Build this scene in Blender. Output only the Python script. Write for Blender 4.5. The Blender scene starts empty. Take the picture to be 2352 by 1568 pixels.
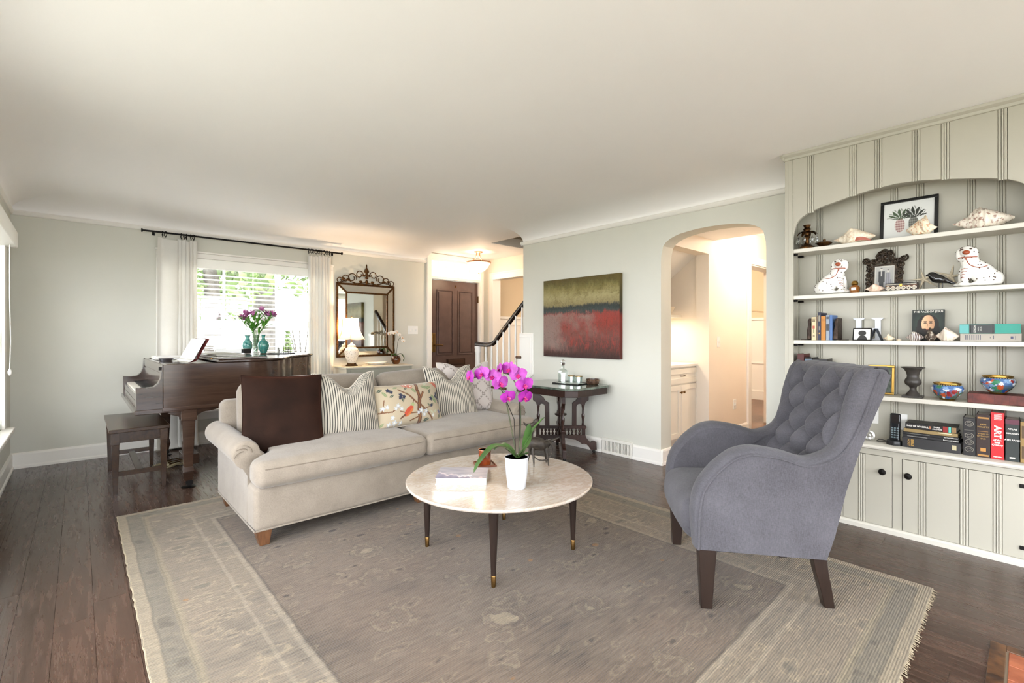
import bpy, bmesh, math, random
from mathutils import Vector, Matrix
R = math.radians
PI = math.pi
scene = bpy.context.scene
col = scene.collection
rnd = random.Random(7)

# ------------------------------------------------------------------ camera, world, light, exposure
FPX, W_PX = 1086.0, 2352.0
cam_d = bpy.data.cameras.new('camera')
cam = bpy.data.objects.new('camera', cam_d)
col.objects.link(cam)
cam_d.sensor_width = 36.0
cam_d.lens = FPX / W_PX * 36.0
cam_d.shift_y = -16.0 / W_PX
cam_d.clip_start = 0.02
cam.location = (0, 0, 1.2)
cam.rotation_euler = (R(90), 0, R(47.5 - 90))
scene.camera = cam

SKY_STRENGTH = 4.6
world = bpy.data.worlds.new('daylight'); scene.world = world
world.use_nodes = True
bgn = world.node_tree.nodes['Background']
bgn.inputs[0].default_value = (0.91, 0.945, 1.0, 1)
bgn.inputs[1].default_value = SKY_STRENGTH
scene.view_settings.view_transform = 'Standard'
scene.view_settings.look = 'None'
scene.view_settings.gamma = 1.0
scene.view_settings.use_curve_mapping = False
scene.view_settings.exposure = 1.64
scene.cycles.use_denoising = True
scene.cycles.max_bounces = 7
scene.cycles.diffuse_bounces = 4
scene.cycles.use_adaptive_sampling = True
scene.cycles.adaptive_threshold = 0.05
scene.cycles.adaptive_min_samples = 16
scene.cycles.glossy_bounces = 3
scene.cycles.transparent_max_bounces = 12
scene.cycles.caustics_reflective = False
scene.cycles.caustics_refractive = False
scene.cycles.sample_clamp_indirect = 8.0

def portal(loc, rot, sx, sy):
    d = bpy.data.lights.new('window_portal', 'AREA'); d.shape = 'RECTANGLE'; d.size = sx; d.size_y = sy
    d.cycles.is_portal = True
    o = bpy.data.objects.new('window_portal', d); col.objects.link(o); o.location = loc; o.rotation_euler = rot
portal((1.515, 6.16, 1.16), (R(-90), 0, 0), 1.67, 1.55)
portal((-0.50, 4.82, 1.20), (0, R(-90), 0), 1.5, 1.3)
portal((-0.50, 0.45, 1.20), (0, R(-90), 0), 1.8, 5.3)
portal((0.55, -2.55, 1.20), (R(90), 0, 0), 1.8, 2.2)
portal((2.75, -2.55, 1.20), (R(90), 0, 0), 1.8, 2.2)

# ------------------------------------------------------------------ helpers
def lin(c): return c / 12.92 if c <= 0.04045 else ((c + 0.055) / 1.055) ** 2.4
def C(h, a=1.0):
    h = h.lstrip('#')
    return tuple(lin(int(h[i:i + 2], 16) / 255.0) for i in (0, 2, 4)) + (a,)
def mixc(a, b, t): return tuple(a[i] * (1 - t) + b[i] * t for i in range(3)) + (1,)
def clamp(x, a=0.0, b=1.0): return a if x < a else b if x > b else x
def sstep(a, b, x):
    t = clamp((x - a) / (b - a)); return t * t * (3 - 2 * t)
def lerp(a, b, t): return a + (b - a) * t
def interp(tab, x):
    if x <= tab[0][0]: return tab[0][1]
    for (a, va), (b, vb) in zip(tab, tab[1:]):
        if x <= b: return va + (vb - va) * (x - a) / (b - a)
    return tab[-1][1]
def smooth_path(pts, n=6, closed=False):
    P = [Vector(p) for p in pts]; out = []; N = len(P)
    rng = range(N) if closed else range(N - 1)
    for i in rng:
        if closed: p0, p1, p2, p3 = P[(i - 1) % N], P[i], P[(i + 1) % N], P[(i + 2) % N]
        else: p0, p1, p2, p3 = P[max(i - 1, 0)], P[i], P[i + 1], P[min(i + 2, N - 1)]
        for k in range(n):
            t = k / n
            out.append(0.5 * ((2 * p1) + (p2 - p0) * t + (2 * p0 - 5 * p1 + 4 * p2 - p3) * t * t + (3 * p1 - p0 - 3 * p2 + p3) * t ** 3))
    if not closed: out.append(P[-1])
    return out

class NT:
    def __init__(s, m):
        m.use_nodes = True; s.t = m.node_tree; s.b = s.t.nodes['Principled BSDF']; s.out = s.t.nodes['Material Output']
    def n(s, typ, ins=None, **kw):
        nd = s.t.nodes.new('ShaderNode' + typ)
        for k, v in kw.items(): setattr(nd, k, v)
        for k, v in (ins or {}).items(): s.set(nd.inputs[k], v)
        return nd
    def set(s, inp, v):
        if isinstance(v, bpy.types.NodeSocket): s.t.links.new(v, inp)
        else: inp.default_value = v
    def coord(s, kind='Object', scale=(1, 1, 1), loc=(0, 0, 0), rot=(0, 0, 0)):
        tc = s.n('TexCoord'); mp = s.n('Mapping', {'Vector': tc.outputs[kind], 'Scale': scale, 'Location': loc, 'Rotation': rot})
        return mp.outputs[0]
    def noise(s, vec, scale, detail=3, rough=0.5, dist=0):
        return s.n('TexNoise', {'Vector': vec, 'Scale': scale, 'Detail': detail, 'Roughness': rough, 'Distortion': dist}).outputs['Fac']
    def ramp(s, fac, stops, interp='LINEAR'):
        nd = s.n('ValToRGB', {'Fac': fac}); cr = nd.color_ramp; cr.interpolation = interp
        while len(cr.elements) < len(stops): cr.elements.new(0.5)
        for e, (p, c) in zip(cr.elements, stops):
            e.position = p; e.color = c if len(c) == 4 else tuple(c) + (1,)
        return nd.outputs[0]
    def mix(s, f, a, b, mode='MIX'):
        nd = s.n('Mix', data_type='RGBA', blend_type=mode)
        s.set(nd.inputs[0], f); s.set(nd.inputs[6], a); s.set(nd.inputs[7], b); return nd.outputs[2]
    def math(s, op, a, b=0.0, c=0.0):
        nd = s.n('Math', operation=op); s.set(nd.inputs[0], a); s.set(nd.inputs[1], b); s.set(nd.inputs[2], c); return nd.outputs[0]
    def bump(s, h, strength=0.3, dist=0.01):
        b = s.n('Bump', {'Height': h, 'Strength': strength, 'Distance': dist}); s.t.links.new(b.outputs[0], s.b.inputs['Normal'])

MATS = {}
def pm(name, color='#808080', rough=0.5, metal=0.0, spec=0.5, coat=0.0, sheen=0.0, emit=None, estr=0.0, trans=0.0, ior=1.45, alpha=1.0, fn=None, sub=0.0):
    if name in MATS: return MATS[name]
    m = bpy.data.materials.new(name); nt = NT(m); b = nt.b
    b.inputs['Base Color'].default_value = C(color) if isinstance(color, str) else color
    b.inputs['Roughness'].default_value = rough; b.inputs['Metallic'].default_value = metal
    b.inputs['Specular IOR Level'].default_value = spec; b.inputs['Coat Weight'].default_value = coat
    b.inputs['Coat Roughness'].default_value = 0.08
    b.inputs['Sheen Weight'].default_value = sheen; b.inputs['Transmission Weight'].default_value = trans
    b.inputs['IOR'].default_value = ior; b.inputs['Alpha'].default_value = alpha
    if emit: b.inputs['Emission Color'].default_value = C(emit) if isinstance(emit, str) else emit; b.inputs['Emission Strength'].default_value = estr
    if fn: fn(nt)
    MATS[name] = m; return m
def base(nt, sock): nt.t.links.new(sock, nt.b.inputs['Base Color'])
def f_wood(c1, c2, axis='x', scale=1.0, gloss=None):
    def fn(nt):
        s = {'x': (1.2, 14, 14), 'y': (14, 1.2, 14), 'z': (14, 14, 1.2)}[axis]
        s = tuple(k * scale for k in s)
        oi = nt.n('ObjectInfo')
        v = nt.coord('Object', s)
        off = nt.n('VectorMath', operation='ADD'); nt.set(off.inputs[0], v)
        cm = nt.n('CombineXYZ', {0: nt.math('MULTIPLY', oi.outputs['Random'], 37.0), 1: nt.math('MULTIPLY', oi.outputs['Random'], 91.0), 2: 0.0})
        nt.set(off.inputs[1], cm.outputs[0]); v = off.outputs[0]
        n1 = nt.noise(v, 1.9, 5, 0.6, 0.55); n2 = nt.noise(v, 7, 3, 0.6, 0.2)
        f = nt.math('ADD', nt.math('MULTIPLY', n1, 0.75), nt.math('MULTIPLY', n2, 0.3))
        c = nt.ramp(f, [(0.28, C(c1)), (0.78, C(c2))])
        j = nt.math('MULTIPLY_ADD', oi.outputs['Random'], 0.35, 0.82)
        hs = nt.n('HueSaturation', {'Color': c, 'Value': j}); base(nt, hs.outputs[0])
        nt.bump(f, 0.12, 0.004)
        if gloss: nt.t.links.new(nt.math('MULTIPLY_ADD', f, gloss[1] - gloss[0], gloss[0]), nt.b.inputs['Roughness'])
    return fn
def f_noise(c1, c2, scale=6, bump=0.0, detail=4, stretch=(1, 1, 1), lo=0.35, hi=0.65, bscale=None, bd=0.01):
    def fn(nt):
        v = nt.coord('Object', stretch); n = nt.noise(v, scale, detail, 0.55)
        base(nt, nt.ramp(n, [(lo, C(c1)), (hi, C(c2))]))
        if bump: nt.bump(nt.noise(v, bscale or scale, 3, 0.6), bump, bd)
    return fn
def f_fabric(c1, c2, weave=420, bump=0.35, mottled=9):
    def fn(nt):
        v = nt.coord('Object'); a = nt.noise(nt.coord('Object', (1, 1, 6)), weave * 0.28, 2, 0.6); b = nt.noise(nt.coord('Object', (6, 6, 1)), weave * 0.28, 2, 0.6)
        f = nt.math('MULTIPLY_ADD', nt.noise(v, mottled, 3), 0.35, nt.math('MULTIPLY', nt.math('ADD', a, b), 0.33))
        base(nt, nt.ramp(f, [(0.36, C(c1)), (0.66, C(c2))]))
        nt.bump(nt.math('ADD', a, b), bump, 0.0015)
    return fn
def f_attr(rough_bump=0.0, scale=200):
    def fn(nt):
        at = nt.n('Attribute', attribute_name='Col'); base(nt, at.outputs['Color'])
        if rough_bump: nt.bump(nt.noise(nt.coord('Object'), scale, 2), rough_bump, 0.002)
    return fn

class MB:
    """collects shapes, builds ONE mesh object"""
    def __init__(s, m=None): s.v = []; s.f = []; s.m = m
    def add(s, vs, fs):
        o = len(s.v)
        s.v += [(s.m @ Vector(p)) if s.m else Vector(p) for p in vs]
        s.f += [tuple(i + o for i in f) for f in fs]; return s
    def box(s, x0, x1, y0, y1, z0, z1):
        vs = [(x, y, z) for z in (z0, z1) for y in (y0, y1) for x in (x0, x1)]
        return s.add(vs, [(0, 2, 3, 1), (4, 5, 7, 6), (0, 1, 5, 4), (2, 6, 7, 3), (0, 4, 6, 2), (1, 3, 7, 5)])
    def prism(s, poly, axis, a0, a1):
        """poly: 2-D points in the other two axes (in xyz order)"""
        def mk(p, a): return {'x': (a, p[0], p[1]), 'y': (p[0], a, p[1]), 'z': (p[0], p[1], a)}[axis]
        n = len(poly); vs = [mk(p, a0) for p in poly] + [mk(p, a1) for p in poly]
        ar = sum(poly[i][0] * poly[(i + 1) % n][1] - poly[(i + 1) % n][0] * poly[i][1] for i in range(n))
        flip = (ar < 0) != (axis == 'y')
        if a1 < a0: flip = not flip
        fs = [tuple(reversed(range(n))), tuple(range(n, 2 * n))] + [(i, (i + 1) % n, n + (i + 1) % n, n + i) for i in range(n)]
        if flip: fs = [tuple(reversed(f)) for f in fs]
        return s.add(vs, fs)
    def taper(s, cx, cy, z0, w0, d0, z1, w1, d1, ox=0, oy=0):
        vs = []
        for z, w, d, x, y in ((z0, w0, d0, cx, cy), (z1, w1, d1, cx + ox, cy + oy)):
            vs += [(x - w / 2, y - d / 2, z), (x + w / 2, y - d / 2, z), (x + w / 2, y + d / 2, z), (x - w / 2, y + d / 2, z)]
        return s.add(vs, [(3, 2, 1, 0), (4, 5, 6, 7)] + [(i, (i + 1) % 4, 4 + (i + 1) % 4, 4 + i) for i in range(4)])
    def lathe(s, prof, c=(0, 0, 0), n=28, axis='z', sq=None):
        vs = []; fs = []
        for r, h in prof:
            for k in range(n):
                a = 2 * PI * k / n; x, y = r * math.cos(a), r * math.sin(a)
                p = {'z': (x, y, h), 'x': (h, x, y), 'y': (y, h, x)}[axis]
                vs.append((c[0] + p[0], c[1] + p[1], c[2] + p[2]))
        for i in range(len(prof) - 1):
            for k in range(n):
                a, b = i * n + k, i * n + (k + 1) % n; fs.append((a, b, b + n, a + n))
        if prof[0][0] > 1e-6: fs.append(tuple(reversed(range(n))))
        if prof[-1][0] > 1e-6: fs.append(tuple(range((len(prof) - 1) * n, len(prof) * n)))
        return s.add(vs, fs)
    def cyl(s, p0, p1, r0, r1=None, n=16): return s.tube([p0, p1], [r0, r0 if r1 is None else r1], n)
    def tube(s, pts, r, n=8, closed=False, flat=1.0, up=None):
        P = [Vector(p) for p in pts]; N = len(P); rr = r if isinstance(r, (list, tuple)) else [r] * N
        vs = []; fs = []; prev = None
        for i in range(N):
            if closed: t = P[(i + 1) % N] - P[(i - 1) % N]
            else: t = P[min(i + 1, N - 1)] - P[max(i - 1, 0)]
            t = t.normalized() if t.length > 1e-9 else Vector((0, 0, 1))
            if prev is None:
                q = Vector(up) if up else (Vector((0, 0, 1)) if abs(t.z) < 0.9 else Vector((1, 0, 0)))
                u = (q - t * q.dot(t)).normalized()
            else: u = (prev - t * prev.dot(t)); u = u.normalized() if u.length > 1e-9 else prev
            prev = u; w = t.cross(u)
            for k in range(n):
                a = 2 * PI * k / n; vs.append(P[i] + (u * math.cos(a) * flat + w * math.sin(a)) * rr[i])
        for i in range(N if closed else N - 1):
            for k in range(n):
                a, b = i * n + k, i * n + (k + 1) % n; c, d = ((i + 1) % N) * n + (k + 1) % n, ((i + 1) % N) * n + k
                fs.append((a, b, c, d))
        if not closed: fs += [tuple(reversed(range(n))), tuple(range((N - 1) * n, N * n))]
        return s.add(vs, fs)
    def ell(s, c, r, nu=16, nv=10):
        vs = [(c[0], c[1], c[2] - r[2])]; fs = []
        for j in range(1, nv):
            ph = -PI / 2 + PI * j / nv
            for k in range(nu):
                a = 2 * PI * k / nu; vs.append((c[0] + r[0] * math.cos(ph) * math.cos(a), c[1] + r[1] * math.cos(ph) * math.sin(a), c[2] + r[2] * math.sin(ph)))
        vs.append((c[0], c[1], c[2] + r[2])); L = len(vs) - 1
        for k in range(nu): fs.append((0, 1 + (k + 1) % nu, 1 + k)); fs.append((L, L - nu + k, L - nu + (k + 1) % nu))
        for j in range(nv - 2):
            for k in range(nu):
                a, b = 1 + j * nu + k, 1 + j * nu + (k + 1) % nu; fs.append((a, b, b + nu, a + nu))
        return s.add(vs, fs)
    def grid(s, fn, nu, nv, cu=False, cv=False, flip=False):
        U, V = (nu if cu else nu + 1), (nv if cv else nv + 1)
        vs = [fn(i / nu, j / nv) for j in range(V) for i in range(U)]; fs = []
        for j in range(nv):
            for i in range(nu):
                a, b = j * U + i, j * U + (i + 1) % U; c, d = ((j + 1) % V) * U + (i + 1) % U, ((j + 1) % V) * U + i
                fs.append((d, c, b, a) if flip else (a, b, c, d))
        return s.add(vs, fs)
    def rbox(s, c, h, r, n=6, puff=(0, 0, 0), warp=None, k=4):
        """soft rounded box: centre, half sizes, corner radius, n middle steps, puff outward per axis"""
        idx = {}; vs = []; fs = []; X = []
        for i in range(3):
            e = [-h[i] + r * (1 - math.tan(PI / 4 * (1 - j / k))) for j in range(k)]
            X.append(e + [-(h[i] - r) + 2 * (h[i] - r) * j / n for j in range(n + 1)] + [-q for q in reversed(e)])
        N = len(X[0]) - 1
        def vid(t):
            if t in idx: return idx[t]
            P = [X[i][t[i]] for i in range(3)]
            q = [clamp(P[i], -(h[i] - r), h[i] - r) for i in range(3)]
            d = Vector([P[i] - q[i] for i in range(3)])
            if d.length > 1e-9: d.normalize()
            o = [q[i] + d[i] * r for i in range(3)]
            b = [1 - min(1, abs(o[i]) / h[i]) ** 2 for i in range(3)]
            o = Vector((o[0] + puff[0] * b[1] * b[2] * o[0] / h[0], o[1] + puff[1] * b[0] * b[2] * o[1] / h[1], o[2] + puff[2] * b[0] * b[1] * o[2] / h[2]))
            if warp: o = Vector(warp(o))
            idx[t] = len(vs); vs.append((o[0] + c[0], o[1] + c[1], o[2] + c[2])); return idx[t]
        for ax in range(3):
            for sg in (0, N):
                for i in range(N):
                    for j in range(N):
                        quad = []
                        for (di, dj) in ((0, 0), (1, 0), (1, 1), (0, 1)):
                            t = [0, 0, 0]; t[ax] = sg; t[(ax + 1) % 3] = i + di; t[(ax + 2) % 3] = j + dj; quad.append(vid(tuple(t)))
                        fs.append(tuple(quad) if sg else tuple(reversed(quad)))
        return s.add(vs, fs)
    def build(s, name, mat, parent=None, smooth=35, bevel=0.0, seg=2, sub=0, cols=None):
        me = bpy.data.meshes.new(name); me.from_pydata([tuple(p) for p in s.v], [], s.f); me.update()
        if smooth:
            me.polygons.foreach_set('use_smooth', [True] * len(me.polygons)); me.set_sharp_from_angle(angle=R(smooth))
        if cols:
            at = me.color_attributes.new('Col', 'FLOAT_COLOR', 'POINT')
            flat = [x for c in cols for x in (tuple(c) + (1,))[:4]]
            at.data.foreach_set('color', flat)
        if mat: me.materials.append(mat)
        return link(name, me, parent, bevel, seg, sub)
def link(name, me, parent=None, bevel=0, seg=2, sub=0):
    o = bpy.data.objects.new(name, me); col.objects.link(o)
    if parent: o.parent = parent
    if bevel:
        b = o.modifiers.new('bevel', 'BEVEL'); b.width = bevel; b.segments = seg; b.limit_method = 'ANGLE'; b.angle_limit = R(40)
    if sub:
        b = o.modifiers.new('subsurf', 'SUBSURF'); b.levels = sub; b.render_levels = sub
    return o
def tag(o, label, cat, group=None):
    o['label'] = label; o['category'] = cat
    if group: o['group'] = group
    return o
def thing(name, label, cat, loc=(0, 0, 0), rz=0.0, group=None):
    o = bpy.data.objects.new(name, None); o.empty_display_size = 0.05; col.objects.link(o)
    o.location = loc; o.rotation_euler = (0, 0, rz)
    return tag(o, label, cat, group)
def struct(o): o['kind'] = 'structure'; return o
def stuff(o): o['kind'] = 'stuff'; return o
def text(name, s, size, mat, parent, loc, rot, ext=0.0006, align='CENTER', sx=1.0, bold=0.0):
    cu = bpy.data.curves.new(name, 'FONT'); cu.body = s; cu.size = size; cu.extrude = ext; cu.align_x = align; cu.align_y = 'CENTER'; cu.offset = bold
    tmp = bpy.data.objects.new(name, cu); col.objects.link(tmp)
    dg = bpy.context.evaluated_depsgraph_get()
    me = bpy.data.meshes.new_from_object(tmp.evaluated_get(dg)); bpy.data.objects.remove(tmp)
    me.materials.clear(); me.materials.append(mat); me.name = name
    o = link(name, me, parent); o.location = loc; o.rotation_euler = rot; o.scale = (sx, 1, 1)
    return o
def paint_grid(fn, colfn, nu, nv, name, mat, parent=None, smooth=60):
    """grid surface fn(u,v) whose print is colfn(u,v) (flat pattern of the thing itself)"""
    mb = MB(); mb.grid(fn, nu, nv)
    cols = [colfn(i / nu, j / nv) for j in range(nv + 1) for i in range(nu + 1)]
    return mb.build(name, mat, parent, smooth, cols=cols)
def seg_d(px, py, ax, ay, bx, by):
    dx, dy = bx - ax, by - ay; L = dx * dx + dy * dy
    t = clamp(((px - ax) * dx + (py - ay) * dy) / L) if L else 0
    return math.hypot(px - ax - t * dx, py - ay - t * dy), t

# ------------------------------------------------------------------ shared materials
def f_wall(c, var=0.03):
    def fn(nt):
        n = nt.noise(nt.coord('Object'), 1.3, 3); a = C(c); lo = tuple(k * (1 - var) for k in a[:3]); hi = tuple(min(1, k * (1 + var)) for k in a[:3])
        base(nt, nt.ramp(n, [(0.3, lo), (0.7, hi)])); nt.bump(nt.noise(nt.coord('Object'), 140, 2), 0.05, 0.002)
    return fn
m_wall = pm('wall_paint', rough=0.6, fn=f_wall('#d3d2c7'))
m_ceil = pm('ceiling_paint', rough=0.7, fn=f_wall('#faf8f6', 0.01))
m_trim = pm('white_trim', '#eeebe4', 0.35)
m_hall = pm('hall_paint', rough=0.6, fn=f_wall('#e9ded0'))
m_beige = pm('dining_paint', rough=0.6, fn=f_wall('#cdbb9c'))
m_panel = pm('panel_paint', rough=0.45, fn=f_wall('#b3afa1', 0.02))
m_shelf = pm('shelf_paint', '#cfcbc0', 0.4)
m_floor = pm('floor_oak', rough=0.22, spec=0.65, fn=f_wood('#2e2018', '#574034', 'y', 1.5, (0.02, 0.46)))
m_mahog = pm('mahogany', rough=0.2, coat=0.3, fn=f_wood('#2a1a13', '#4f3626', 'x', 1.3))
m_walnut = pm('walnut', rough=0.25, fn=f_wood('#251811', '#45301f', 'y', 1.3))
m_dkwood = pm('dark_wood', rough=0.3, fn=f_wood('#20130e', '#3f2820', 'z', 1.5))
m_espresso = pm('espresso_wood', rough=0.3, fn=f_wood('#1c1411', '#2e221c', 'z', 1.2))
m_brass = pm('brass', '#80623a', 0.32, 1.0)
m_bronze = pm('antique_bronze', rough=0.4, metal=0.85, fn=f_noise('#37230f', '#664523', 60, 0.3))
m_black = pm('black_iron', '#15120f', 0.4, 0.6)
m_blackp = pm('black_plastic', '#161616', 0.35)
m_white = pm('white_gloss', '#f1f0ec', 0.2)
m_paper = pm('paper', '#e9e6dc', 0.7)
m_gold = pm('gold_leaf', '#a07e40', 0.35, 1.0)
m_mirror = pm('mirror_glass', '#e8ece8', 0.02, 1.0)
def thin_glass(name, tint='#ffffff', gl=0.07):
    m = bpy.data.materials.new(name); nt = NT(m)
    t = nt.n('BsdfTransparent', {'Color': C(tint)}); g = nt.n('BsdfGlossy', {'Roughness': 0.02})
    mx = nt.n('MixShader', {0: gl, 1: t.outputs[0], 2: g.outputs[0]}); nt.t.links.new(mx.outputs[0], nt.out.inputs[0]); return m
m_pane = thin_glass('window_glass')
m_glass = thin_glass('clear_glass', '#eef4f2', 0.2)
m_print = pm('print', rough=0.55, fn=f_attr())
m_printf = pm('printed_fabric', rough=0.85, sheen=0.2, fn=f_attr(0.3, 420))
m_gprint = pm('glazed_print', rough=0.15, coat=0.4, fn=f_attr())
# ================================================================== THE SETTING
XL, YF, XP, XB, ZC = -0.45, 6.12, 3.95, 3.61, 2.44
YB = -2.6
def boxes(name, mat, lst, parent=None, bevel=0, smooth=0):
    mb = MB()
    for k, b in enumerate(lst):
        e = 0.0004 * k if parent else 0.0        # overlapping joints of one part never share a face
        mb.box(b[0] + e, b[1] - e, b[2] + e, b[3] - e, b[4] + e, b[5] - e) if min(b[1] - b[0], b[3] - b[2], b[5] - b[4]) > 3 * e else mb.box(*b)
    return mb.build(name, mat, parent, smooth, bevel)
# ---- floor: boards run along y
floor = struct(boxes('floor', pm('subfloor', '#1a110d', 0.8), [(-0.6, 5.2, YB, 6.3, -0.08, -0.012)]))
r = random.Random(3)
i = 0; x = XL
while x < 5.06:
    w = 0.124; y = YB - r.random() * 1.3
    ymin = YB if x < 3.8 else (1.2 if x < 3.95 else 4.0)
    while y < 6.12:
        L = r.uniform(1.3, 2.7); a, b = max(y, ymin), min(y + L, 6.12)
        if b - a > 0.05:
            mb = MB(); mb.box(-w / 2, w / 2, -(b - a) / 2, (b - a) / 2, -0.012, 0)
            o = mb.build('plank', m_floor, floor, 0); o.location = (x + w / 2, (a + b) / 2, 0)
            bv = o.modifiers.new('bevel', 'BEVEL'); bv.width = 0.0006; bv.segments = 1
        y += L + 0.0008
    x += w + 0.0007
m_floor2 = pm('hall_floor_oak', rough=0.3, fn=f_wood('#4a2a18', '#7d4d2c', 'x', 1.0))
hf = boxes('plank_field', m_floor2, [(4.13 + 0.124 * k, 4.13 + 0.124 * k + 0.1228, 1.0, 6.1, -0.012, 0) for k in range(42) if 4.13 + 0.124 * k > 5.06 or True][:42], floor); stuff(hf)
hf.location.z = -0.0006
struct(boxes('floor', pm('subfloor'), [(5.2, 9.5, 1.0, 6.3, -0.08, -0.013)])).name = 'floor_dining'
boxes('arch_threshold', m_floor2, [(3.95, 4.13, 1.38, 2.28, -0.012, 0.0002)], floor)

# ---- walls
wf = struct(boxes('wall_far', m_wall, [(-0.6, 0.68, YF, 6.30, 0, ZC), (0.68, 2.35, YF, 6.30, 0, 0.38), (0.68, 2.35, YF, 6.30, 2.03, ZC), (2.35, 3.94, YF, 6.30, 0, ZC),
    (3.94, 4.87, YF, 6.30, 2.36, ZC), (4.87, 5.06, YF, 6.30, 0, ZC)]))
struct(boxes('wall_left', m_wall, [(-0.60, XL, YB, -2.2, 0, ZC), (-0.60, XL, -2.2, 3.1, 0, 0.3), (-0.60, XL, -2.2, 3.1, 2.1, ZC), (-0.60, XL, 3.1, 4.15, 0, ZC),
    (-0.60, XL, 4.15, 5.47, 0, 0.45), (-0.60, XL, 4.15, 5.47, 2.0, ZC), (-0.60, XL, 5.47, YF, 0, ZC)]))
struct(boxes('wall_rear', m_wall, [(-0.6, -0.45, YB - 0.15, YB, 0, ZC), (-0.45, 4.1, YB - 0.15, YB, 0, 0.1), (-0.45, 4.1, YB - 0.15, YB, 2.3, ZC), (-0.45, -0.45 + 0.1, YB - 0.15, YB, 0.1, 2.3),
    (1.45, 1.85, YB - 0.15, YB, 0.1, 2.3), (3.65, 4.1, YB - 0.15, YB, 0.1, 2.3)]))
ARCH_W = [(2.282, 1.86), (2.278, 1.93), (2.26, 2.01), (2.235, 2.04), (2.195, 2.066), (2.15, 2.083), (2.103, 2.096), (2.02, 2.108), (1.94, 2.115), (1.83, 2.118)]
aw = ARCH_W + [(3.66 - y, z) for y, z in reversed(ARCH_W[:-1])]
poly = [(1.1, 0), (1.378, 0)] + list(reversed([(y, z) for y, z in aw])) + [(2.282, 0), (4.80, 0), (4.11, 0.60), (4.11, ZC), (1.1, ZC)]
mb = MB(); mb.prism(poly, 'x', XP, 4.13); struct(mb.build('wall_right', m_wall, None, 20))
# wall that carries on past the built-in bookcase, out of view to the rear
struct(boxes('wall_right_rear', m_panel, [(XB, 4.1, YB, -0.10, 0, ZC), (3.86, 4.13, -0.10, 1.1, 0, ZC)]))
# entry hall, stair hall, passage and dining room
struct(boxes('wall_hall', m_hall, [(5.06, 5.2, 2.45, 5.22, 0, ZC), (5.06, 5.2, 5.22, 5.98, 2.12, ZC), (5.06, 5.2, 5.98, 6.12, 0, ZC), (4.13, 5.06, 3.0, 3.06, 0, 2.3)]))
struct(boxes('wall_passage', m_hall, [(4.954, 6.04, 2.30, 2.44, 0, ZC), (4.13, 4.954, 2.30, 2.44, 2.06, ZC), (6.04, 6.9, 2.30, 2.44, 2.06, ZC), (6.9, 9.3, 2.30, 2.44, 0, ZC),
    (4.13, 9.3, 1.05, 1.15, 0, ZC), (9.26, 9.4, 1.05, 2.3, 0, ZC)]))
struct(boxes('wall_dining', m_beige, [(5.2, 9.4, 6.12, 6.3, 1.50, ZC), (9.26, 9.4, 2.44, 6.12, 1.50, ZC), (5.2, 9.26, 2.44, 2.46, 1.5, 1.52)]))
wd = struct(boxes('wall_dining_wainscot', m_trim, [(5.2, 9.4, 6.11, 6.3, 0, 1.50), (9.25, 9.4, 2.44, 6.12, 0, 1.50)]))
boxes('chair_rail', m_trim, [(5.2, 9.26, 6.08, 6.12, 1.47, 1.51), (9.22, 9.26, 2.44, 6.11, 1.47, 1.51)], wd)
boxes('panel_frame', m_trim, [(5.2, 9.26, 6.095, 6.12, 1.36, 1.39), (5.2, 9.26, 6.095, 6.12, 0.66, 0.69), (9.235, 9.26, 2.44, 6.11, 0.66, 0.69), (9.22, 9.26, 2.44, 6.11, 0, 0.16)], wd)
# ---- ceiling with its plaster cove and the stair-well opening
cl = struct(boxes('ceiling', m_ceil, [(-0.6, 3.95, YB - 0.15, 6.3, ZC, 2.56), (3.95, 4.12, 1.0, 6.3, ZC, 2.56), (4.12, 5.2, 4.92, 6.3, ZC, 2.56), (4.12, 5.2, 1.0, 2.30, ZC, 2.56), (5.2, 9.4, 1.0, 6.3, ZC, 2.56), (3.95, 4.1, YB, 1.0, ZC, 2.56)]))
m_well = pm('stairwell_paint', '#b5aa9a', 0.7)
boxes('stair_well', m_well, [(4.12, 5.06, 4.90, 4.92, 2.56, 3.7), (4.10, 4.12, 2.3, 4.92, 2.56, 3.7), (5.06, 5.08, 2.3, 4.92, 2.44, 3.7), (4.1, 5.1, 2.28, 2.30, 2.56, 3.7), (4.1, 5.1, 2.3, 4.92, 3.7, 3.75)], cl)
mb = MB(); mb.prism([(4.13, 2.215), (5.07, 2.215), (5.40, 2.44), (4.13, 2.44)], 'y', 1.15, 2.30); mb.build('stair_bulkhead', m_ceil, cl, 0)
mb = MB(); mb.prism([(2.44, 2.12), (3.0, 1.69), (3.0, 1.75), (2.44, 2.18)], 'x', 4.13, 5.06); mb.build('stair_soffit', m_ceil, cl, 0)
def cove_prof(n=10):
    out = []
    for k in range(n + 1):
        a = PI / 2 * k / n; out.append((0.33 * (1 - math.cos(a)), 2.305 + 0.135 * math.sin(a)))
    return out
cp = cove_prof()
mb = MB(); mb.prism([(YF - o, z) for o, z in cp] + [(YF + 0.01, 2.445), (YF + 0.01, 2.305)], 'x', XL, 3.86); mb.build('ceiling_cove', m_ceil, cl, 30)
mb = MB(); mb.prism([(XL + o, z) for o, z in cp] + [(XL - 0.01, 2.445), (XL - 0.01, 2.305)], 'y', YB, YF); mb.build('ceiling_cove', m_ceil, cl, 30)
mb = MB(); mb.prism([(XP - o, z) for o, z in cp] + [(XP + 0.01, 2.445), (XP + 0.01, 2.305)], 'y', 1.138, 4.11); mb.build('ceiling_cove', m_ceil, cl, 30)
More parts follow.
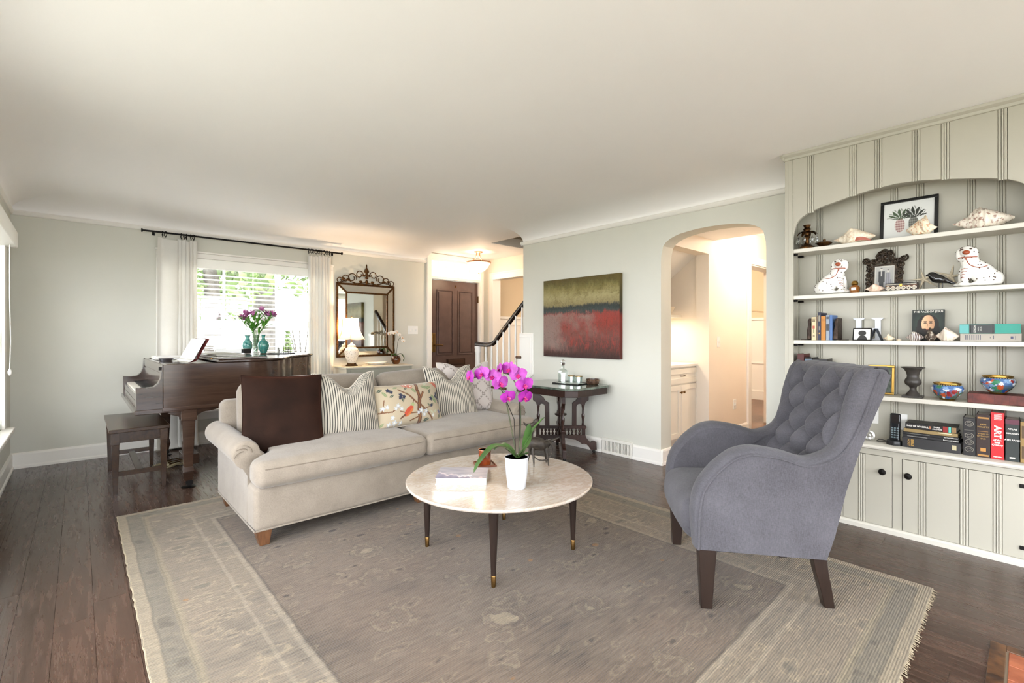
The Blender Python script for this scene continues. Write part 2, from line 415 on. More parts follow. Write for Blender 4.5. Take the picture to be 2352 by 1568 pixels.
# ---- mouldings
def crown(name, axis, a, b, pos, sgn):
    p = [(0, 2.268), (0.012, 2.272), (0.022, 2.285), (0.026, 2.30), (0.018, 2.312), (0, 2.316)]
    mb = MB(); mb.prism([(pos + sgn * d, z) for d, z in p], axis, a, b); return struct(mb.build(name, m_trim, None, 30))
crown('trim_1', 'x', XL, 3.86, YF, -1); crown('trim_2', 'y', YB, YF, XL, 1); crown('trim_3', 'y', 1.138, 4.11, XP, -1)
mb = MB(); mb.prism([(4.11, 2.268), (4.122, 2.272), (4.132, 2.285), (4.136, 2.30), (4.128, 2.312), (4.11, 2.316)], 'x', XP - 0.026, 4.1); struct(mb.build('trim_4', m_trim, None, 30))
def basebd(name, axis, spans, pos, sgn):
    p = [(0, 0), (0.024, 0), (0.024, 0.02), (0.016, 0.03), (0.016, 0.12), (0.010, 0.135), (0, 0.14)]
    mb = MB()
    for a, b in spans: mb.prism([(pos + sgn * d, z) for d, z in p], axis, a, b)
    return struct(mb.build(name, m_trim, None, 20))
basebd('baseboard_far', 'x', [(XL, 1.10), (1.46, 3.86)], YF, -1)
basebd('baseboard_left', 'y', [(YB, YF)], XL, 1)
basebd('baseboard_right', 'y', [(2.255, 2.575), (2.94, 4.74), (1.14, 1.40)], XP, -1)
basebd('baseboard_arch', 'x', [(3.93, 4.14)], 2.282, -1)
basebd('baseboard_passage', 'x', [(4.954, 5.96)], 2.30, -1)

# ---- windows
def window_unit(name, axis, pos, a0, a1, z0, z1, inward, mull, rail, casing=True, depth=0.10):
    """axis 'x': wall runs along x at y=pos; axis 'y': wall runs along y at x=pos. inward: -1/+1 towards the room"""
    e = struct(bpy.data.objects.new(name, None)); col.objects.link(e)
    def bx(p0, p1, q0, q1, za, zb):   # p along wall, q depth from wall face, positive = out of the room
        qa, qb = pos - inward * q0, pos - inward * q1
        if qa > qb: qa, qb = qb, qa
        return (p0, p1, qa, qb, za, zb) if axis == 'x' else (qa, qb, p0, p1, za, zb)
    if casing:
        for p in ((a0 - 0.09, a0), (a1, a1 + 0.09)): boxes('side_casing', m_trim, [bx(p[0], p[1], -0.02, 0.0, z0 - 0.0, z1)], e, 0.004)
        boxes('head_casing', m_trim, [bx(a0 - 0.09, a1 + 0.09, -0.02, 0, z1, z1 + 0.055), bx(a0 - 0.10, a1 + 0.10, -0.032, 0, z1 + 0.055, z1 + 0.075)], e, 0.004)
        boxes('window_sill', m_trim, [bx(a0 - 0.10, a1 + 0.10, -0.07, 0.10, z0 - 0.03, z0)], e, 0.006)
        boxes('apron', m_trim, [bx(a0 - 0.08, a1 + 0.08, -0.018, 0, z0 - 0.11, z0 - 0.03)], e, 0.004)
    d0, d1 = depth, depth + 0.045
    zr = rail
    for (za, zb, off) in ((z0, zr, 0.0), (zr, z1, 0.02)):
        fr = boxes('sash', m_trim, [bx(a0, a1, d0 + off, d1 + off, za, za + 0.035), bx(a0, a1, d0 + off, d1 + off, zb - 0.035, zb), bx(a0, a0 + 0.045, d0 + off, d1 + off, za, zb), bx(a1 - 0.045, a1, d0 + off, d1 + off, za, zb)], e)
        for m in mull: boxes('muntin', m_trim, [bx(m - 0.011, m + 0.011, d0 + off + 0.008, d1 + off - 0.008, za, zb)], fr)
        ed = [a0] + list(mull) + [a1]
        for p, q in zip(ed, ed[1:]): boxes('pane', m_pane, [bx(p, q, d0 + off + 0.02, d0 + off + 0.024, za + 0.01, zb - 0.01)], fr)
    return e
window_unit('window_1', 'x', YF, 0.68, 2.35, 0.38, 2.03, -1, (1.235, 1.796), 1.325)
window_unit('window_2', 'y', XL, 4.15, 5.47, 0.45, 2.0, 1, (4.59, 5.03), 1.20)
window_unit('added_window_3', 'y', XL, -2.2, 3.1, 0.3, 2.1, 1, (-1.32, -0.43, 0.45, 1.33, 2.22), 1.20)  # unseen window bank, added and widened to let more sky light in
window_unit('added_window_4', 'x', YB, -0.35, 1.45, 0.1, 2.3, 1, (0.25, 0.85), 1.2)  # added rear window, out of view, sized to brighten the room
window_unit('added_window_5', 'x', YB, 1.85, 3.65, 0.1, 2.3, 1, (2.45, 3.05), 1.2)  # its twin, likewise added behind the camera for daylight
# ---- slatted blinds in the two windows the photograph shows
m_slat = pm('blind_slat', '#f6f5f2', 0.4)
nt_ = NT(m_slat); tr_ = nt_.n('BsdfTranslucent', {'Color': C('#f4f1ea')}); mx_ = nt_.n('MixShader', {0: 0.3, 1: nt_.b.outputs[0], 2: tr_.outputs[0]}); nt_.t.links.new(mx_.outputs[0], nt_.out.inputs[0])
def blind(label, axis, pos, a0, a1, z0, z1, tilt, valance):
    t = thing('window_blind', label, 'blind', (0, 0, 0))
    L = a1 - a0; cc = (a0 + a1) / 2
    n = int((z1 - z0) / 0.0505)
    mb = MB(); mb.grid(lambda u, v: ((u - 0.5) * L, (v - 0.5) * 0.05, 0.0022 * math.cos((v - 0.5) * PI)), 1, 4); mb.grid(lambda u, v: ((u - 0.5) * L, (v - 0.5) * 0.05, -0.003 + 0.0022 * math.cos((v - 0.5) * PI)), 1, 4, flip=True)
    first = None
    for k in range(n):
        z = z0 + 0.03 + k * 0.0505
        if first is None: o = mb.build('slat', m_slat, t); first = o
        else: o = bpy.data.objects.new('slat', first.data); col.objects.link(o); o.parent = t
        o.location = (cc, pos, z) if axis == 'x' else (pos, cc, z)
        o.rotation_euler = (R(tilt), 0, 0) if axis == 'x' else (R(tilt), 0, R(90))
    for f in (0.12, 0.5, 0.88):
        p = a0 + L * f; mb2 = MB()
        for d in (-0.026, 0.026): mb2.cyl((p, pos + d, z0), (p, pos + d, z1), 0.001, n=5) if axis == 'x' else mb2.cyl((pos + d, p, z0), (pos + d, p, z1), 0.001, n=5)
        mb2.build('ladder_cord', m_slat, t)
    boxes('bottom_rail', m_slat, [(a0, a1, pos - 0.026, pos + 0.026, z0 - 0.01, z0 + 0.012)] if axis == 'x' else [(pos - 0.026, pos + 0.026, a0, a1, z0 - 0.01, z0 + 0.012)], t, 0.003)
    boxes('valance', m_slat, [valance], t, 0.006)
    return t
blind('white slatted blind over the wide window behind the piano', 'x', 6.165, 0.70, 2.33, 0.42, 1.93, -8, (0.69, 2.34, 6.10, 6.15, 1.925, 2.028))
tb = blind('white slatted blind with a hanging cord on the window across from the bench', 'y', -0.50, 4.17, 5.45, 0.49, 1.90, 25, (-0.46, -0.365, 4.08, 5.56, 1.905, 2.03))
mb = MB(); mb.tube([(-0.40, 5.40, 1.91), (-0.40, 5.40, 1.5), (-0.395, 5.41, 1.15), (-0.40, 5.41, 0.92)], 0.003, 6); mb.lathe([(0.004, 0), (0.011, 0.012), (0.012, 0.035), (0.004, 0.05)], (-0.40, 5.41, 0.88), 8); mb.build('pull_cord', m_slat, tb)

# ---- front door with its transom
m_door = pm('door_paint', rough=0.4, fn=f_noise('#4f3a33', '#5a433b', 8, 0.05))
d1 = struct(bpy.data.objects.new('door_1', None)); col.objects.link(d1)
boxes('door_slab', m_door, [(3.945, 4.865, 6.15, 6.19, 0.01, 2.045)], d1, 0.003)
for (xa, xb, za, zb) in ((4.06, 4.37, 0.88, 1.90), (4.46, 4.76, 0.88, 1.90), (4.06, 4.37, 0.18, 0.62), (4.46, 4.76, 0.18, 0.62)):
    p = boxes('door_panel', m_door, [(xa + 0.035, xb - 0.035, 6.138, 6.152, za + 0.035, zb - 0.035)], d1, 0.012)
    boxes('panel_moulding', m_door, [(xa, xb, 6.136, 6.152, zb - 0.022, zb), (xa, xb, 6.136, 6.152, za, za + 0.022), (xa, xa + 0.022, 6.136, 6.152, za, zb), (xb - 0.022, xb, 6.136, 6.152, za, zb)], d1, 0.006)
ms = boxes('mail_slot', pm('bronze_dark', '#3a2a22', 0.35, 0.7), [(4.245, 4.60, 6.135, 6.152, 0.715, 0.82)], d1, 0.004)
boxes('flap', pm('bronze_flap', '#4a362c', 0.35, 0.7), [(4.27, 4.575, 6.13, 6.137, 0.735, 0.80)], ms, 0.003)
boxes('door_viewer', m_bronze, [(4.405, 4.425, 6.142, 6.152, 1.94, 1.98)], d1)
hp = boxes('handle_plate', m_brass, [(3.975, 4.035, 6.138, 6.152, 0.93, 1.22)], d1, 0.004)
mb = MB(); mb.cyl((4.005, 6.14, 1.04), (4.005, 6.09, 1.04), 0.011); mb.tube([(4.005, 6.095, 1.04), (4.06, 6.09, 1.04), (4.14, 6.092, 1.035)], 0.009, 8); mb.build('door_lever', m_brass, hp)
for z in (0.25, 1.72): boxes('hinge', m_brass, [(4.862, 4.885, 6.128, 6.152, z, z + 0.11)], d1, 0.002)
boxes('door_jamb', m_trim, [(3.94, 4.87, 6.10, 6.22, 2.05, 2.095), (3.88, 3.945, 6.10, 6.22, 0, 2.36), (4.865, 4.93, 6.10, 6.22, 0, 2.36), (3.88, 4.93, 6.10, 6.22, 2.325, 2.37)], d1, 0.003)
boxes('door_casing', m_trim, [(3.855, 3.935, 6.085, 6.12, 0, 2.43), (4.875, 4.95, 6.085, 6.12, 0, 2.43), (3.855, 4.95, 6.085, 6.12, 2.355, 2.435)], d1, 0.005)
for k in range(6):
    xx = 3.945 + 0.92 * k / 6
    boxes('transom_pane', m_pane, [(xx + 0.01, xx + 0.92 / 6 - 0.01, 6.176, 6.18, 2.095, 2.325)], d1)
    if k: boxes('transom_bar', m_trim, [(xx - 0.01, xx + 0.01, 6.165, 6.19, 2.095, 2.325)], d1)
# cased opening from hall to dining room, passage doorway casing
d2 = struct(bpy.data.objects.new('door_2', None)); col.objects.link(d2)
boxes('opening_casing', m_trim, [(5.035, 5.06, 5.965, 6.055, 0, 2.20), (5.035, 5.06, 5.14, 5.235, 0, 2.20), (5.035, 5.06, 5.14, 6.055, 2.10, 2.20), (5.03, 5.06, 5.13, 6.06, 2.19, 2.215), (5.05, 5.21, 5.22, 5.24, 0, 2.12), (5.05, 5.21, 5.965, 5.98, 0, 2.12), (5.05, 5.21, 5.22, 5.98, 2.10, 2.12)], d2, 0.004)
d3 = struct(bpy.data.objects.new('door_3', None)); col.objects.link(d3)
boxes('opening_casing', m_trim, [(5.955, 6.045, 2.275, 2.30, 0, 2.155), (6.895, 6.98, 2.275, 2.30, 0, 2.155), (5.955, 6.98, 2.275, 2.30, 2.06, 2.155), (6.03, 6.05, 2.29, 2.45, 0, 2.06), (6.03, 6.9, 2.29, 2.45, 2.045, 2.065)], d3, 0.004)

# ---- staircase
m_tread = pm('stair_tread', rough=0.3, fn=f_wood('#3a2415', '#6b472c', 'x', 1.2))
st = thing('staircase', 'white staircase with dark wooden treads and handrail rising behind the painting wall', 'staircase', (0, 0, 0))
yk = lambda k: 4.43 - 0.232 * (k - 3)
zk = lambda k: 0.74 + 0.2 * (k - 3)
for k in range(0, 5):
    boxes('tread', m_tread, [(3.915, 5.05, max(yk(k) - 0.27, 4.125), yk(k) + 0.02, zk(k) - 0.032, zk(k))], st, 0.010)
    boxes('riser', m_trim, [(3.96, 5.05, yk(k) - 0.02, yk(k), (zk(k) - 0.2) if k else 0, zk(k) - 0.032)], st)
pp = [(4.16, 1.216), (3.93, 1.216), (3.93, 0.73), (4.82, 0.0), (5.11, 0.0)]
pp += [(5.11, zk(0) - 0.032)]
for k in range(0, 4): pp += [(yk(k + 1), zk(k) - 0.032), (yk(k + 1), zk(k + 1) - 0.032)]
pp += [(4.16, zk(4) - 0.032)]
mb = MB(); mb.prism(pp, 'x', 3.933, 3.96); sp = mb.build('stringer_panel', m_trim, st, 0, 0.003)
for off, rr in ((0.012, 0.007), (0.045, 0.006)):
    mb = MB(); mb.tube([(3.933, 4.155, 1.216 - off), (3.933, 3.93 + off, 1.216 - off), (3.933, 3.93 + off, 0.735 + off * 0.3), (3.933, 4.72, 0.0875 + off * 1.25)], rr, 6); mb.build('panel_moulding', m_trim, sp)
rail = smooth_path([(4.0, 5.085, 1.075), (4.0, 4.95, 1.07), (4.0, 4.82, 1.068), (4.0, 4.73, 1.09), (4.0, 4.66, 1.145), (4.0, 4.55, 1.245)], 5) + [Vector((4.0, 4.12, 1.245 + 0.43 * 0.86)), Vector((4.0, 3.6, 1.245 + 0.95 * 0.86))]
mb = MB()
vs = []; prof = [(-0.026, -0.030), (0.026, -0.030), (0.030, -0.008), (0.022, 0.018), (0.0, 0.028), (-0.022, 0.018), (-0.030, -0.008)]
n = len(prof); fs = []
for p in rail:
    for a, b in prof: vs.append((p.x + a, p.y, p.z + b))
for q in range(len(rail) - 1):
    for k in range(n): fs.append((q * n + k, q * n + (k + 1) % n, (q + 1) * n + (k + 1) % n, (q + 1) * n + k))
fs += [tuple(range(n)), tuple(range((len(rail) - 1) * n, len(rail) * n))]
mb.add(vs, fs); mb.build('handrail', pm('rail_wood', rough=0.25, fn=f_wood('#17100d', '#3a2a22', 'y', 1.2)), st, 40)
mb = MB(); mb.lathe([(0.05, 0.0), (0.05, 0.14), (0.052, 0.16), (0.044, 0.2), (0.036, 0.26), (0.042, 0.7), (0.034, 0.94), (0.04, 0.96), (0.044, 0.98), (0.04, 1.0), (0.046, 1.02), (0.046, 1.045)], (4.0, 5.05, 0.0), 20); mb.build('newel_post', m_trim, st)
for yy in (4.88, 4.764, 4.648, 4.532, 4.416, 4.300, 4.184):
    k = max(q for q in range(-1, 7) if q < 0 or yy <= yk(q))
    zb = zk(k) if k >= 0 else 0.0
    zt = interp([(4.12, 1.245 + 0.43 * 0.86), (4.55, 1.245), (4.66, 1.145), (4.73, 1.09), (4.82, 1.068), (5.0, 1.07)], yy) - 0.028
    mb = MB(); mb.lathe([(0.017, 0), (0.017, 0.10), (0.012, 0.115), (0.018, 0.13), (0.012, 0.145), (0.016, 0.22), (0.010, zt - zb)], (4.0, yy, zb), 12)
    mb.build('baluster', m_trim, st)
# upper closing of the under-stair space

# ---- registers, plates
m_reg = pm('register_white', '#e6e2d8', 0.4)
def register(label, axis, pos, a0, a1, z0, z1, sgn, nslot):
    t = thing('wall_register', label, 'vent')
    def bx(p0, p1, d0, d1, za, zb):
        q = sorted((pos + sgn * d0, pos + sgn * d1)); return (p0, p1, q[0], q[1], za, zb) if axis == 'x' else (q[0], q[1], p0, p1, za, zb)
    boxes('grille_back', pm('register_dark', '#33302b', 0.7), [bx(a0 + 0.01, a1 - 0.01, 0.001, 0.004, z0 + 0.01, z1 - 0.01)], t)
    b = 0.028
    boxes('frame', m_reg, [bx(a0, a1, 0, 0.022, z0, z0 + b), bx(a0, a1, 0, 0.022, z1 - b, z1), bx(a0, a0 + b, 0, 0.022, z0, z1), bx(a1 - b, a1, 0, 0.022, z0, z1)], t, 0.003)
    w = (a1 - a0 - 2 * b) / nslot
    for k in range(nslot): boxes('fin', m_reg, [bx(a0 + b + w * (k + 0.28), a0 + b + w * (k + 0.72), 0.003, 0.018, z0 + b, z1 - b)], t)
    mid = (a0 + a1) / 2
    boxes('damper_lever', m_reg, [bx(mid - 0.004, mid + 0.004, 0.018, 0.032, (z0 + z1) / 2 - 0.012, (z0 + z1) / 2 + 0.012)], t)
register('white slotted register at the floor below the painting wall beside the arch', 'y', XP, 2.58, 2.935, 0.0, 0.155, -1, 18)
register('white slotted register low on the window wall behind the sofa', 'x', YF, 1.11, 1.45, 0.02, 0.20, -1, 16)
def plate(name, label, axis, pos, a0, a1, z0, z1, sgn, cat, knobs):
    t = thing(name, label, cat)
    def bx(p0, p1, d0, d1, za, zb):
        q = sorted((pos + sgn * d0, pos + sgn * d1)); return (p0, p1, q[0], q[1], za, zb) if axis == 'x' else (q[0], q[1], p0, p1, za, zb)
    boxes('face_plate', m_white, [bx(a0, a1, 0, 0.006, z0, z1)], t, 0.002)
    for f in knobs:
        p = a0 + (a1 - a0) * f
        boxes('toggle', m_white, [bx(p - 0.006, p + 0.006, 0.006, 0.014, (z0 + z1) / 2 - 0.014, (z0 + z1) / 2 + 0.014)], t, 0.002)
plate('light_switch', 'white triple light switch between the mirror and the front door', 'x', YF, 3.546, 3.71, 1.205, 1.325, -1, 'switch', (0.2, 0.5, 0.8))
plate('light_switch', 'white single light switch on the passage wall beyond the arch', 'x', 2.30, 5.15, 5.22, 1.06, 1.18, -1, 'switch', (0.5,))
plate('wall_outlet', 'white outlet low on the passage wall beyond the arch', 'x', 2.30, 5.57, 5.645, 0.335, 0.45, -1, 'outlet', (0.35, 0.65))

# ---- what stands outside the window
m_lawn = pm('lawn', rough=0.9, fn=f_noise('#8d8c80', '#a3a193', 4))
struct(boxes('ground_outside', m_lawn, [(-30, 40, 6.4, 60, -0.40, -0.30), (-30, -0.7, -30, 6.4, -0.40, -0.30), (-0.7, 40, -30, -2.9, -0.4, -0.3)]))
m_bark = pm('bark', rough=0.9, fn=f_noise('#3b3733', '#5f5a53', 9, 0.6, stretch=(1, 1, 0.25)))
m_leaf = pm('tree_leaf', rough=0.6, fn=f_noise('#4a6230', '#7d9456', 3))
def leaves(mb, c, rad, n, size, r):
    for _ in range(n):
        d = Vector((r.gauss(0, 1), r.gauss(0, 1), r.gauss(0, 1))).normalized() * rad * (r.random() ** 0.4)
        p = Vector(c) + d; a = Vector((r.uniform(-1, 1), r.uniform(-1, 1), r.uniform(-1, 1))).normalized() * size; b = a.cross(Vector((r.uniform(-1, 1), r.uniform(-1, 1), r.uniform(-1, 1)))).normalized() * size * 0.5
        mb.add([p - a, p + b, p + a, p - b], [(0, 1, 2, 3)])
def tree(label, x, y, rad, h, crown_pts, seed, group=None):
    r = random.Random(seed); t = thing('garden_tree', label, 'tree', (x, y, -0.3), 0)
    mb = MB(); mb.tube(smooth_path([(0, 0, -0.02), (0.02, 0.05, h * 0.4), (-0.06, 0, h * 0.75), (0.05, 0, h)], 4), [rad * (1.25 - 0.5 * k / 12) for k in range(13)], 14)
    mb.build('trunk', m_bark, t)
    for (px, py, pz, cr) in crown_pts:
        m1 = MB(); m1.tube([(0, 0, h * 0.6), (px * 0.5, py * 0.5, (h * 0.6 + pz) / 2 + 0.1), (px, py, pz)], [rad * 0.35, rad * 0.22, 0.03], 7); m1.build('branch', m_bark, t)
        m2 = MB(); leaves(m2, (px, py, pz), cr, 420, 0.13, r); stuff(m2.build('foliage', m_leaf, t, 0))
tree('broad tree trunk seen through the middle of the window blind', 3.72, 14.0, 0.27, 6.0, [(-1.2, -0.6, 2.6, 0.9), (1.3, -0.4, 3.3, 1.0), (0.2, 0.4, 4.4, 1.3), (-0.6, -0.2, 3.6, 0.8)], 1)
tree('slimmer tree trunk seen through the blind beside the wide curtain', 1.78, 10.0, 0.12, 5.0, [(-0.8, 0, 2.3, 0.7), (0.7, -0.3, 3.0, 0.8), (0, 0.5, 3.9, 1.0)], 2)
t = thing('cone_shrub', 'clipped green cone shrub seen through the lower window panes', 'shrub', (3.05, 9.9, -0.3))
r = random.Random(9); mb = MB()
for k in range(1500):
    z = r.random() ** 0.8 * 1.5; rr = 0.26 * (1 - z / 1.65) * (r.random() ** 0.3); a = r.uniform(0, 2 * PI)
    p = Vector((rr * math.cos(a), rr * math.sin(a), z + 0.05)); q = Vector((r.uniform(-1, 1), r.uniform(-1, 1), r.uniform(0, 1))) * 0.05; s2 = Vector((r.uniform(-1, 1), r.uniform(-1, 1), 0)) * 0.025
    mb.add([p - s2, p + q, p + s2], [(0, 1, 2)])
stuff(mb.build('foliage', m_leaf, t, 0)); mb = MB(); mb.lathe([(0.06, 0), (0.16, 0.2), (0.14, 0.8), (0.02, 1.4)], (0, 0, 0), 10); mb.build('stem', m_bark, t)
t = thing('flared_shrub', 'bare upright shrub with splayed stems beyond the window', 'shrub', (3.62, 10.8, -0.3))
for k in range(9):
    a = k * 2 * PI / 9; mb = MB(); mb.tube([(0, 0, 0), (0.03 * math.cos(a), 0.03 * math.sin(a), 0.5), (0.1 * math.cos(a), 0.1 * math.sin(a), 0.95), (0.25 * math.cos(a), 0.25 * math.sin(a), 1.6)], [0.04, 0.03, 0.018, 0.008], 6); mb.build('stem', m_bark, t)
# ================================================================== BUILT-IN BOOKCASE
bc = thing('built_in_bookcase', 'painted arched built-in bookcase with beaded boards and low cupboards', 'bookcase', (XB, 0.53, 0))
LB = Matrix.Translation((-XB, -0.53, 0))
def bmb(): return MB(LB)
ARCH_B = [(1.092, 1.80), (1.090, 1.86), (1.081, 1.927), (1.064, 1.962), (1.039, 1.991), (0.992, 2.017), (0.919, 2.041), (0.84, 2.058), (0.766, 2.074), (0.70, 2.086), (0.635, 2.096), (0.532, 2.104)]
arch_b = ARCH_B + [(1.062 - y, z) for y, z in reversed(ARCH_B[:-1])]
tabb = sorted((y, z) for y, z in arch_b)
azb = lambda y: interp(tabb, y)
YR = -0.03
# side, top and inner carcass
mb = bmb(); mb.box(XB, XP - 0.002, 1.118, 1.138, 0, 2.40); mb.build('side_panel', m_panel, bc, 0)
mb = bmb(); mb.box(XB + 0.02, 3.84, 1.113, 1.12, 0.5, 2.2).box(XB + 0.02, 3.84, -0.10, -0.055, 0.5, 2.2).box(XB + 0.02, 3.84, -0.06, 1.12, 2.13, 2.16); mb.build('carcass', m_panel, bc, 0)
# crown
mb = bmb(); mb.prism([(XB - 0.03, 2.439), (XB - 0.026, 2.425), (XB - 0.012, 2.412), (XB - 0.008, 2.398), (XB, 2.395), (XB + 0.05, 2.395), (XB + 0.05, 2.439)], 'y', -0.10, 1.145); mb.prism([(1.138, 2.395), (1.146, 2.398), (1.150, 2.412), (1.164, 2.425), (1.168, 2.439), (1.138, 2.439)], 'x', XB - 0.02, XP); mb.build('crown_moulding', m_panel, bc, 30)
def beads(mb, xf, y0, z0, z1, w=0.034):
    for a, b, d in ((0.0, 0.012, 0.000), (0.0135, 0.0215, 0.002), (0.023, w, 0.002)):
        yc, rr = y0 + (a + b) / 2, (b - a) / 2
        prof = [(xf + 0.006, y0 + a)] + [(xf + 0.004 - d - rr * 0.75 * math.sin(PI * t / 6), yc - rr * math.cos(PI * t / 6)) for t in range(7)] + [(xf + 0.006, y0 + b)]
        mb.prism(prof, 'z', z0, z1)
def board_front(y0, y1, zlow=None):
    pts = []
    n = max(2, int((y1 - y0) / 0.02))
    for k in range(n + 1):
        y = y0 + (y1 - y0) * k / n; pts.append((y, azb(y) if zlow is None else zlow))
    pts += [(y1, 2.397), (y0, 2.397)]
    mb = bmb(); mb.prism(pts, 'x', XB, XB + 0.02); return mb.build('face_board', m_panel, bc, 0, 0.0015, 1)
J = [1.0, 0.765, 0.637, 0.460, 0.333, 0.108]
mb = bmb(); mb.box(XB, XB + 0.022, 1.090, 1.1185, 0.5265, 2.397); mb.build('stile', m_panel, bc, 0, 0.002)
ed = 1.0885
for j in J + [YR]:
    bt = j if j != YR else YR
    board_front(bt + 0.001, ed)
    if j != YR:
        mb = bmb(); beads(mb, XB, j - 0.034, min(azb(j), azb(j - 0.034)) + 0.001, 2.395); mb.build('bead_moulding', m_panel, bc, 40)
    ed = j - 0.0355
mb = bmb(); mb.box(XB, XB + 0.022, -0.0995, YR, 0.4975, 2.397); mb.build('stile', m_panel, bc, 0, 0.002)
# lining of the arch edge
mb = bmb()
mb.grid(lambda u, v: (XB + 0.001 + 0.021 * v, interp([(k / (len(arch_b) - 1), p[0]) for k, p in enumerate(arch_b)], u), interp([(k / (len(arch_b) - 1), p[1]) for k, p in enumerate(arch_b)], u) - 0.0005), 46, 1); mb.build('arch_lining', m_panel, bc)
# back boards
JB = [1.004, 0.770, 0.593, 0.467, 0.239, 0.118]
XK = 3.83; ed = 1.113
for j in JB + [-0.055]:
    mb = bmb(); mb.box(XK, XK + 0.02, j + 0.001, ed, 0.5, 2.135); mb.build('back_board', m_panel, bc, 0, 0.0015, 1)
    if j > 0:
        mb = bmb(); beads(mb, XK, j - 0.034, 0.5, 2.135); mb.build('bead_moulding', m_panel, bc, 40)
    ed = j - 0.0355
SHZ = [1.785, 1.466, 1.162, 0.822]
for z in SHZ:
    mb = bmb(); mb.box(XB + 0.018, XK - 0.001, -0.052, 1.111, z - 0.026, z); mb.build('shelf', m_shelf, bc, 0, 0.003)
for (xx) in (3.665, 3.79):
    mb = bmb(); mb.box(xx - 0.008, xx + 0.008, 1.109, 1.113, 0.53, 2.1); sd = mb.build('shelf_standard', pm('standard_metal', '#b9b5a8', 0.4, 0.6), bc, 0)
    for z in SHZ:
        m2 = bmb(); m2.box(xx - 0.007, xx + 0.007, 1.075, 1.109, z - 0.040, z - 0.0265); m2.build('shelf_clip', m_black, sd, 0, 0.003)
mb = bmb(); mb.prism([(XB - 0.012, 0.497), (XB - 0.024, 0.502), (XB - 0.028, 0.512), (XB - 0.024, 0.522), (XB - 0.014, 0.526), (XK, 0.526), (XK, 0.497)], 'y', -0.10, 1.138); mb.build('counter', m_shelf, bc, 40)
# cupboards
mb = bmb(); mb.box(XB, XB + 0.02, -0.10, 1.118, 0.461, 0.497).box(XB, XB + 0.02, 0.506, 0.551, 0.03, 0.461).box(XB, XB + 0.02, 0.95, 1.118, 0.03, 0.461).box(XB, XB + 0.02, -0.10, 0.008, 0.03, 0.461).box(XB + 0.0003, XB + 0.3, -0.1, 1.118, 0.0, 0.03); mb.build('cupboard_frame', m_panel, bc, 0)
mb = bmb(); mb.prism([(XB, 0.036), (XB - 0.012, 0.034), (XB - 0.02, 0.024), (XB - 0.02, 0.0), (XB, 0.0)], 'y', -0.10, 1.138); mb.build('base_moulding', m_shelf, bc, 30)
m_gap = pm('gap_dark', '#2a2620', 0.8)
mb = bmb(); mb.box(XB + 0.012, XB + 0.016, 0.0, 0.96, 0.03, 0.465); mb.build('cupboard_shadow_gap', m_gap, bc, 0)
def cup_door(y0, y1, js, knob):
    e = None; ed = y1 - 0.003
    bl = []
    for j in js + [y0 + 0.003]:
        mb = bmb(); mb.box(XB - 0.004, XB + 0.012, j + 0.001 if j != y0 + 0.003 else j, ed, 0.037, 0.458)
        if e is None:
            e = mb.build('cupboard_door', m_panel, bc, 0, 0.0015, 1)
        else: mb.build('door_board', m_panel, e, 0, 0.0015, 1)
        if j != y0 + 0.003:
            m2 = bmb(); beads(m2, XB - 0.004, j - 0.034, 0.037, 0.458); m2.build('bead_moulding', m_panel, e, 40)
        ed = j - 0.0355
    if knob:
        m2 = bmb(); m2.lathe([(0.005, 0.03), (0.005, 0.014), (0.017, 0.010), (0.019, 0.004), (0.015, -0.002), (0.0, -0.004)], (XB - 0.030, knob, 0.368), 18, 'x'); m2.build('knob', m_black, e)
    return e
cup_door(0.551, 0.950, [0.835, 0.72], 0.597)
d2_ = cup_door(0.010, 0.506, [0.433, 0.256, 0.127], 0.476)
for z in (0.085, 0.405):
    mb = bmb(); mb.box(XB - 0.010, XB - 0.003, 0.0, 0.03, z, z + 0.02); mb.build('hinge', m_black, d2_, 0, 0.002)

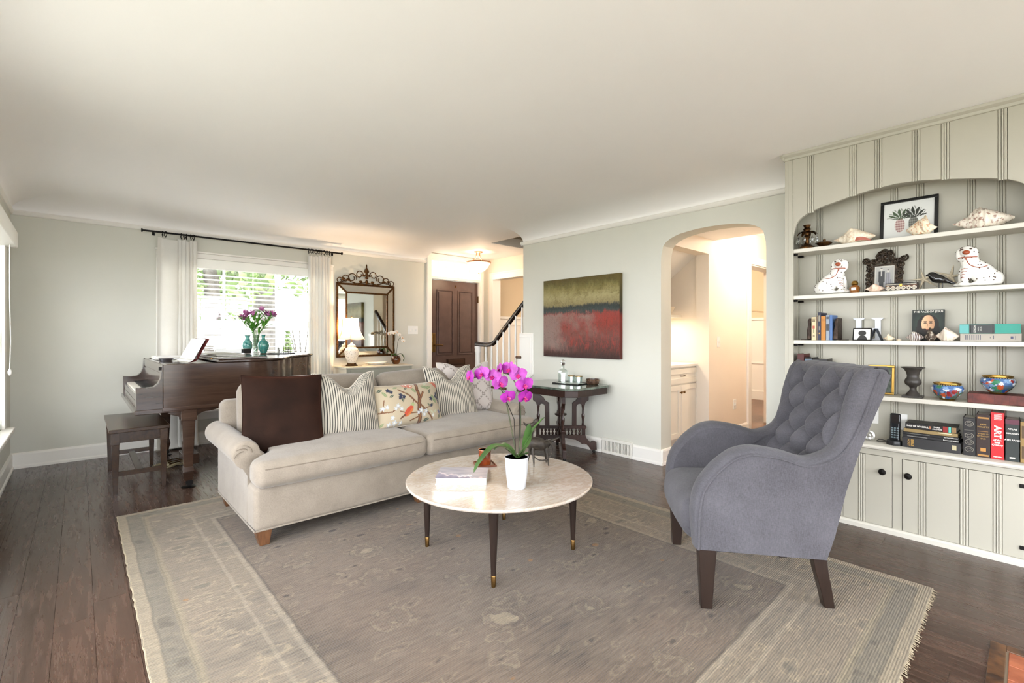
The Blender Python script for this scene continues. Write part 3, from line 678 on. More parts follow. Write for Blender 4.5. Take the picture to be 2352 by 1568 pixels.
# ================================================================== RUG
def f_rug(nt):
    tc = nt.n('TexCoord'); sx = nt.n('SeparateXYZ', {0: tc.outputs['Object']})
    X, Y = sx.outputs[0], sx.outputs[1]
    hx, hy = 1.385, 1.86
    dx = nt.math('SUBTRACT', hx, nt.math('ABSOLUTE', X)); dy = nt.math('SUBTRACT', hy, nt.math('ABSOLUTE', Y))
    med = nt.noise(nt.coord('Object', (1, 1.5, 1)), 9, 4, 0.62, 0.8); wv = nt.noise(nt.coord('Object'), 5, 2)
    d = nt.math('ADD', nt.math('MINIMUM', dx, dy), nt.math('MULTIPLY_ADD', wv, 0.024, -0.012)); dn = nt.math('DIVIDE', d, 0.5)
    streak = nt.noise(nt.coord('Object', (2.0, 22, 1)), 2.5, 5, 0.68, 0.6); big = nt.noise(nt.coord('Object'), 1.5, 4, 0.62); hue = nt.noise(nt.coord('Object', (1, 1, 1), (5, 3, 1)), 1.1, 3, 0.6)
    def band(stops): return nt.ramp(dn, [(p, (v, v, v)) for p, v in stops])
    def mul(*a):
        o = a[0]
        for q in a[1:]: o = nt.math('MULTIPLY', o, q)
        return o
    def spots(scale, vec, lo, hi, warp, feature='F1'):
        vo = nt.n('TexVoronoi', {'Vector': vec, 'Scale': scale, 'Randomness': 0.85}, feature=feature)
        return nt.math('ADD', vo.outputs['Distance'], nt.math('MULTIPLY_ADD', med, warp, -warp / 2))
    mixf = nt.math('MULTIPLY_ADD', streak, 0.5, nt.math('MULTIPLY', big, 0.5))
    field = nt.ramp(mixf, [(0.36, C('#4a4037')), (0.47, C('#625547')), (0.56, C('#6d6052')), (0.68, C('#615b51'))])
    field = nt.mix(nt.math('MULTIPLY', nt.ramp(hue, [(0.45, (0, 0, 0)), (0.62, (1, 1, 1))]), 0.35), field, C('#74604f'))
    bord = nt.ramp(mixf, [(0.34, C('#5c5347')), (0.46, C('#766b5c')), (0.58, C('#837563')), (0.72, C('#696257'))])
    isf = band([(0.935, 0), (0.95, 1)]); isb = band([(0.29, 0), (0.31, 1), (0.90, 1), (0.92, 0)])
    # field: pale rosettes with a dark outline, leaf sprays, small rust buds
    v0 = nt.coord('Object', (1, 1, 0)); s1 = spots(3.7, v0, 0, 0, 0.6)
    ros = nt.ramp(s1, [(0.13, (0.8, 0.8, 0.8)), (0.17, (0.1, 0.1, 0.1)), (0.20, (0, 0, 0)), (0.27, (0, 0, 0)), (0.29, (0.55, 0.55, 0.55)), (0.33, (0, 0, 0))]); out = nt.ramp(s1, [(0.15, (0, 0, 0)), (0.175, (1, 1, 1)), (0.20, (0, 0, 0)), (0.31, (0, 0, 0)), (0.335, (0.8, 0.8, 0.8)), (0.36, (0, 0, 0))])
    c = nt.mix(mul(ros, 0.62), field, C('#978a72')); c = nt.mix(mul(out, 0.6), c, C('#4a4136'))
    s2 = spots(7.5, nt.coord('Object', (1, 1.7, 0), (2, 5, 0)), 0, 0, 0.9)
    c = nt.mix(mul(nt.ramp(s2, [(0.05, (1, 1, 1)), (0.12, (0, 0, 0))]), 0.8), c, C('#332b22'))
    c = nt.mix(mul(nt.ramp(s2, [(0.20, (0, 0, 0)), (0.24, (1, 1, 1)), (0.30, (0, 0, 0))]), 0.30), c, C('#9c8d74'))
    s4 = spots(4.4, nt.coord('Object', (1, 1.3, 0), (3.1, 1.7, 0)), 0, 0, 0.45); bud = nt.ramp(s4, [(0.04, (1, 1, 1)), (0.08, (0, 0, 0))])
    # border: dense angular flecks
    s3 = spots(5.0, nt.coord('Object', (1.3, 2.4, 0)), 0, 0, 1.0); bc2 = nt.mix(mul(nt.ramp(s3, [(0.10, (1, 1, 1)), (0.2, (0, 0, 0))]), 0.6), bord, C('#5f594c')); bc2 = nt.mix(mul(nt.ramp(s3, [(0.28, (0, 0, 0)), (0.33, (1, 1, 1)), (0.40, (0, 0, 0))]), 0.35), bc2, C('#b3a385'))
    c = nt.mix(isf, bc2, c); c = nt.mix(mul(bud, 0.65), c, C('#8f6634'))
    g = nt.ramp(dn, [(0.0, C('#918570')), (0.085, C('#978a73')), (0.10, C('#6e685a')), (0.235, C('#676154')), (0.25, C('#92866d')), (0.30, C('#847963'))])
    c = nt.mix(band([(0.29, 0.62), (0.31, 0)]), c, g)
    c = nt.mix(mul(band([(0.70, 0), (0.71, 1), (0.73, 1), (0.745, 0), (0.88, 0), (0.895, 1), (0.92, 1), (0.94, 0)]), 0.34), c, C('#a09480'))
    c = nt.mix(mul(band([(0.935, 0), (0.95, 1), (0.97, 0)]), 0.6), c, C('#463f34')); c = nt.mix(mul(band([(0.08, 0), (0.095, 1), (0.11, 0), (0.24, 0), (0.255, 1), (0.27, 0)]), 0.45), c, C('#4f483c'))
    da = spots(1.6, nt.coord('Object', (7, 7, 0)), 0, 0, 0.25); dm = mul(nt.ramp(da, [(0.22, (1, 1, 1)), (0.32, (0, 0, 0))]), band([(0.10, 0), (0.12, 1), (0.22, 1), (0.24, 0)]))
    c = nt.mix(mul(dm, 0.6), c, C('#544d40'))
    fine = nt.noise(nt.coord('Object', (40, 170, 1)), 3, 4, 0.75); fine2 = nt.noise(nt.coord('Object', (6, 40, 1)), 3, 4, 0.7)
    c = nt.mix(0.9, c, nt.ramp(nt.math('MULTIPLY_ADD', fine, 0.5, nt.math('MULTIPLY', fine2, 0.5)), [(0.34, (0.42, 0.40, 0.37)), (0.5, (0.92, 0.92, 0.92)), (0.66, (1.35, 1.33, 1.3))]), 'MULTIPLY')
    base(nt, c)
    rib = nt.n('TexWave', {'Vector': nt.coord('Object', (1, 1, 0)), 'Scale': 38.0, 'Distortion': 1.2, 'Detail': 2.0}, wave_type='BANDS', bands_direction='Y')
    nt.bump(nt.math('MULTIPLY_ADD', fine, 0.8, rib.outputs['Fac']), 0.5, 0.004)
m_rug = pm('faded_rug', rough=0.95, spec=0.1, sheen=0.15, fn=f_rug)
RX0, RX1, RY0, RY1 = 0.183, 2.953, 0.30, 4.02
rug = thing('area_rug', 'large faded oriental rug in taupe and cream under the seating', 'rug', ((RX0 + RX1) / 2, (RY0 + RY1) / 2, 0))
hx, hy = (RX1 - RX0) / 2, (RY1 - RY0) / 2
r = random.Random(5); ripple = [r.uniform(-0.004, 0.004) for _ in range(400)]
def rugf(z):
    def fn(u, v):
        x, y = (u - 0.5) * 2 * hx, (v - 0.5) * 2 * hy
        if u in (0.0, 1.0): x += ripple[int(v * 90)]
        if v in (0.0, 1.0): y += ripple[100 + int(u * 70)]
        return (x, y, z)
    return fn
mb = MB(); mb.grid(rugf(0.011), 70, 90); top_n = len(mb.v); mb.grid(rugf(0.0012), 70, 90, flip=True)
U = 71
def edge_ids():
    e = [i for i in range(71)] + [j * U + 70 for j in range(1, 91)] + [90 * U + i for i in range(69, -1, -1)] + [j * U for j in range(89, 0, -1)]
    return e
e = edge_ids(); n = len(e)
mb.f += [(e[(k + 1) % n], e[k], e[k] + top_n, e[(k + 1) % n] + top_n) for k in range(n)]
mb.build('pile', m_rug, rug, 40)
m_fr = pm('rug_fringe', '#a4977f', 0.95)
for sg in (-1, 1):
    mb = MB()
    for k in range(430):
        x = -hx + 2 * hx * (k + r.random()) / 430; L = r.uniform(0.008, 0.022); dxx = r.uniform(-0.008, 0.008)
        y0 = sg * (hy - 0.004)
        mb.add([(x - 0.0025, y0, 0.009), (x + 0.0025, y0, 0.009), (x + dxx + 0.002, y0 + sg * L, 0.002), (x + dxx - 0.002, y0 + sg * L, 0.002)], [(0, 1, 2, 3)])
    stuff(mb.build('fringe', m_fr, rug, 0))
for sg in (-1, 1):
    mb = MB(); mb.tube([(sg * (hx - 0.002) + ripple[k % 90] * 0.7, -hy + 2 * hy * k / 90, 0.0065) for k in range(91)], 0.005, 6); mb.build('selvedge', m_fr, rug)

# ================================================================== HEARTH at the room's near corner
h = thing('hearth', 'terracotta tiled hearth framed by a burl wood board set in the floor', 'hearth', (2.1, -0.45, 0))
m_burl = pm('burl', rough=0.3, fn=f_noise('#2c1a0f', '#6a4524', 16, 0.1, 6))
HM = Matrix.Translation((-2.1, 0.45, 0))
for b in ((1.5, 2.63, 0.055, 0.10), (2.585, 2.63, -1.0, 0.055)):
    mb = MB(HM); mb.box(b[0], b[1], b[2], b[3], 0.0003, 0.006); mb.build('border_board', m_burl, h, 0, 0.002)
m_terra = pm('terracotta', rough=0.55, fn=f_noise('#8a4a30', '#a65f40', 14, 0.2))
mb = MB(HM); mb.box(1.5, 2.585, -1.0, 0.055, 0.0003, 0.002); mb.build('mortar', pm('mortar', '#8a7a68', 0.9), h, 0)
for a in range(10):
    for b in range(5):
        x0, y0 = 2.583 - 0.104 * (a + 1), 0.053 - 0.205 * (b + 1)
        mb = MB(HM); mb.box(x0, x0 + 0.1, y0, y0 + 0.2, 0.0005, 0.006); mb.build('tile', m_terra, h, 0, 0.002)

# ================================================================== SOFA
m_sofa = pm('oatmeal_linen', rough=0.9, sheen=0.25, fn=f_fabric('#7a6f62', '#94897b', 380, 0.4))
m_sofaleg = pm('sofa_leg_wood', rough=0.35, fn=f_wood('#4a2f20', '#7a5538', 'z', 1.5))
SX, SY = 1.79, 3.36
sofa = thing('sofa', 'oatmeal linen sofa with rolled arms and two wide seat cushions', 'sofa', (SX, SY, 0.011))
SM = Matrix.Translation((-SX, -SY, -0.011))
def smb(): return MB(SM)
def lw(o):   # base slightly wavy bottom
    return o
mb = smb(); mb.rbox((1.79, 3.345, 0.225), (1.075, 0.465, 0.125), 0.03, 10, (0, 0.012, 0)); mb.build('base', m_sofa, sofa, 60)
mb = smb(); mb.tube(smooth_path([(0.722, 2.884, 0.108), (1.79, 2.876, 0.108), (2.858, 2.884, 0.108)], 8), 0.005, 6); mb.tube([(0.716, 2.884, 0.108), (0.716, 3.80, 0.108)], 0.005, 6); mb.build('welt', m_sofa, sofa)
mb = smb(); mb.rbox((1.79, 3.755, 0.50), (1.075, 0.075, 0.25), 0.05, 10); mb.build('back_frame', m_sofa, sofa, 60)
# T-shaped seat cushions, the outer front corner reaching past the arm
def seat_warp(sgn):
    def w(o):
        x, y, z = o
        # notch for the arm on the outer side behind the front
        outer = sgn * x
        t = sstep(-0.14, -0.28, y)      # 1 near front
        lim = 0.40
        if outer > lim: x = sgn * (lim + (outer - lim) * (1.0 * t + 0.0 * (1 - t)) if t > 0 else lim)
        return (x, y, z)
    return w
for sgn, cx in ((-1, 1.25), (1, 2.33)):
    mb = smb(); mb.rbox((cx, 3.22, 0.425), (0.545, 0.41, 0.075), 0.05, 16, (0.0, 0.02, 0.035), seat_warp(sgn)); c_ = mb.build('seat_cushion', m_sofa, sofa, 75)
    m2 = smb(); xa, xb = (cx - 0.53, cx + 0.53); zt = 0.462
    m2.tube([(cx + 0.50 * k / 10, 2.8105 - 0.0151 * (1 - (0.50 * k / 10 / 0.545) ** 2), zt) for k in range(-10, 11)], 0.0032, 6); m2.build('seam', pm('sofa_seam', '#786d60', 0.9), c_)
for cx in (1.288, 2.292):
    def wb(o):
        y = o[1] - 0.12 * (o[2] + 0.25) * -0.55
        return (o[0], y, o[2])
    mb = smb(); mb.rbox((cx, 3.585, 0.665), (0.50, 0.095, 0.215), 0.085, 10, (0.0, 0.04, 0.02), wb); mb.build('back_cushion', m_sofa, sofa, 75)
# rolled arms
for sgn in (-1, 1):
    xc = SX + sgn * 1.055
    prof = []
    # side view of the arm front: post rising into an outward roll (x offset outward, z)
    outline = [(-0.075, 0.12), (0.022, 0.12), (0.022, 0.40)] + [(0.025 + 0.075 * math.cos(a) - 0.0, 0.515 + 0.075 * math.sin(a)) for a in [R(-70 + 10 * k) for k in range(0, 26)]] + [(-0.075, 0.50)]
    pts = [(xc + sgn * p[0], p[1]) for p in outline]
    def ring(y, s, dz):
        return [(xc + sgn * (0.0 + (p[0]) * s), y, 0.12 + (p[1] - 0.12) * 1.0 + dz * (1 if p[1] > 0.3 else 0)) for p in outline]
    rings = [ring(3.03, 0.9, -0.012), ring(3.035, 0.97, -0.004), ring(3.05, 1.0, 0.0), ring(3.3, 1.0, 0.006), ring(3.55, 1.0, 0.01), ring(3.80, 1.0, 0.012)]
    vs = [p for rg in rings for p in rg]; n = len(outline); fs = []
    for a in range(len(rings) - 1):
        for k in range(n):
            f = (a * n + k, a * n + (k + 1) % n, (a + 1) * n + (k + 1) % n, (a + 1) * n + k)
            fs.append(f if sgn < 0 else tuple(reversed(f)))
    fs += [tuple(range(n)) if sgn > 0 else tuple(reversed(range(n))), tuple(range((len(rings) - 1) * n, len(rings) * n))]
    mb = smb(); mb.add(vs, fs); arm = mb.build('arm', m_sofa, sofa, 50)
    m2 = smb()
    for (a0, a1) in ((100, 35), (150, 70), (60, -5)):
        m2.tube([(xc + sgn * (0.025 + (0.03 + 0.035 * k / 4) * math.cos(R(a0 + (a1 - a0) * k / 4))), 3.026 - 0.0015 * k, 0.505 + (0.03 + 0.035 * k / 4) * math.sin(R(a0 + (a1 - a0) * k / 4))) for k in range(5)], 0.0025, 5)
    m2.build('pleat', pm('sofa_seam'), arm)
for (lx, ly, ox) in ((0.775, 2.935, 1), (0.775, 3.765, 1), (1.79, 2.935, 0), (2.805, 2.935, -1), (2.805, 3.765, -1), (1.79, 3.765, 0)):
    mb = smb(); mb.taper(lx, ly, 0.011, 0.05, 0.05, 0.105, 0.085, 0.085, -0.008 * ox, 0); mb.build('leg', m_sofaleg, sofa, 0, 0.003)

# ---- throw pillows
def pillow_fn(w, h, th, chop=0.0, chopx=0.0, pinch=0.06, sag=0.0):
    def S(u, v, side):
        a, b = 2 * u - 1, 2 * v - 1
        x = a * (1 - pinch * (1 - b * b)) * w / 2
        z = b * (1 - pinch * (1 - a * a)) * h / 2
        t = th * ((1 - a ** 4) * (1 - b ** 4)) ** 0.55 * (0.85 + 0.15 * math.cos(a * 2))
        cz = chop * math.exp(-((a - chopx) / 0.42) ** 2) * sstep(0.0, 1.0, b)
        z -= cz; t *= 1 - 0.45 * math.exp(-((a - chopx) / 0.25) ** 2) * sstep(0.2, 1.0, b) * (1 if chop else 0)
        return Vector((x, -side * t / 2, z))
    return S
def pillow(label, w, h, th, loc, rz, lean, colfn, chop=0.0, chopx=0.0, mat=None, roll=0, pinch=0.06, nu=90, nv=90, edge=None):
    S = pillow_fn(w, h, th, chop, chopx, pinch)
    M_ = Matrix.Rotation(rz, 4, 'Z') @ Matrix.Rotation(lean, 4, 'X') @ Matrix.Rotation(roll, 4, 'Y')
    def W(p): return M_ @ Vector((p[0], p[1], p[2] + h / 2 * 0.97))
    t = thing('throw_pillow', label, 'pillow', loc, 0, 'throw pillows along the sofa')
    m = mat or m_printf
    if colfn: f = paint_grid(lambda u, v: W(S(u, v, 1)), colfn, nu, nv, 'front_panel', m, t)
    else: mb = MB(); mb.grid(lambda u, v: W(S(u, v, 1)), 40, 40); f = mb.build('front_panel', m, t, 70)
    mb = MB(); mb.grid(lambda u, v: W(S(u, v, -1)), 30, 30, flip=True)
    if colfn: 
        m2 = pm('pillow_backing', '#cfc6b6', 0.9); mb.build('back_panel', m2, t, 70)
    else: mb.build('back_panel', m, t, 70)
    mb = MB(); rim = [W(S(k / 20, 0, 1)) for k in range(20)] + [W(S(1, k / 20, 1)) for k in range(20)] + [W(S(1 - k / 20, 1, 1)) for k in range(20)] + [W(S(0, 1 - k / 20, 1)) for k in range(20)]
    mb.tube(rim, 0.0035, 6, closed=True); mb.build('piping', edge or (mat if mat else pm('pillow_backing')), t)
    return t
m_velvet = pm('brown_velvet', rough=0.9, spec=0.15, sheen=0.12, fn=f_noise('#1b110c', '#2a1a13', 5, 0.15, bscale=300))
m_velvet.node_tree.nodes['Principled BSDF'].inputs['Sheen Tint'].default_value = C('#c86a48')
ZS = 0.503
pillow('large plain brown velvet pillow at the sofa arm', 0.48, 0.50, 0.17, (0.945, 3.135, ZS - 0.03), R(-8), R(-20), None, mat=m_velvet, pinch=0.055, roll=R(2))
stripe_c, stripe_d = C('#afa798'), C('#2f2d2b')
def stripes(chopx):
    def f(u, v):
        a, b = 2 * u - 1, 2 * v - 1
        q = u * 27
        # the chopped flap shows its stripes on the slant
        fl = (b - 0.25) - abs(a - chopx) * 0.9
        if fl > 0: q = (b * (0.8 if a > chopx else -0.8) + a * 0.6) * 17
        w = q - math.floor(q); return stripe_d if w < 0.36 else stripe_c
    return f
pillow('narrow striped pillow with a chopped top beside the brown velvet pillow', 0.44, 0.46, 0.17, (1.395, 3.19, ZS - 0.005), R(-4), R(-18), stripes(0.1), 0.11, 0.05, nu=250, nv=60)
pillow('narrow striped pillow with a chopped top in front of the trellis pillow', 0.45, 0.46, 0.17, (2.345, 3.27, ZS), R(-8), R(-20), stripes(-0.1), 0.12, 0.0, nu=250, nv=60)
tre_a, tre_b = C('#b9b0aa'), C('#857b75')
def trellis(u, v):
    x, y = u * 3.2, v * 3.2
    fx, fy = abs((x % 1) - 0.5) * 2, abs((y % 1) - 0.5) * 2
    # stepped four-point lattice
    def st(q): return math.floor(q * 4 + 0.5) / 4 
    d = abs(st(fx) + st(fy) - 1.0)
    e1 = abs(fx + fy - 1.0)
    near = min(abs(fx - k / 4 - 0.125) for k in range(4)); 
    on = (abs(fy - (1 - (math.floor(fx * 4) + 0.5) / 4)) < 0.045) or (near < 0.04 and abs(fx + fy - 1) < 0.16)
    return tre_b if on else tre_a
pillow('pale trellis patterned pillow in the far sofa corner', 0.52, 0.47, 0.16, (2.60, 3.42, ZS), R(-14), R(-17), trellis, 0.09, 0.1, nu=120, nv=120)
# the flowering-tree print of the oblong pillow, drawn in panel coordinates (0..1.75 wide, 0..1 high)
fb = C('#a5977f'); trunk = C('#5a3826'); leafc = C('#6f7f58'); dleaf = C('#2f4438'); navy = C('#20263c'); red = C('#b0452c'); blos = C('#a9adb0'); pink = C('#b5644f'); gold = C('#b07d3a'); sage = C('#a8ad93')
BR = [((1.02, -0.02), (1.0, 0.3), 0.05), ((1.0, 0.3), (1.08, 0.62), 0.05), ((1.08, 0.62), (1.05, 0.8), 0.045), ((1.05, 0.8), (1.1, 1.02), 0.04), ((1.08, 0.55), (1.2, 0.72), 0.03), ((1.0, 0.45), (0.8, 0.68), 0.022), ((0.8, 0.68), (0.55, 0.84), 0.016), ((1.08, 0.42), (1.25, 0.22), 0.025), ((1.25, 0.22), (1.38, 0.06), 0.02),
      ((1.0, 0.25), (0.72, 0.24), 0.014), ((0.72, 0.24), (0.5, 0.32), 0.012), ((0.02, 0.36), (0.3, 0.33), 0.014), ((0.3, 0.33), (0.48, 0.42), 0.012), ((0.98, 0.15), (0.75, 0.08), 0.014), ((0.08, 0.36), (0.16, 0.62), 0.01), ((1.12, 0.3), (1.36, 0.36), 0.01)]
LEAF = [(0.12, 0.86, 0.5, 0.08, dleaf), (0.2, 0.76, -1.0, 0.09, leafc), (0.5, 0.9, 0.2, 0.07, leafc), (0.75, 0.86, 0.6, 0.06, dleaf), (0.62, 0.6, 1.3, 0.08, dleaf), (0.95, 0.8, -0.9, 0.1, leafc), (1.28, 0.86, -0.3, 0.11, leafc), (1.4, 0.84, 0.3, 0.1, leafc), (1.42, 0.74, 0.9, 0.08, dleaf), (1.52, 0.54, -1.0, 0.14, leafc), (1.35, 0.95, 0.6, 0.09, sage), (1.42, 0.4, 0.4, 0.07, dleaf), (1.32, 0.4, 2.2, 0.06, dleaf), (1.5, 0.24, 0.7, 0.07, sage), (1.38, 0.22, 2.4, 0.07, sage), (0.35, 0.7, 0.5, 0.07, dleaf), (0.75, 0.72, 2.0, 0.06, leafc), (1.2, 0.06, 0.2, 0.09, dleaf), (0.06, 0.08, 0.6, 0.07, leafc), (1.6, 0.12, 1.2, 0.07, dleaf), (1.56, 1.0, -0.9, 0.14, gold), (1.35, 1.02, 0.1, 0.1, gold), (1.66, 0.9, -0.7, 0.13, red)]
DOT = [(0.3, 0.84, 0.06, navy), (0.36, 0.8, 0.05, navy), (0.58, 0.7, 0.06, navy), (0.65, 0.66, 0.055, navy), (0.55, 0.64, 0.05, navy), (0.82, 0.95, 0.09, pink), (0.9, 0.92, 0.08, pink), (0.74, 0.95, 0.06, pink), (1.64, 0.66, 0.06, navy), (1.66, 0.56, 0.07, navy), (1.7, 0.47, 0.06, navy), (1.6, 0.6, 0.05, navy), (1.42, 0.55, 0.06, navy), (1.4, 0.38, 0.05, navy), (1.62, 0.22, 0.06, C('#5a5a74')), (0.1, 0.44, 0.055, blos), (0.2, 0.46, 0.05, blos), (0.46, 0.46, 0.06, blos), (0.54, 0.38, 0.055, blos), (0.4, 0.4, 0.05, blos), (0.3, 0.2, 0.055, blos), (1.06, 0.28, 0.07, blos), (0.98, 0.24, 0.05, blos), (1.2, 0.26, 0.06, blos), (1.14, 0.18, 0.055, blos), (0.35, 0.08, 0.07, blos), (0.22, 0.06, 0.06, blos), (0.5, 0.06, 0.05, blos), (1.4, 0.14, 0.045, blos)]
def floral(u, v):
    x, y = u * 1.75, v; c = fb
    for (x0, y0, an, L, cc) in LEAF:
        dx, dy = x - x0, y - y0; a = dx * math.cos(an) + dy * math.sin(an); b = -dx * math.sin(an) + dy * math.cos(an)
        if abs(a) < L and abs(b) < L * 0.36 * (1 - (a / L) ** 2): c = mixc(cc, fb, 0.45) if abs(b) < 0.008 else cc
    for (A, B, w) in BR:
        d, t = seg_d(x, y, A[0], A[1], B[0], B[1])
        if d < w: c = trunk if d > w * 0.3 else mixc(trunk, gold, 0.3)
    for (x0, y0, rr, cc) in DOT:
        d = math.hypot(x - x0, y - y0); an = math.atan2(y - y0, x - x0)
        if d < rr * (0.78 + 0.22 * math.cos(5 * an)): c = cc if d > rr * 0.3 else (C('#d8d2c0') if cc in (blos, pink) else cc)
    # the red bird on its branch
    a, b = x - 0.72, y - 0.30; q = a * 0.75 + b * 0.66; w = -a * 0.66 + b * 0.75
    if abs(q) < 0.17 and abs(w) < 0.075 * (1 - (q / 0.17) ** 2) ** 0.5: c = red if w > -0.02 else mixc(red, gold, 0.5)
    if math.hypot(x - 0.85, y - 0.45) < 0.045: c = C('#8f9a6a')
    if seg_d(x, y, 0.86, 0.48, 0.9, 0.58)[0] < 0.012 or seg_d(x, y, 0.60, 0.22, 0.50, 0.16)[0] < 0.02: c = trunk
    return c
pillow('oblong cream pillow printed with a flowering tree and red bird', 0.57, 0.33, 0.16, (1.88, 3.185, ZS + 0.005), R(1), R(-20), floral, nu=190, nv=110, pinch=0.05)
# ================================================================== ARMCHAIR
m_chair = pm('grey_chenille', rough=0.9, sheen=0.12, fn=f_fabric('#38363a', '#565459', 300, 0.6, 6))
CA = math.atan2(0.773, -0.635)
ac = thing('armchair', 'grey button-tufted armchair with low sloping arms and dark legs', 'armchair', (2.436, 0.946, 0.011), CA)
AO = Matrix.Translation((0, 0, -0.011))
def amb(): return MB(AO)
out_path = smooth_path([(0.305, 0.27), (0.300, 0.43), (0.281, 0.525), (0.230, 0.60), (0.180, 0.647), (0.135, 0.676), (0.07, 0.688), (-0.033, 0.674), (-0.13, 0.648), (-0.215, 0.668), (-0.276, 0.715), (-0.325, 0.803), (-0.360, 0.893), (-0.395, 0.995), (-0.415, 1.045)], 4) if False else [Vector((p.x, p.y)) for p in smooth_path([(a, b, 0) for a, b in [(0.305, 0.27), (0.300, 0.43), (0.281, 0.525), (0.230, 0.60), (0.180, 0.647), (0.135, 0.676), (0.07, 0.688), (-0.033, 0.674), (-0.13, 0.648), (-0.215, 0.668), (-0.276, 0.715), (-0.325, 0.803), (-0.360, 0.893), (-0.395, 0.995), (-0.415, 1.045)]], 4)]
rear = [(-0.452, 1.035), (-0.425, 0.95), (-0.385, 0.85), (-0.335, 0.72), (-0.283, 0.55), (-0.24, 0.36), (-0.208, 0.258)]
NP = len(out_path)
def nrm(k):
    t = out_path[min(k + 1, NP - 1)] - out_path[max(k - 1, 0)]; t.normalize(); return Vector((t.y, -t.x)) * 1.0
for sgn in (1, -1):
    yo = lambda k: 0.345
    yi = lambda k: interp([(0, 0.245), (16, 0.24), (34, 0.235), (44, 0.255), (NP - 1, 0.265)], k)
    m = 9
    vs = []
    for k, p in enumerate(out_path):
        nn = nrm(k); nn = Vector((abs(nn.x), nn.y)) if k < 4 else nn
        if nn.y < -0.05: nn = -nn
        if k >= 40 and nn.x < 0: nn = -nn
        rr = 0.030 * min(1.0, 0.4 + k / 6.0) + 0.040 * sstep(38, 50, k) * (1 - 0.55 * sstep(52, 56, k))
        for j in range(m):
            th = PI * j / (m - 1); yy = (yo(k) + yi(k)) / 2 + (yo(k) - yi(k)) / 2 * math.cos(th)
            q = p + nn * (rr * math.sin(th) ** 0.8)
            vs.append((q.x, sgn * yy, q.y))
    fs = []
    for k in range(NP - 1):
        for j in range(m - 1):
            f = (k * m + j, k * m + j + 1, (k + 1) * m + j + 1, (k + 1) * m + j); fs.append(f if sgn > 0 else tuple(reversed(f)))
    mb = amb(); mb.add(vs, fs)
    # top end cap
    fs2 = tuple((NP - 1) * m + j for j in range(m)); mb.f.append(fs2)
    mb.build('arm_roll', m_chair, ac, 80)
    poly = [(p.x, p.y) for p in out_path] + rear
    mb = amb(); n = len(poly)
    mb.add([(x, sgn * (yo(min(i, NP - 1)) - 0.001), z) for i, (x, z) in enumerate(poly)], [tuple(range(n)) if sgn < 0 else tuple(reversed(range(n)))])
    def yinn(i): return yi(i) if i < NP else 0.24
    mb.add([(x, sgn * yinn(i), z) for i, (x, z) in enumerate(poly)], [tuple(range(n)) if sgn > 0 else tuple(reversed(range(n)))])
    sp_ = mb.build('side_panel', m_chair, ac, 0)
    mb = amb(); mb.tube([(p.x, sgn * (yo(k) + 0.002), p.y) for k, p in enumerate(out_path)], 0.0055, 6); mb.build('piping', m_chair, sp_)
    for (bx_, bz) in ((0.16, 0.575), (0.03, 0.585), (-0.10, 0.575)):
        mb = amb(); mb.lathe([(0.011, 0.0), (0.009, 0.005), (0.0, 0.007)], (0, 0, 0), 12); mb.v = [Vector((bx_ + v.x, sgn * (0.243 - v.z) if True else 0, bz + v.y)) for v in mb.v]; 
        if sgn < 0: pass
        mb.build('button', m_chair, sp_)
# outer back between the side panels
mb = amb(); rr_ = list(reversed(rear))
mb.grid(lambda u, v: ((lambda p: (p[0] - 0.012 * (1 - (2 * u - 1) ** 2), (u - 0.5) * 2 * 0.335, p[1]))(((interp([(i / 6, q[0]) for i, q in enumerate(rr_)], v)), interp([(i / 6, q[1]) for i, q in enumerate(rr_)], v)))), 14, 18, flip=True)
mb.build('outer_back', m_chair, ac, 60)
# tufted inner back
ZB0, ZB1 = 0.42, 1.045
def bx0(z): return interp([(0.40, -0.145), (0.55, -0.175), (0.70, -0.215), (0.85, -0.265), (0.97, -0.305), (1.05, -0.335)], z)
DS, DT = 0.168, 0.20
NODES = [(i * DS / 2, 0.59 + j * DT / 2) for j in range(0, 5) for i in range(-3, 4) if (i + j) % 2 == 0]
def tuft(y, z):
    a = (y / DS + (z - 0.59) / DT); b = (y / DS - (z - 0.59) / DT)
    sa, sb = abs(math.sin(PI * a)), abs(math.sin(PI * b))
    edge = min(sa, sb)
    h = 0.5 * edge ** 0.8 + 0.5 * (sa * sb) ** 0.6
    dn = min(math.hypot(y - p[0], z - p[1]) for p in NODES)
    fade = sstep(0.50, 0.58, z) * (1 - sstep(0.99, 1.06, z) * 0.6) 
    lat = 1 - sstep(0.20, 0.27, abs(y))
    hh = lerp(1.0, h, fade * (0.35 + 0.65 * lat))
    return 0.064 * hh - 0.032 * math.exp(-(dn / 0.026) ** 2) - 0.013
def backf(u, v):
    y = (u - 0.5) * 0.56; z = lerp(ZB0, ZB1 + 0.02, v); ye = sstep(0.235, 0.28, abs(y))
    x = bx0(z) - 0.035 + tuft(y, z) - 0.05 * ye * ye - 0.012
    if v > 0.93:
        t = (v - 0.93) / 0.07; x -= 0.085 * t * t; z = lerp(ZB0, ZB1 + 0.02, 0.93) + (ZB1 + 0.02 - lerp(ZB0, ZB1 + 0.02, 0.93)) * math.sin(t * PI / 2)
    return (x, y, z)
mb = amb(); mb.grid(backf, 90, 100); ib = mb.build('tufted_back', m_chair, ac, 80)
mb = amb(); mb.grid(lambda u, v: (lerp(backf(u, 1)[0], -0.452, v), (u - 0.5) * lerp(0.56, 0.66, v), lerp(ZB1 + 0.02, 1.035, v * v)), 20, 6); mb.rbox((-0.401, 0, 1.028), (0.051, 0.343, 0.028), 0.024, 6); mb.build('top_rail', m_chair, ac, 60)
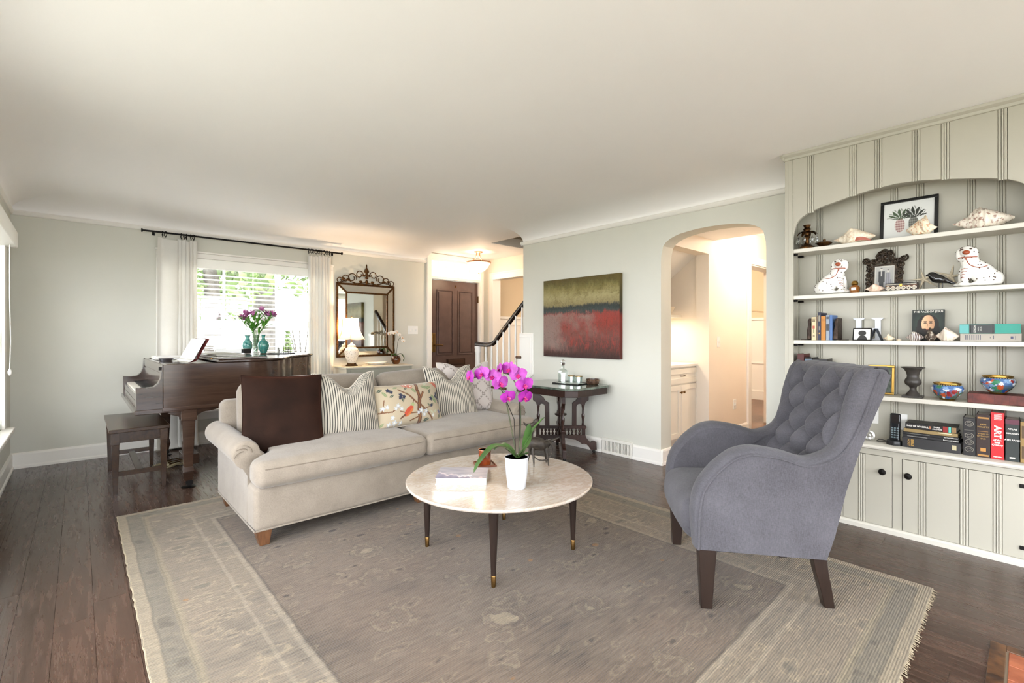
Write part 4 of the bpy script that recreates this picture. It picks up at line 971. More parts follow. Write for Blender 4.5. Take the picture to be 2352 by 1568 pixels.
for (y, z) in NODES:
    if abs(y) < 0.26:
        p = backf(y / 0.56 + 0.5, (z - ZB0) / (ZB1 + 0.02 - ZB0)); mb = amb(); mb.ell((p[0] + 0.004, y, z), (0.006, 0.010, 0.010), 10, 6); mb.build('button', m_chair, ib)
# seat and front
def seat_w(o):
    x, y, z = o
    if x > 0.1: x += 0.02 * (1 - (z / 0.11) ** 2) * sstep(0.1, 0.24, x)
    return (x, y, z)
mb = amb(); mb.rbox((0.065, 0, 0.365), (0.265, 0.265, 0.105), 0.06, 10, (0.012, 0, 0.02), seat_w); mb.build('seat', m_chair, ac, 75)
mb = amb(); mb.rbox((0.245, 0, 0.345), (0.065, 0.335, 0.085), 0.055, 10, (0.02, 0, 0)); mb.build('seat_front', m_chair, ac, 75)
mb = amb(); mb.box(-0.20, 0.29, -0.32, 0.32, 0.255, 0.275); mb.build('underside', m_blackp, ac, 0)
for sgn in (1, -1):
    mb = amb(); mb.taper(0.268, sgn * 0.315, 0.011, 0.045, 0.042, 0.275, 0.075, 0.055, -0.003, 0); mb.build('leg', m_espresso, ac, 0, 0.003)
    pts = [(-0.262, 0.011, 0.042), (-0.245, 0.09, 0.046), (-0.222, 0.18, 0.052), (-0.205, 0.27, 0.062)]
    vs = []; fs = []
    for i, (px, pz, w) in enumerate(pts):
        yy = sgn * lerp(0.237, 0.262, i / 3)
        vs += [(px - w / 2, yy - 0.021, pz), (px + w / 2, yy - 0.021, pz), (px + w / 2, yy + 0.021, pz), (px - w / 2, yy + 0.021, pz)]
    for i in range(3):
        for k in range(4): fs.append((i * 4 + k, i * 4 + (k + 1) % 4, (i + 1) * 4 + (k + 1) % 4, (i + 1) * 4 + k))
    fs += [(3, 2, 1, 0), (12, 13, 14, 15)]
    mb = amb(); mb.add(vs, fs); mb.build('leg', m_espresso, ac, 30, 0.003)

# ================================================================== COFFEE TABLE
def f_marble(nt):
    v = nt.coord('Object'); w = nt.noise(v, 2.2, 4, 0.6, 1.2); vein = nt.noise(nt.coord('Object', (1, 2.6, 1), rot=(0, 0, 0.6)), 5, 6, 0.65, 2.2)
    c = nt.ramp(w, [(0.3, C('#b1a598')), (0.55, C('#c0b6ac')), (0.75, C('#b8aea4'))])
    vm = nt.ramp(vein, [(0.43, (0, 0, 0)), (0.50, (0.5, 0.5, 0.5)), (0.57, (0, 0, 0))])
    c = nt.mix(vm, c, C('#a08a72')); sp = nt.noise(v, 60, 3); c = nt.mix(nt.ramp(sp, [(0.66, (0, 0, 0)), (0.72, (0.6, 0.6, 0.6))]), c, C('#a38c70')); base(nt, c)
m_marble = pm('travertine_marble', rough=0.1, coat=0.0, fn=f_marble)
CTX, CTY = 1.731, 1.992
ct = thing('coffee_table', 'round cream marble coffee table on four dark tapered legs', 'table', (CTX, CTY, 0.011))
mb = MB(); mb.lathe([(0.0, 0.379), (0.490, 0.379), (0.507, 0.383), (0.512, 0.390), (0.512, 0.395), (0.507, 0.3985), (0.49, 0.399), (0.0, 0.399)], (0, 0, 0), 96); mb.build('table_top', m_marble, ct, 30)
mb = MB(); mb.box(-0.30, 0.30, -0.02, 0.02, 0.355, 0.379).box(-0.02, 0.02, -0.30, 0.30, 0.355, 0.3788); mb.v = [Matrix.Rotation(R(45), 3, 'Z') @ v for v in mb.v]; mb.build('under_frame', m_espresso, ct, 0)
for sx in (-1, 1):
    for sy in (-1, 1):
        mb = MB(); mb.lathe([(0.012, 0.05), (0.0245, 0.36), (0.026, 0.379)], (sx * 0.288, sy * 0.288, 0), 18); lg = mb.build('leg', m_espresso, ct)
        mb = MB(); mb.lathe([(0.0, 0.0), (0.0105, 0.0), (0.0135, 0.052), (0.012, 0.055)], (sx * 0.288, sy * 0.288, 0), 16); mb.build('ferrule', m_brass, lg)
ZT = 0.4102
# book with its printed cover
m_cov = pm('book_cover_print', rough=0.35, fn=f_attr())
def book_cover(u, v):
    n = math.sin(u * 9 + math.sin(v * 7) * 2) * math.cos(v * 11 + u * 3)
    c = mixc(C('#85838f'), C('#a39da3'), clamp(0.5 + 0.5 * n))
    ridge = 0.42 - 0.55 * u + 0.06 * math.sin(u * 23) + 0.04 * math.sin(u * 51)
    if v < ridge: c = mixc(C('#6f6a80'), C('#8a8497'), clamp(v * 3 + 0.3 * math.sin(u * 40)))
    elif v < ridge + 0.14: c = mixc(C('#d9c8c8'), c, (v - ridge) / 0.14)
    return c
bt = thing('coffee_table_book', 'thick pale lavender picture book lying on the marble coffee table', 'book', (1.545, 2.085, ZT), R(-47.5 + 5))
BW, BH, BT = 0.27, 0.20, 0.036
boxes('page_block', m_paper, [(-BW / 2 + 0.006, BW / 2 - 0.002, -BH / 2 + 0.004, BH / 2 - 0.004, 0.003, BT - 0.003)], bt)
bcv = boxes('cover', pm('book_board', '#c9c7bd', 0.5), [(-BW / 2, BW / 2, -BH / 2, BH / 2, 0, 0.003), (-BW / 2, BW / 2, -BH / 2, BH / 2, BT - 0.003, BT), (BW / 2 - 0.003, BW / 2, -BH / 2, BH / 2, 0, BT)], bt, 0.001)
paint_grid(lambda u, v: ((u - 0.5) * BW, (v - 0.5) * BH, BT + 0.0004), book_cover, 60, 44, 'cover_print', m_cov, bcv)
text('lettering', 'Porter', 0.026, m_white, bcv, (0.02, -0.045, BT + 0.0006), (0, 0, R(180)), 0.0002)
text('lettering', 'landscape garden', 0.013, m_white, bcv, (0.02, -0.068, BT + 0.0006), (0, 0, R(180)), 0.0002)
# amber mug on a little tray
t = thing('coaster_tray', 'small square wooden tray under the amber tumbler', 'tray', (1.815, 2.225, ZT), R(-25))
m_tray = pm('tray_wood', rough=0.3, fn=f_wood('#4a2415', '#7a4328', 'x', 2))
boxes('tray_base', m_tray, [(-0.056, 0.056, -0.056, 0.056, 0, 0.004)], t)
for b in ((-0.06, 0.06, -0.06, -0.055), (-0.06, 0.06, 0.055, 0.06), (-0.06, -0.055, -0.055, 0.055), (0.055, 0.06, -0.055, 0.055)): boxes('rim', m_tray, [(b[0], b[1], b[2], b[3], 0, 0.011)], t, 0.001)
m_amber = pm('amber_glaze', rough=0.15, coat=0.5, fn=f_noise('#4a1c0c', '#8a3f1c', 12))
t = thing('amber_tumbler', 'amber brown glazed tumbler standing on the small square tray', 'cup', (1.815, 2.225, ZT + 0.0045))
mb = MB(); mb.lathe([(0.0, 0.0), (0.034, 0.0), (0.036, 0.004), (0.037, 0.05), (0.0385, 0.088)], (0, 0, 0), 28); mb.lathe([(0.0345, 0.088), (0.034, 0.02), (0.0, 0.018)], (0, 0, 0), 28); mb.build('body', m_amber, t, 40)
mb = MB(); mb.lathe([(0.0345, 0.0875), (0.0355, 0.0905), (0.038, 0.0905), (0.0387, 0.0875)], (0, 0, 0), 28); mb.build('rim', pm('amber_rim', '#b06a44', 0.2), t)
# orchid
m_pot = pm('white_ceramic', '#c3c5c9', 0.3)
m_moss = pm('potting_bark', rough=0.95, fn=f_noise('#1e1a14', '#4a4030', 70, 0.8))
m_oleaf = pm('orchid_leaf', rough=0.35, fn=f_noise('#2f4a22', '#55783a', 5))
m_stem = pm('orchid_stem', rough=0.5, fn=f_noise('#2b3320', '#4a4a30', 20))
def f_petal(nt):
    v = nt.coord('Object'); n = nt.noise(v, 30, 3); base(nt, nt.ramp(n, [(0.3, C('#7c0c76')), (0.7, C('#a52d9c'))])); nt.b.inputs['Subsurface Weight'].default_value = 0.1
m_petal = pm('magenta_petal', rough=0.45, fn=f_petal)
m_lip = pm('orchid_lip', rough=0.4, fn=f_noise('#8a0f58', '#c02a70', 60))
m_yel = pm('orchid_throat', '#d9a24a', 0.5)
def leaf(mb, path, w, fold=0.25, n=14):
    """strap leaf along a path, keel folded"""
    P = smooth_path(path, n // (len(path) - 1) + 1); N = len(P); vs = []; fs = []
    for i, p in enumerate(P):
        t = (P[min(i + 1, N - 1)] - P[max(i - 1, 0)]).normalized(); up = Vector((0, 0, 1)); sd = t.cross(up)
        sd = sd.normalized() if sd.length > 1e-4 else Vector((1, 0, 0)); nn = sd.cross(t)
        q = i / (N - 1); ww = w * (math.sin(PI * min(0.98, 0.12 + 0.86 * q)) ** 0.7) * (1 if q < 0.97 else 0.25)
        vs += [p - sd * ww + nn * ww * fold, p - nn * 0.0012, p + sd * ww + nn * ww * fold]
    for i in range(N - 1):
        a = i * 3; fs += [(a, a + 1, a + 4, a + 3), (a + 1, a + 2, a + 5, a + 4)]
    mb.add(vs, fs); mb.add([v - Vector((0, 0, 0.0015)) for v in vs], [tuple(reversed(f)) for f in fs]); return mb
def petal_shape(mb, ang, L, w, M, cup=0.12, start=0.08):
    n = 7; vs = []; fs = []
    for i in range(n + 1):
        q = i / n; rad = L * (start + (1 - start) * q); hw = w * math.sin(PI * (0.08 + 0.88 * q)) ** 0.75
        for s in (-1, -0.5, 0, 0.5, 1):
            x = math.cos(ang) * rad - math.sin(ang) * hw * s; y = math.sin(ang) * rad + math.cos(ang) * hw * s
            z = -cup * L * q * q + 0.10 * L * q + 0.02 * L * abs(s) * math.sin(q * PI)
            vs.append(M @ Vector((x, y, z)))
    for i in range(n):
        for s in range(4): a = i * 5 + s; fs.append((a, a + 1, a + 6, a + 5))
    mb.add(vs, fs)
def orchid_bloom(parent, M, size, pm_, lipm):
    mb = MB()
    for ang, L, w in ((R(90), 0.82, 0.32), (R(210), 0.82, 0.30), (R(330), 0.82, 0.30)): petal_shape(mb, ang, size * L, size * w, M @ Matrix.Translation((0, 0, -0.002)))
    for ang in (R(18), R(162)): petal_shape(mb, ang, size * 0.95, size * 0.52, M @ Matrix.Translation((0, 0, 0.001)))
    f = mb.build('flower', pm_, parent, 60)
    mb = MB()
    for ang, L, w in ((R(270), 0.42, 0.14), (R(225), 0.3, 0.1), (R(315), 0.3, 0.1)): petal_shape(mb, ang, size * L, size * w, M @ Matrix.Translation((0, 0, 0.003)), -0.7)
    mb.ell(tuple(M @ Vector((0, 0, 0.006))), (size * 0.10,) * 3, 8, 6); mb.build('lip', lipm, f)
    return f
ORX, ORY = 1.668, 1.785
oc = thing('potted_orchid', 'magenta moth orchid with two arching stems in a white pot', 'orchid', (ORX, ORY, ZT))
mb = MB(); mb.lathe([(0.0, 0.0), (0.044, 0.0), (0.047, 0.004), (0.056, 0.08), (0.0605, 0.150), (0.0625, 0.158)], (0, 0, 0), 40); mb.lathe([(0.0625, 0.158), (0.0605, 0.161), (0.0575, 0.157), (0.055, 0.13)], (0, 0, 0), 40); mb.build('pot', m_pot, oc, 50)
r = random.Random(11); mb = MB(); mb.lathe([(0.0, 0.150), (0.04, 0.149), (0.056, 0.143)], (0, 0, 0), 20)
for k in range(40):
    a, q = r.uniform(0, 2 * PI), r.random() ** 0.5 * 0.048; mb.ell((q * math.cos(a), q * math.sin(a), 0.149), (0.008, 0.006, 0.005), 6, 4)
mb.build('potting_bark', m_moss, oc)
cr = Vector((math.sin(R(47.5)), -math.cos(R(47.5)), 0)); cf = Vector((math.cos(R(47.5)), math.sin(R(47.5)), 0))   # the pot's own right / back, as it was turned on the table
def O(a, b, z): return cr * a + cf * b + Vector((0, 0, z))
for path, w in (([O(0, 0, 0.15), O(-0.05, -0.01, 0.205), O(-0.12, -0.03, 0.215), O(-0.185, -0.06, 0.15), O(-0.215, -0.075, 0.10)], 0.030), ([O(0.01, 0, 0.15), O(0.05, 0.0, 0.23), O(0.09, 0.01, 0.30), O(0.145, 0.02, 0.36)], 0.022), ([O(0, 0.01, 0.15), O(0.045, 0.03, 0.19), O(0.06, 0.0, 0.28), O(0.065, -0.01, 0.33)], 0.024),
                ([O(0, 0.02, 0.15), O(-0.045, 0.05, 0.19), O(-0.09, 0.1, 0.20), O(-0.12, 0.15, 0.16)], 0.026), ([O(0.0, -0.01, 0.15), O(0.03, -0.03, 0.175), O(0.06, -0.045, 0.19)], 0.02)):
    mb = MB(); leaf(mb, path, w); mb.build('leaf', m_oleaf, oc, 60)
stA = smooth_path([O(0.0, 0.005, 0.15), O(-0.03, 0.01, 0.32), O(-0.06, 0.0, 0.46), O(-0.10, -0.01, 0.535), O(-0.16, -0.02, 0.575), O(-0.235, -0.02, 0.565)], 6)
stB = smooth_path([O(0.01, 0.0, 0.15), O(0.02, 0.01, 0.30), O(0.018, 0.0, 0.45), O(0.0, -0.01, 0.525), O(-0.03, -0.015, 0.575), O(-0.07, -0.02, 0.605)], 6)
for P_ in (stA, stB):
    mb = MB(); mb.tube(P_, [0.0032] * len(P_), 7); s_ = mb.build('flower_stem', m_stem, oc)
for P_, off in ((stA, (-0.004, 0.0)), (stB, (0.01, 0.0))):
    mb = MB(); mb.tube([O(0.0 + off[0], 0.01, 0.15), O(-0.005 + off[0] * 2, 0.012, 0.35), Vector(P_[14])], 0.002, 6); sk = mb.build('support_stake', m_black, oc)
    mb = MB(); mb.ell(tuple(P_[12]), (0.007, 0.004, 0.006), 8, 6); mb.build('clip', m_blackp, sk)
def face_m(p, yaw, pitch, spin=0):
    """flower facing: local +z points outwards; yaw about z measured from towards the near side of the table"""
    d = -cf * math.cos(yaw) * math.cos(pitch) + cr * math.sin(yaw) * math.cos(pitch) + Vector((0, 0, math.sin(pitch)))
    upv = Vector((0, 0, 1)); xx = upv.cross(d).normalized(); yy = d.cross(xx)
    return Matrix.Translation(p) @ Matrix((xx, yy, d)).transposed().to_4x4() @ Matrix.Rotation(spin, 4, 'Z')
bl = [(stA[16], -0.02, 0.3, -0.2, 0.046), (stA[20], 0.025, 0.5, 0.0, 0.052), (stA[22], 0.015, -0.2, 0.2, 0.050), (stA[25], 0.02, -0.5, 0.1, 0.050), (stA[28], 0.01, -1.0, 0.1, 0.046),
      (stB[17], 0.0, 0.6, -0.25, 0.050), (stB[20], 0.02, 0.2, -0.1, 0.052), (stB[24], 0.02, -0.1, 0.0, 0.052), (stB[27], 0.02, -0.4, 0.15, 0.050), (stB[29], 0.0, -1.2, 0.1, 0.044)]
offs = [(0.055, -0.045), (0.045, -0.01), (0.02, 0.01), (-0.005, 0.015), (-0.03, 0.005), (0.05, -0.045), (0.065, -0.01), (0.05, 0.01), (0.02, 0.02), (-0.03, 0.01)]
for (p, dz, yaw, pitch, size), (ox, oz) in zip(bl, offs):
    q = Vector(p) + cr * ox * 0.75 - cf * 0.02 + Vector((0, 0, oz))
    f = orchid_bloom(oc, face_m(q, yaw, pitch, r.uniform(-0.3, 0.3)), size * 0.98, m_petal, m_lip)
    mb = MB(); mb.tube([tuple(p), tuple((Vector(p) + q) / 2 + Vector((0, 0, 0.008))), tuple(q)], 0.0016, 5); mb.build('pedicel', m_stem, f)
mb = MB(); mb.ell(tuple(stA[-1] + Vector((0, 0, -0.003))), (0.009, 0.009, 0.012), 8, 6); mb.build('bud', m_lip, oc)
# iron goat figure behind the orchid
m_iron = pm('wrought_iron', rough=0.55, metal=0.4, fn=f_noise('#26221e', '#40382f', 40, 0.2))
g = thing('iron_goat_figure', 'stylised dark iron goat sculpture standing behind the orchid', 'figurine', (2.06, 2.01, ZT))
def G(a, b, z): return cr * a + cf * b + Vector((0, 0, z))
mb = MB(); P_ = smooth_path([G(-0.055, 0, 0.10), G(-0.04, 0, 0.125), G(0.0, 0, 0.125), G(0.04, 0, 0.12), G(0.075, 0, 0.14)], 4); mb.tube(P_, [0.022, 0.026, 0.03, 0.034, 0.036, 0.037, 0.038, 0.038, 0.038, 0.037, 0.036, 0.034, 0.03, 0.024, 0.018, 0.012, 0.004], 12, flat=1.15); mb.build('body', m_iron, g)
mb = MB(); mb.tube(smooth_path([G(-0.04, 0, 0.12), G(-0.045, 0, 0.18), G(-0.03, 0, 0.235), G(-0.02, 0, 0.265)], 4), [0.02, 0.018, 0.016, 0.014, 0.013, 0.012, 0.0115, 0.011, 0.011, 0.011, 0.011, 0.012, 0.012], 9); mb.build('neck', m_iron, g)
mb = MB(); mb.ell(tuple(G(-0.012, 0, 0.262)), (0.016, 0.016, 0.018), 12, 8); hd = mb.build('head', m_iron, g)
mb = MB(); mb.tube(smooth_path([G(-0.025, -0.005, 0.25), G(-0.055, -0.01, 0.238), G(-0.08, -0.01, 0.245), G(-0.092, -0.01, 0.262)], 4), [0.012] * 5 + [0.01, 0.009, 0.008, 0.007, 0.006, 0.005, 0.003, 0.002], 8); mb.build('horn', m_iron, hd)
mb = MB(); mb.tube(smooth_path([G(0.05, 0.01, 0.128), G(0.10, 0.01, 0.15), G(0.13, 0.01, 0.165)], 4), [0.016, 0.014, 0.012, 0.01, 0.008, 0.006, 0.005, 0.003, 0.002], 8); mb.build('tail', m_iron, g)
for (a, b, ta, tb) in ((-0.035, -0.03, -0.03, -0.055), (0.045, -0.02, 0.06, -0.03), (-0.045, 0.03, -0.065, 0.03), (0.04, 0.03, 0.05, 0.05)):
    mb = MB(); mb.tube([tuple(G(a, b * 0.6, 0.115)), tuple(G((a + ta) / 2, (b + tb) / 2, 0.06)), tuple(G(ta, tb, 0.0))], [0.011, 0.007, 0.003], 8); mb.build('leg', m_iron, g)
mb = MB(); mb.tube([tuple(G(0.02 + 0.062 * math.cos(R(a)), -0.034, 0.10 + 0.066 * math.sin(R(a)))) for a in range(-145, 75, 10)], 0.0035, 7); mb.build('ring', m_iron, g)

# ================================================================== PIANO
m_pmah = pm('piano_mahogany', rough=0.16, coat=0.4, fn=f_wood('#2a1c15', '#4c372b', 'x', 0.8))
pn = thing('grand_piano', 'mahogany baby grand piano standing before the window', 'piano', (1.0, 5.1, 0))
PM = Matrix.Translation((-1.0, -5.1, 0))
def pmb(): return MB(PM)
Y0, Y1 = 4.42, 5.86
bent = [Vector((p.x, p.y)) for p in smooth_path([(1.00, Y0, 0), (1.10, Y0 + 0.005, 0), (1.22, 4.46, 0), (1.36, 4.58, 0), (1.46, 4.76, 0), (1.55, 4.94, 0), (1.68, 5.06, 0), (1.80, 5.16, 0), (1.875, 5.30, 0), (1.89, 5.48, 0), (1.86, 5.68, 0), (1.77, 5.82, 0), (1.64, Y1, 0)], 4)]
outl = [Vector((0.47, Y0)), Vector((0.7, Y0))] + bent + [Vector((0.47, Y1))]
def offset_poly(poly, d):
    n = len(poly); out = []
    for i in range(n):
        a, b, c = poly[i - 1], poly[i], poly[(i + 1) % n]
        t = ((b - a).normalized() + (c - b).normalized()); t.normalize(); nn = Vector((-t.y, t.x)); out.append(b + nn * d)
    return out
inl = offset_poly(outl, 0.045)
n = len(outl)
mb = pmb()
vs = [(p.x, p.y, z) for z in (0.635, 0.972) for p in outl] + [(p.x, p.y, z) for z in (0.635, 0.972) for p in inl]
fs = []
for i in range(n):
    j = (i + 1) % n; fs += [(i, j, n + j, n + i), (2 * n + j, 2 * n + i, 3 * n + i, 3 * n + j), (n + i, n + j, 3 * n + j, 3 * n + i), (j, i, 2 * n + i, 2 * n + j)]
mb.add(vs, fs); mb.build('rim', m_pmah, pn, 30, 0.004)
mb = pmb(); o2 = offset_poly(outl, -0.008); mb.prism([(p.x, p.y) for p in o2], 'z', 0.615, 0.645); mb.build('rim_moulding', m_pmah, pn, 30, 0.004)
mb = pmb(); mb.prism([(p.x, p.y) for p in inl], 'z', 0.66, 0.925); mb.build('iron_plate', pm('piano_interior', '#12100e', 0.5), pn, 30)
# key arms
ck = [(0.312, 0.635), (0.310, 0.806), (0.37, 0.800), (0.415, 0.806), (0.442, 0.832), (0.456, 0.868), (0.462, 0.92), (0.466, 0.972), (0.4695, 0.972), (0.4695, 0.635)]
for (a, b) in ((Y0, Y0 + 0.075), (Y1 - 0.075, Y1)):
    mb = pmb(); mb.prism(ck, 'y', a, b); mb.build('key_arm', m_pmah, pn, 0, 0.006)
    mb = pmb(); mb.box(0.335, 0.46, (a + b) / 2 + (0.04 if a == Y0 else -0.075), (a + b) / 2 + (0.075 if a == Y0 else -0.04), 0.70, 0.765); mb.build('key_block', m_pmah, pn, 0, 0.004)
mb = pmb(); mb.box(0.300, 0.60, Y0 - 0.004, Y1 + 0.004, 0.605, 0.64).box(0.318, 0.6, Y0 + 0.07, Y1 - 0.07, 0.64, 0.70); mb.build('key_bed', m_pmah, pn, 0, 0.004)
mb = pmb(); mb.box(0.318, 0.334, Y0 + 0.072, Y1 - 0.072, 0.69, 0.738); mb.build('key_slip', m_pmah, pn, 0, 0.003)
KY0, KY1 = Y0 + 0.115, Y1 - 0.115; kw = (KY1 - KY0) / 52
mb = pmb()
for k in range(52): mb.box(0.336, 0.482, KY0 + kw * k + 0.0006, KY0 + kw * (k + 1) - 0.0006, 0.735, 0.752)
stuff(mb.build('white_keys', pm('ivory', '#ece6d6', 0.25), pn, 0))
mb = pmb(); pat = [1, 0, 1, 1, 0, 1, 1]
for k in range(51):
    if pat[k % 7]: mb.box(0.388, 0.482, KY0 + kw * (k + 1) - 0.0055, KY0 + kw * (k + 1) + 0.0055, 0.752, 0.763)
stuff(mb.build('black_keys', pm('ebony', '#0e0d0c', 0.2), pn, 0))
mb = pmb(); mb.prism([(0.470, 0.752), (0.482, 0.752), (0.482, 0.895), (0.474, 0.898), (0.466, 0.88), (0.462, 0.80)], 'y', Y0 + 0.075, Y1 - 0.075); mb.build('fallboard', m_pmah, pn, 20)
mb = pmb(); mb.box(0.466, 0.50, Y0 + 0.075, Y1 - 0.075, 0.90, 0.966); mb.build('stretcher', m_pmah, pn, 0, 0.003)
mb = pmb(); mb.box(0.452, 0.467, Y0 + 0.076, Y0 + 0.095, 0.925, 0.95); mb.build('lock', m_black, pn, 0)
mb = pmb(); mb.box(0.50, 0.82, Y0 + 0.16, Y1 - 0.16, 0.955, 0.968); mb.build('music_desk', m_pmah, pn, 0, 0.003)
ol = offset_poly(outl, -0.018)
lid = [(max(p.x, 0.83), p.y) for p in ol if p.x > 0.83 or True]
lidp = []
for p in lid:
    if not lidp or (abs(p[0] - lidp[-1][0]) + abs(p[1] - lidp[-1][1]) > 1e-5): lidp.append(p)
mb = pmb(); mb.prism(lidp, 'z', 0.974, 0.994); mb.build('lid', m_pmah, pn, 30, 0.005)
mb = pmb(); mb.box(0.835, 1.20, Y0 + 0.02, Y1 + 0.01, 0.9955, 1.013); fl_ = mb.build('folded_lid_flap', m_pmah, pn, 0, 0.004)
for yy in (4.7, 5.6):
    mb = pmb(); mb.cyl((0.832, yy, 0.995), (0.832, yy + 0.12, 0.995), 0.006, n=8); mb.build('lid_hinge', m_brass, fl_)
# legs
def piano_leg(x, y, br=True):
    mb = pmb(); mb.taper(x, y, 0.16, 0.058, 0.058, 0.535, 0.088, 0.088); mb.box(x - 0.052, x + 0.052, y - 0.052, y + 0.052, 0.53, 0.615)
    lg = mb.build('leg', m_pmah, pn, 0, 0.004)
    mb = pmb(); mb.taper(x, y, 0.125, 0.078, 0.078, 0.165, 0.062, 0.062); mb.taper(x, y, 0.055, 0.052, 0.052, 0.125, 0.078, 0.078); mb.build('foot_block', m_pmah, lg, 0, 0.003)
    if br:
        poly = [(x - 0.14, 0.615), (x - 0.13, 0.592), (x - 0.10, 0.578), (x - 0.07, 0.570), (x - 0.05, 0.545), (x + 0.05, 0.545), (x + 0.065, 0.568), (x + 0.10, 0.585), (x + 0.17, 0.592), (x + 0.22, 0.607), (x + 0.24, 0.615)]
        mb = pmb(); mb.prism(poly, 'y', y - 0.03, y + 0.03); mb.build('bracket', m_pmah, lg, 0, 0.004)
    mb = pmb(); mb.cyl((x, y, 0.03), (x, y, 0.06), 0.012); mb.lathe([(0.0, -0.012), (0.024, -0.012), (0.026, 0), (0.024, 0.012), (0, 0.012)], (x + 0.01, y, 0.034), 18, 'y'); mb.build('caster', m_black, lg)
    mb = pmb(); mb.lathe([(0.0, 0.0), (0.048, 0.0), (0.05, 0.004), (0.036, 0.010), (0.0, 0.009)], (x + 0.005, y, 0.0), 22); mb.build('caster_cup', m_black, lg)
piano_leg(0.635, 4.475); piano_leg(0.635, 5.80); piano_leg(1.66, 5.42, False)
ly = pmb(); 
for yy in (5.10, 5.22): ly.taper(0.74, yy, 0.13, 0.032, 0.03, 0.62, 0.036, 0.034)
lyo = ly.build('lyre_post', m_pmah, pn, 0, 0.003)
mb = pmb(); mb.box(0.68, 0.80, 5.03, 5.29, 0.045, 0.135); mb.build('pedal_box', m_pmah, lyo, 0, 0.006)
for yy in (5.09, 5.16, 5.23):
    mb = pmb(); mb.tube([(0.69, yy, 0.075), (0.62, yy, 0.07), (0.585, yy, 0.062)], [0.010, 0.012, 0.018], 8, flat=0.4); mb.build('pedal', m_brass, lyo)
# things on the piano
def stack_sheet(name, label, cat, loc, rz, sizes, mats, group=None, part='sheet'):
    t = thing(name, label, cat, loc, rz, group); z = 0; rr = random.Random(len(label))
    for k, (w, d, hgt) in enumerate(sizes):
        ox, oy = rr.uniform(-0.006, 0.006), rr.uniform(-0.006, 0.006)
        boxes(part, mats[k % len(mats)], [(-w / 2 + ox, w / 2 + ox, -d / 2 + oy, d / 2 + oy, z, z + hgt)], t, 0.001); z += hgt + 0.0004
    return t
m_greyp = pm('grey_paper', '#b5b2a8', 0.7); m_whp = pm('white_paper', '#efeeea', 0.6)
stack_sheet('music_book_stack', 'flat stack of white music books at the keyboard end of the piano', 'books', (0.625, 5.42, 0.969), R(0), [(0.23, 0.30, 0.006), (0.24, 0.31, 0.010), (0.235, 0.305, 0.008), (0.23, 0.3, 0.006)], [m_greyp, m_whp, m_paper, m_whp], part='music_book')
mb = MB(); t = thing('metal_dish', 'round pewter dish beside the white music books on the piano', 'dish', (0.56, 5.06, 0.969)); mb.lathe([(0, 0), (0.045, 0.0), (0.052, 0.018), (0.054, 0.024)], (0, 0, 0), 24); mb.build('bowl', pm('pewter', '#8d8c90', 0.3, 0.9), t); mb = MB(); mb.lathe([(0.054, 0.024), (0.05, 0.027), (0.03, 0.028), (0.0, 0.028)], (0, 0, 0), 24); mb.build('lid', pm('pewter'), t)
t = thing('open_songbook', 'open songbook leaning upright on the piano music desk', 'book', (0.60, 4.74, 0.969), R(6))
for sg, nm in ((1, 0), (-1, 1)):
    def pg(u, v, off=0.0):
        s = v * 0.27; zz = 0.005 + (s * 0.1 if s < 0.06 else 0.006 + (s - 0.06) * 0.86); xx = s * 0.95 if s < 0.06 else 0.057 + (s - 0.06) * 0.45
        if v < 0.3: zz = 0.006 + 0.02 * (v / 0.3) ** 3; xx = v / 0.3 * 0.065
        else: q = (v - 0.3) / 0.7; zz = 0.026 + q * 0.165; xx = 0.065 + q * 0.085
        yy = sg * (0.004 + u * 0.185); bow = 0.018 * math.sin(PI * u)
        return (xx - bow - off, yy, zz + bow * 0.4)
    def pcol(u, v):
        q = (v * 16) % 1; return C('#b9b8b0') if (0.08 < u < 0.92 and q < 0.30 and (int(v * 16) % 4) != 3) else C('#efede4')
    paint_grid(lambda u, v: pg(u, v, 0.001), pcol, 20, 96, 'page', m_print, t)
    mb = MB(); mb.grid(lambda u, v: pg(u, v), 14, 16, flip=True); mb.grid(lambda u, v: (pg(u, v)[0] + 0.022, pg(u, v)[1], pg(u, v)[2]), 14, 16)
    mb.build('page_block', m_greyp, t, 50)
    mb = MB(); mb.grid(lambda u, v: (pg(u, v)[0] + 0.024, pg(u, v)[1] * 1.03, pg(u, v)[2] * 1.01), 14, 16); mb.grid(lambda u, v: (pg(u, v)[0] + 0.027, pg(u, v)[1] * 1.03, pg(u, v)[2] * 1.01), 14, 16); mb.build('cover', pm('maroon_cloth', '#5a1f1c', 0.6), t, 50)
stack_sheet('sheet_music_stack', 'low stack of sheet music lying on the folded piano lid', 'sheet music', (0.95, 4.98, 1.0142), R(4), [(0.22, 0.62, 0.004), (0.22, 0.60, 0.004), (0.225, 0.61, 0.005)], [m_greyp, m_paper, m_greyp])
t = thing('long_white_box', 'long low white box with a dark end on the piano lid', 'box', (1.16, 5.48, 1.0142), R(-62))
boxes('box_body', m_whp, [(-0.19, 0.165, -0.045, 0.045, 0, 0.042)], t, 0.003); boxes('end_cap', m_blackp, [(0.165, 0.195, -0.045, 0.045, 0, 0.042)], t, 0.003)
def f_cloi(c1, c2, c3):
    def fn(nt):
        v = nt.coord('Object'); vo = nt.n('TexVoronoi', {'Vector': v, 'Scale': 55.0}); base(nt, nt.mix(nt.ramp(nt.noise(v, 28, 3, 0.6), [(0.42, (0, 0, 0)), (0.52, (1, 1, 1))]), nt.mix(nt.ramp(vo.outputs['Distance'], [(0.2, (1, 1, 1)), (0.35, (0, 0, 0))]), C(c1), C(c2)), C(c3)))
    return fn
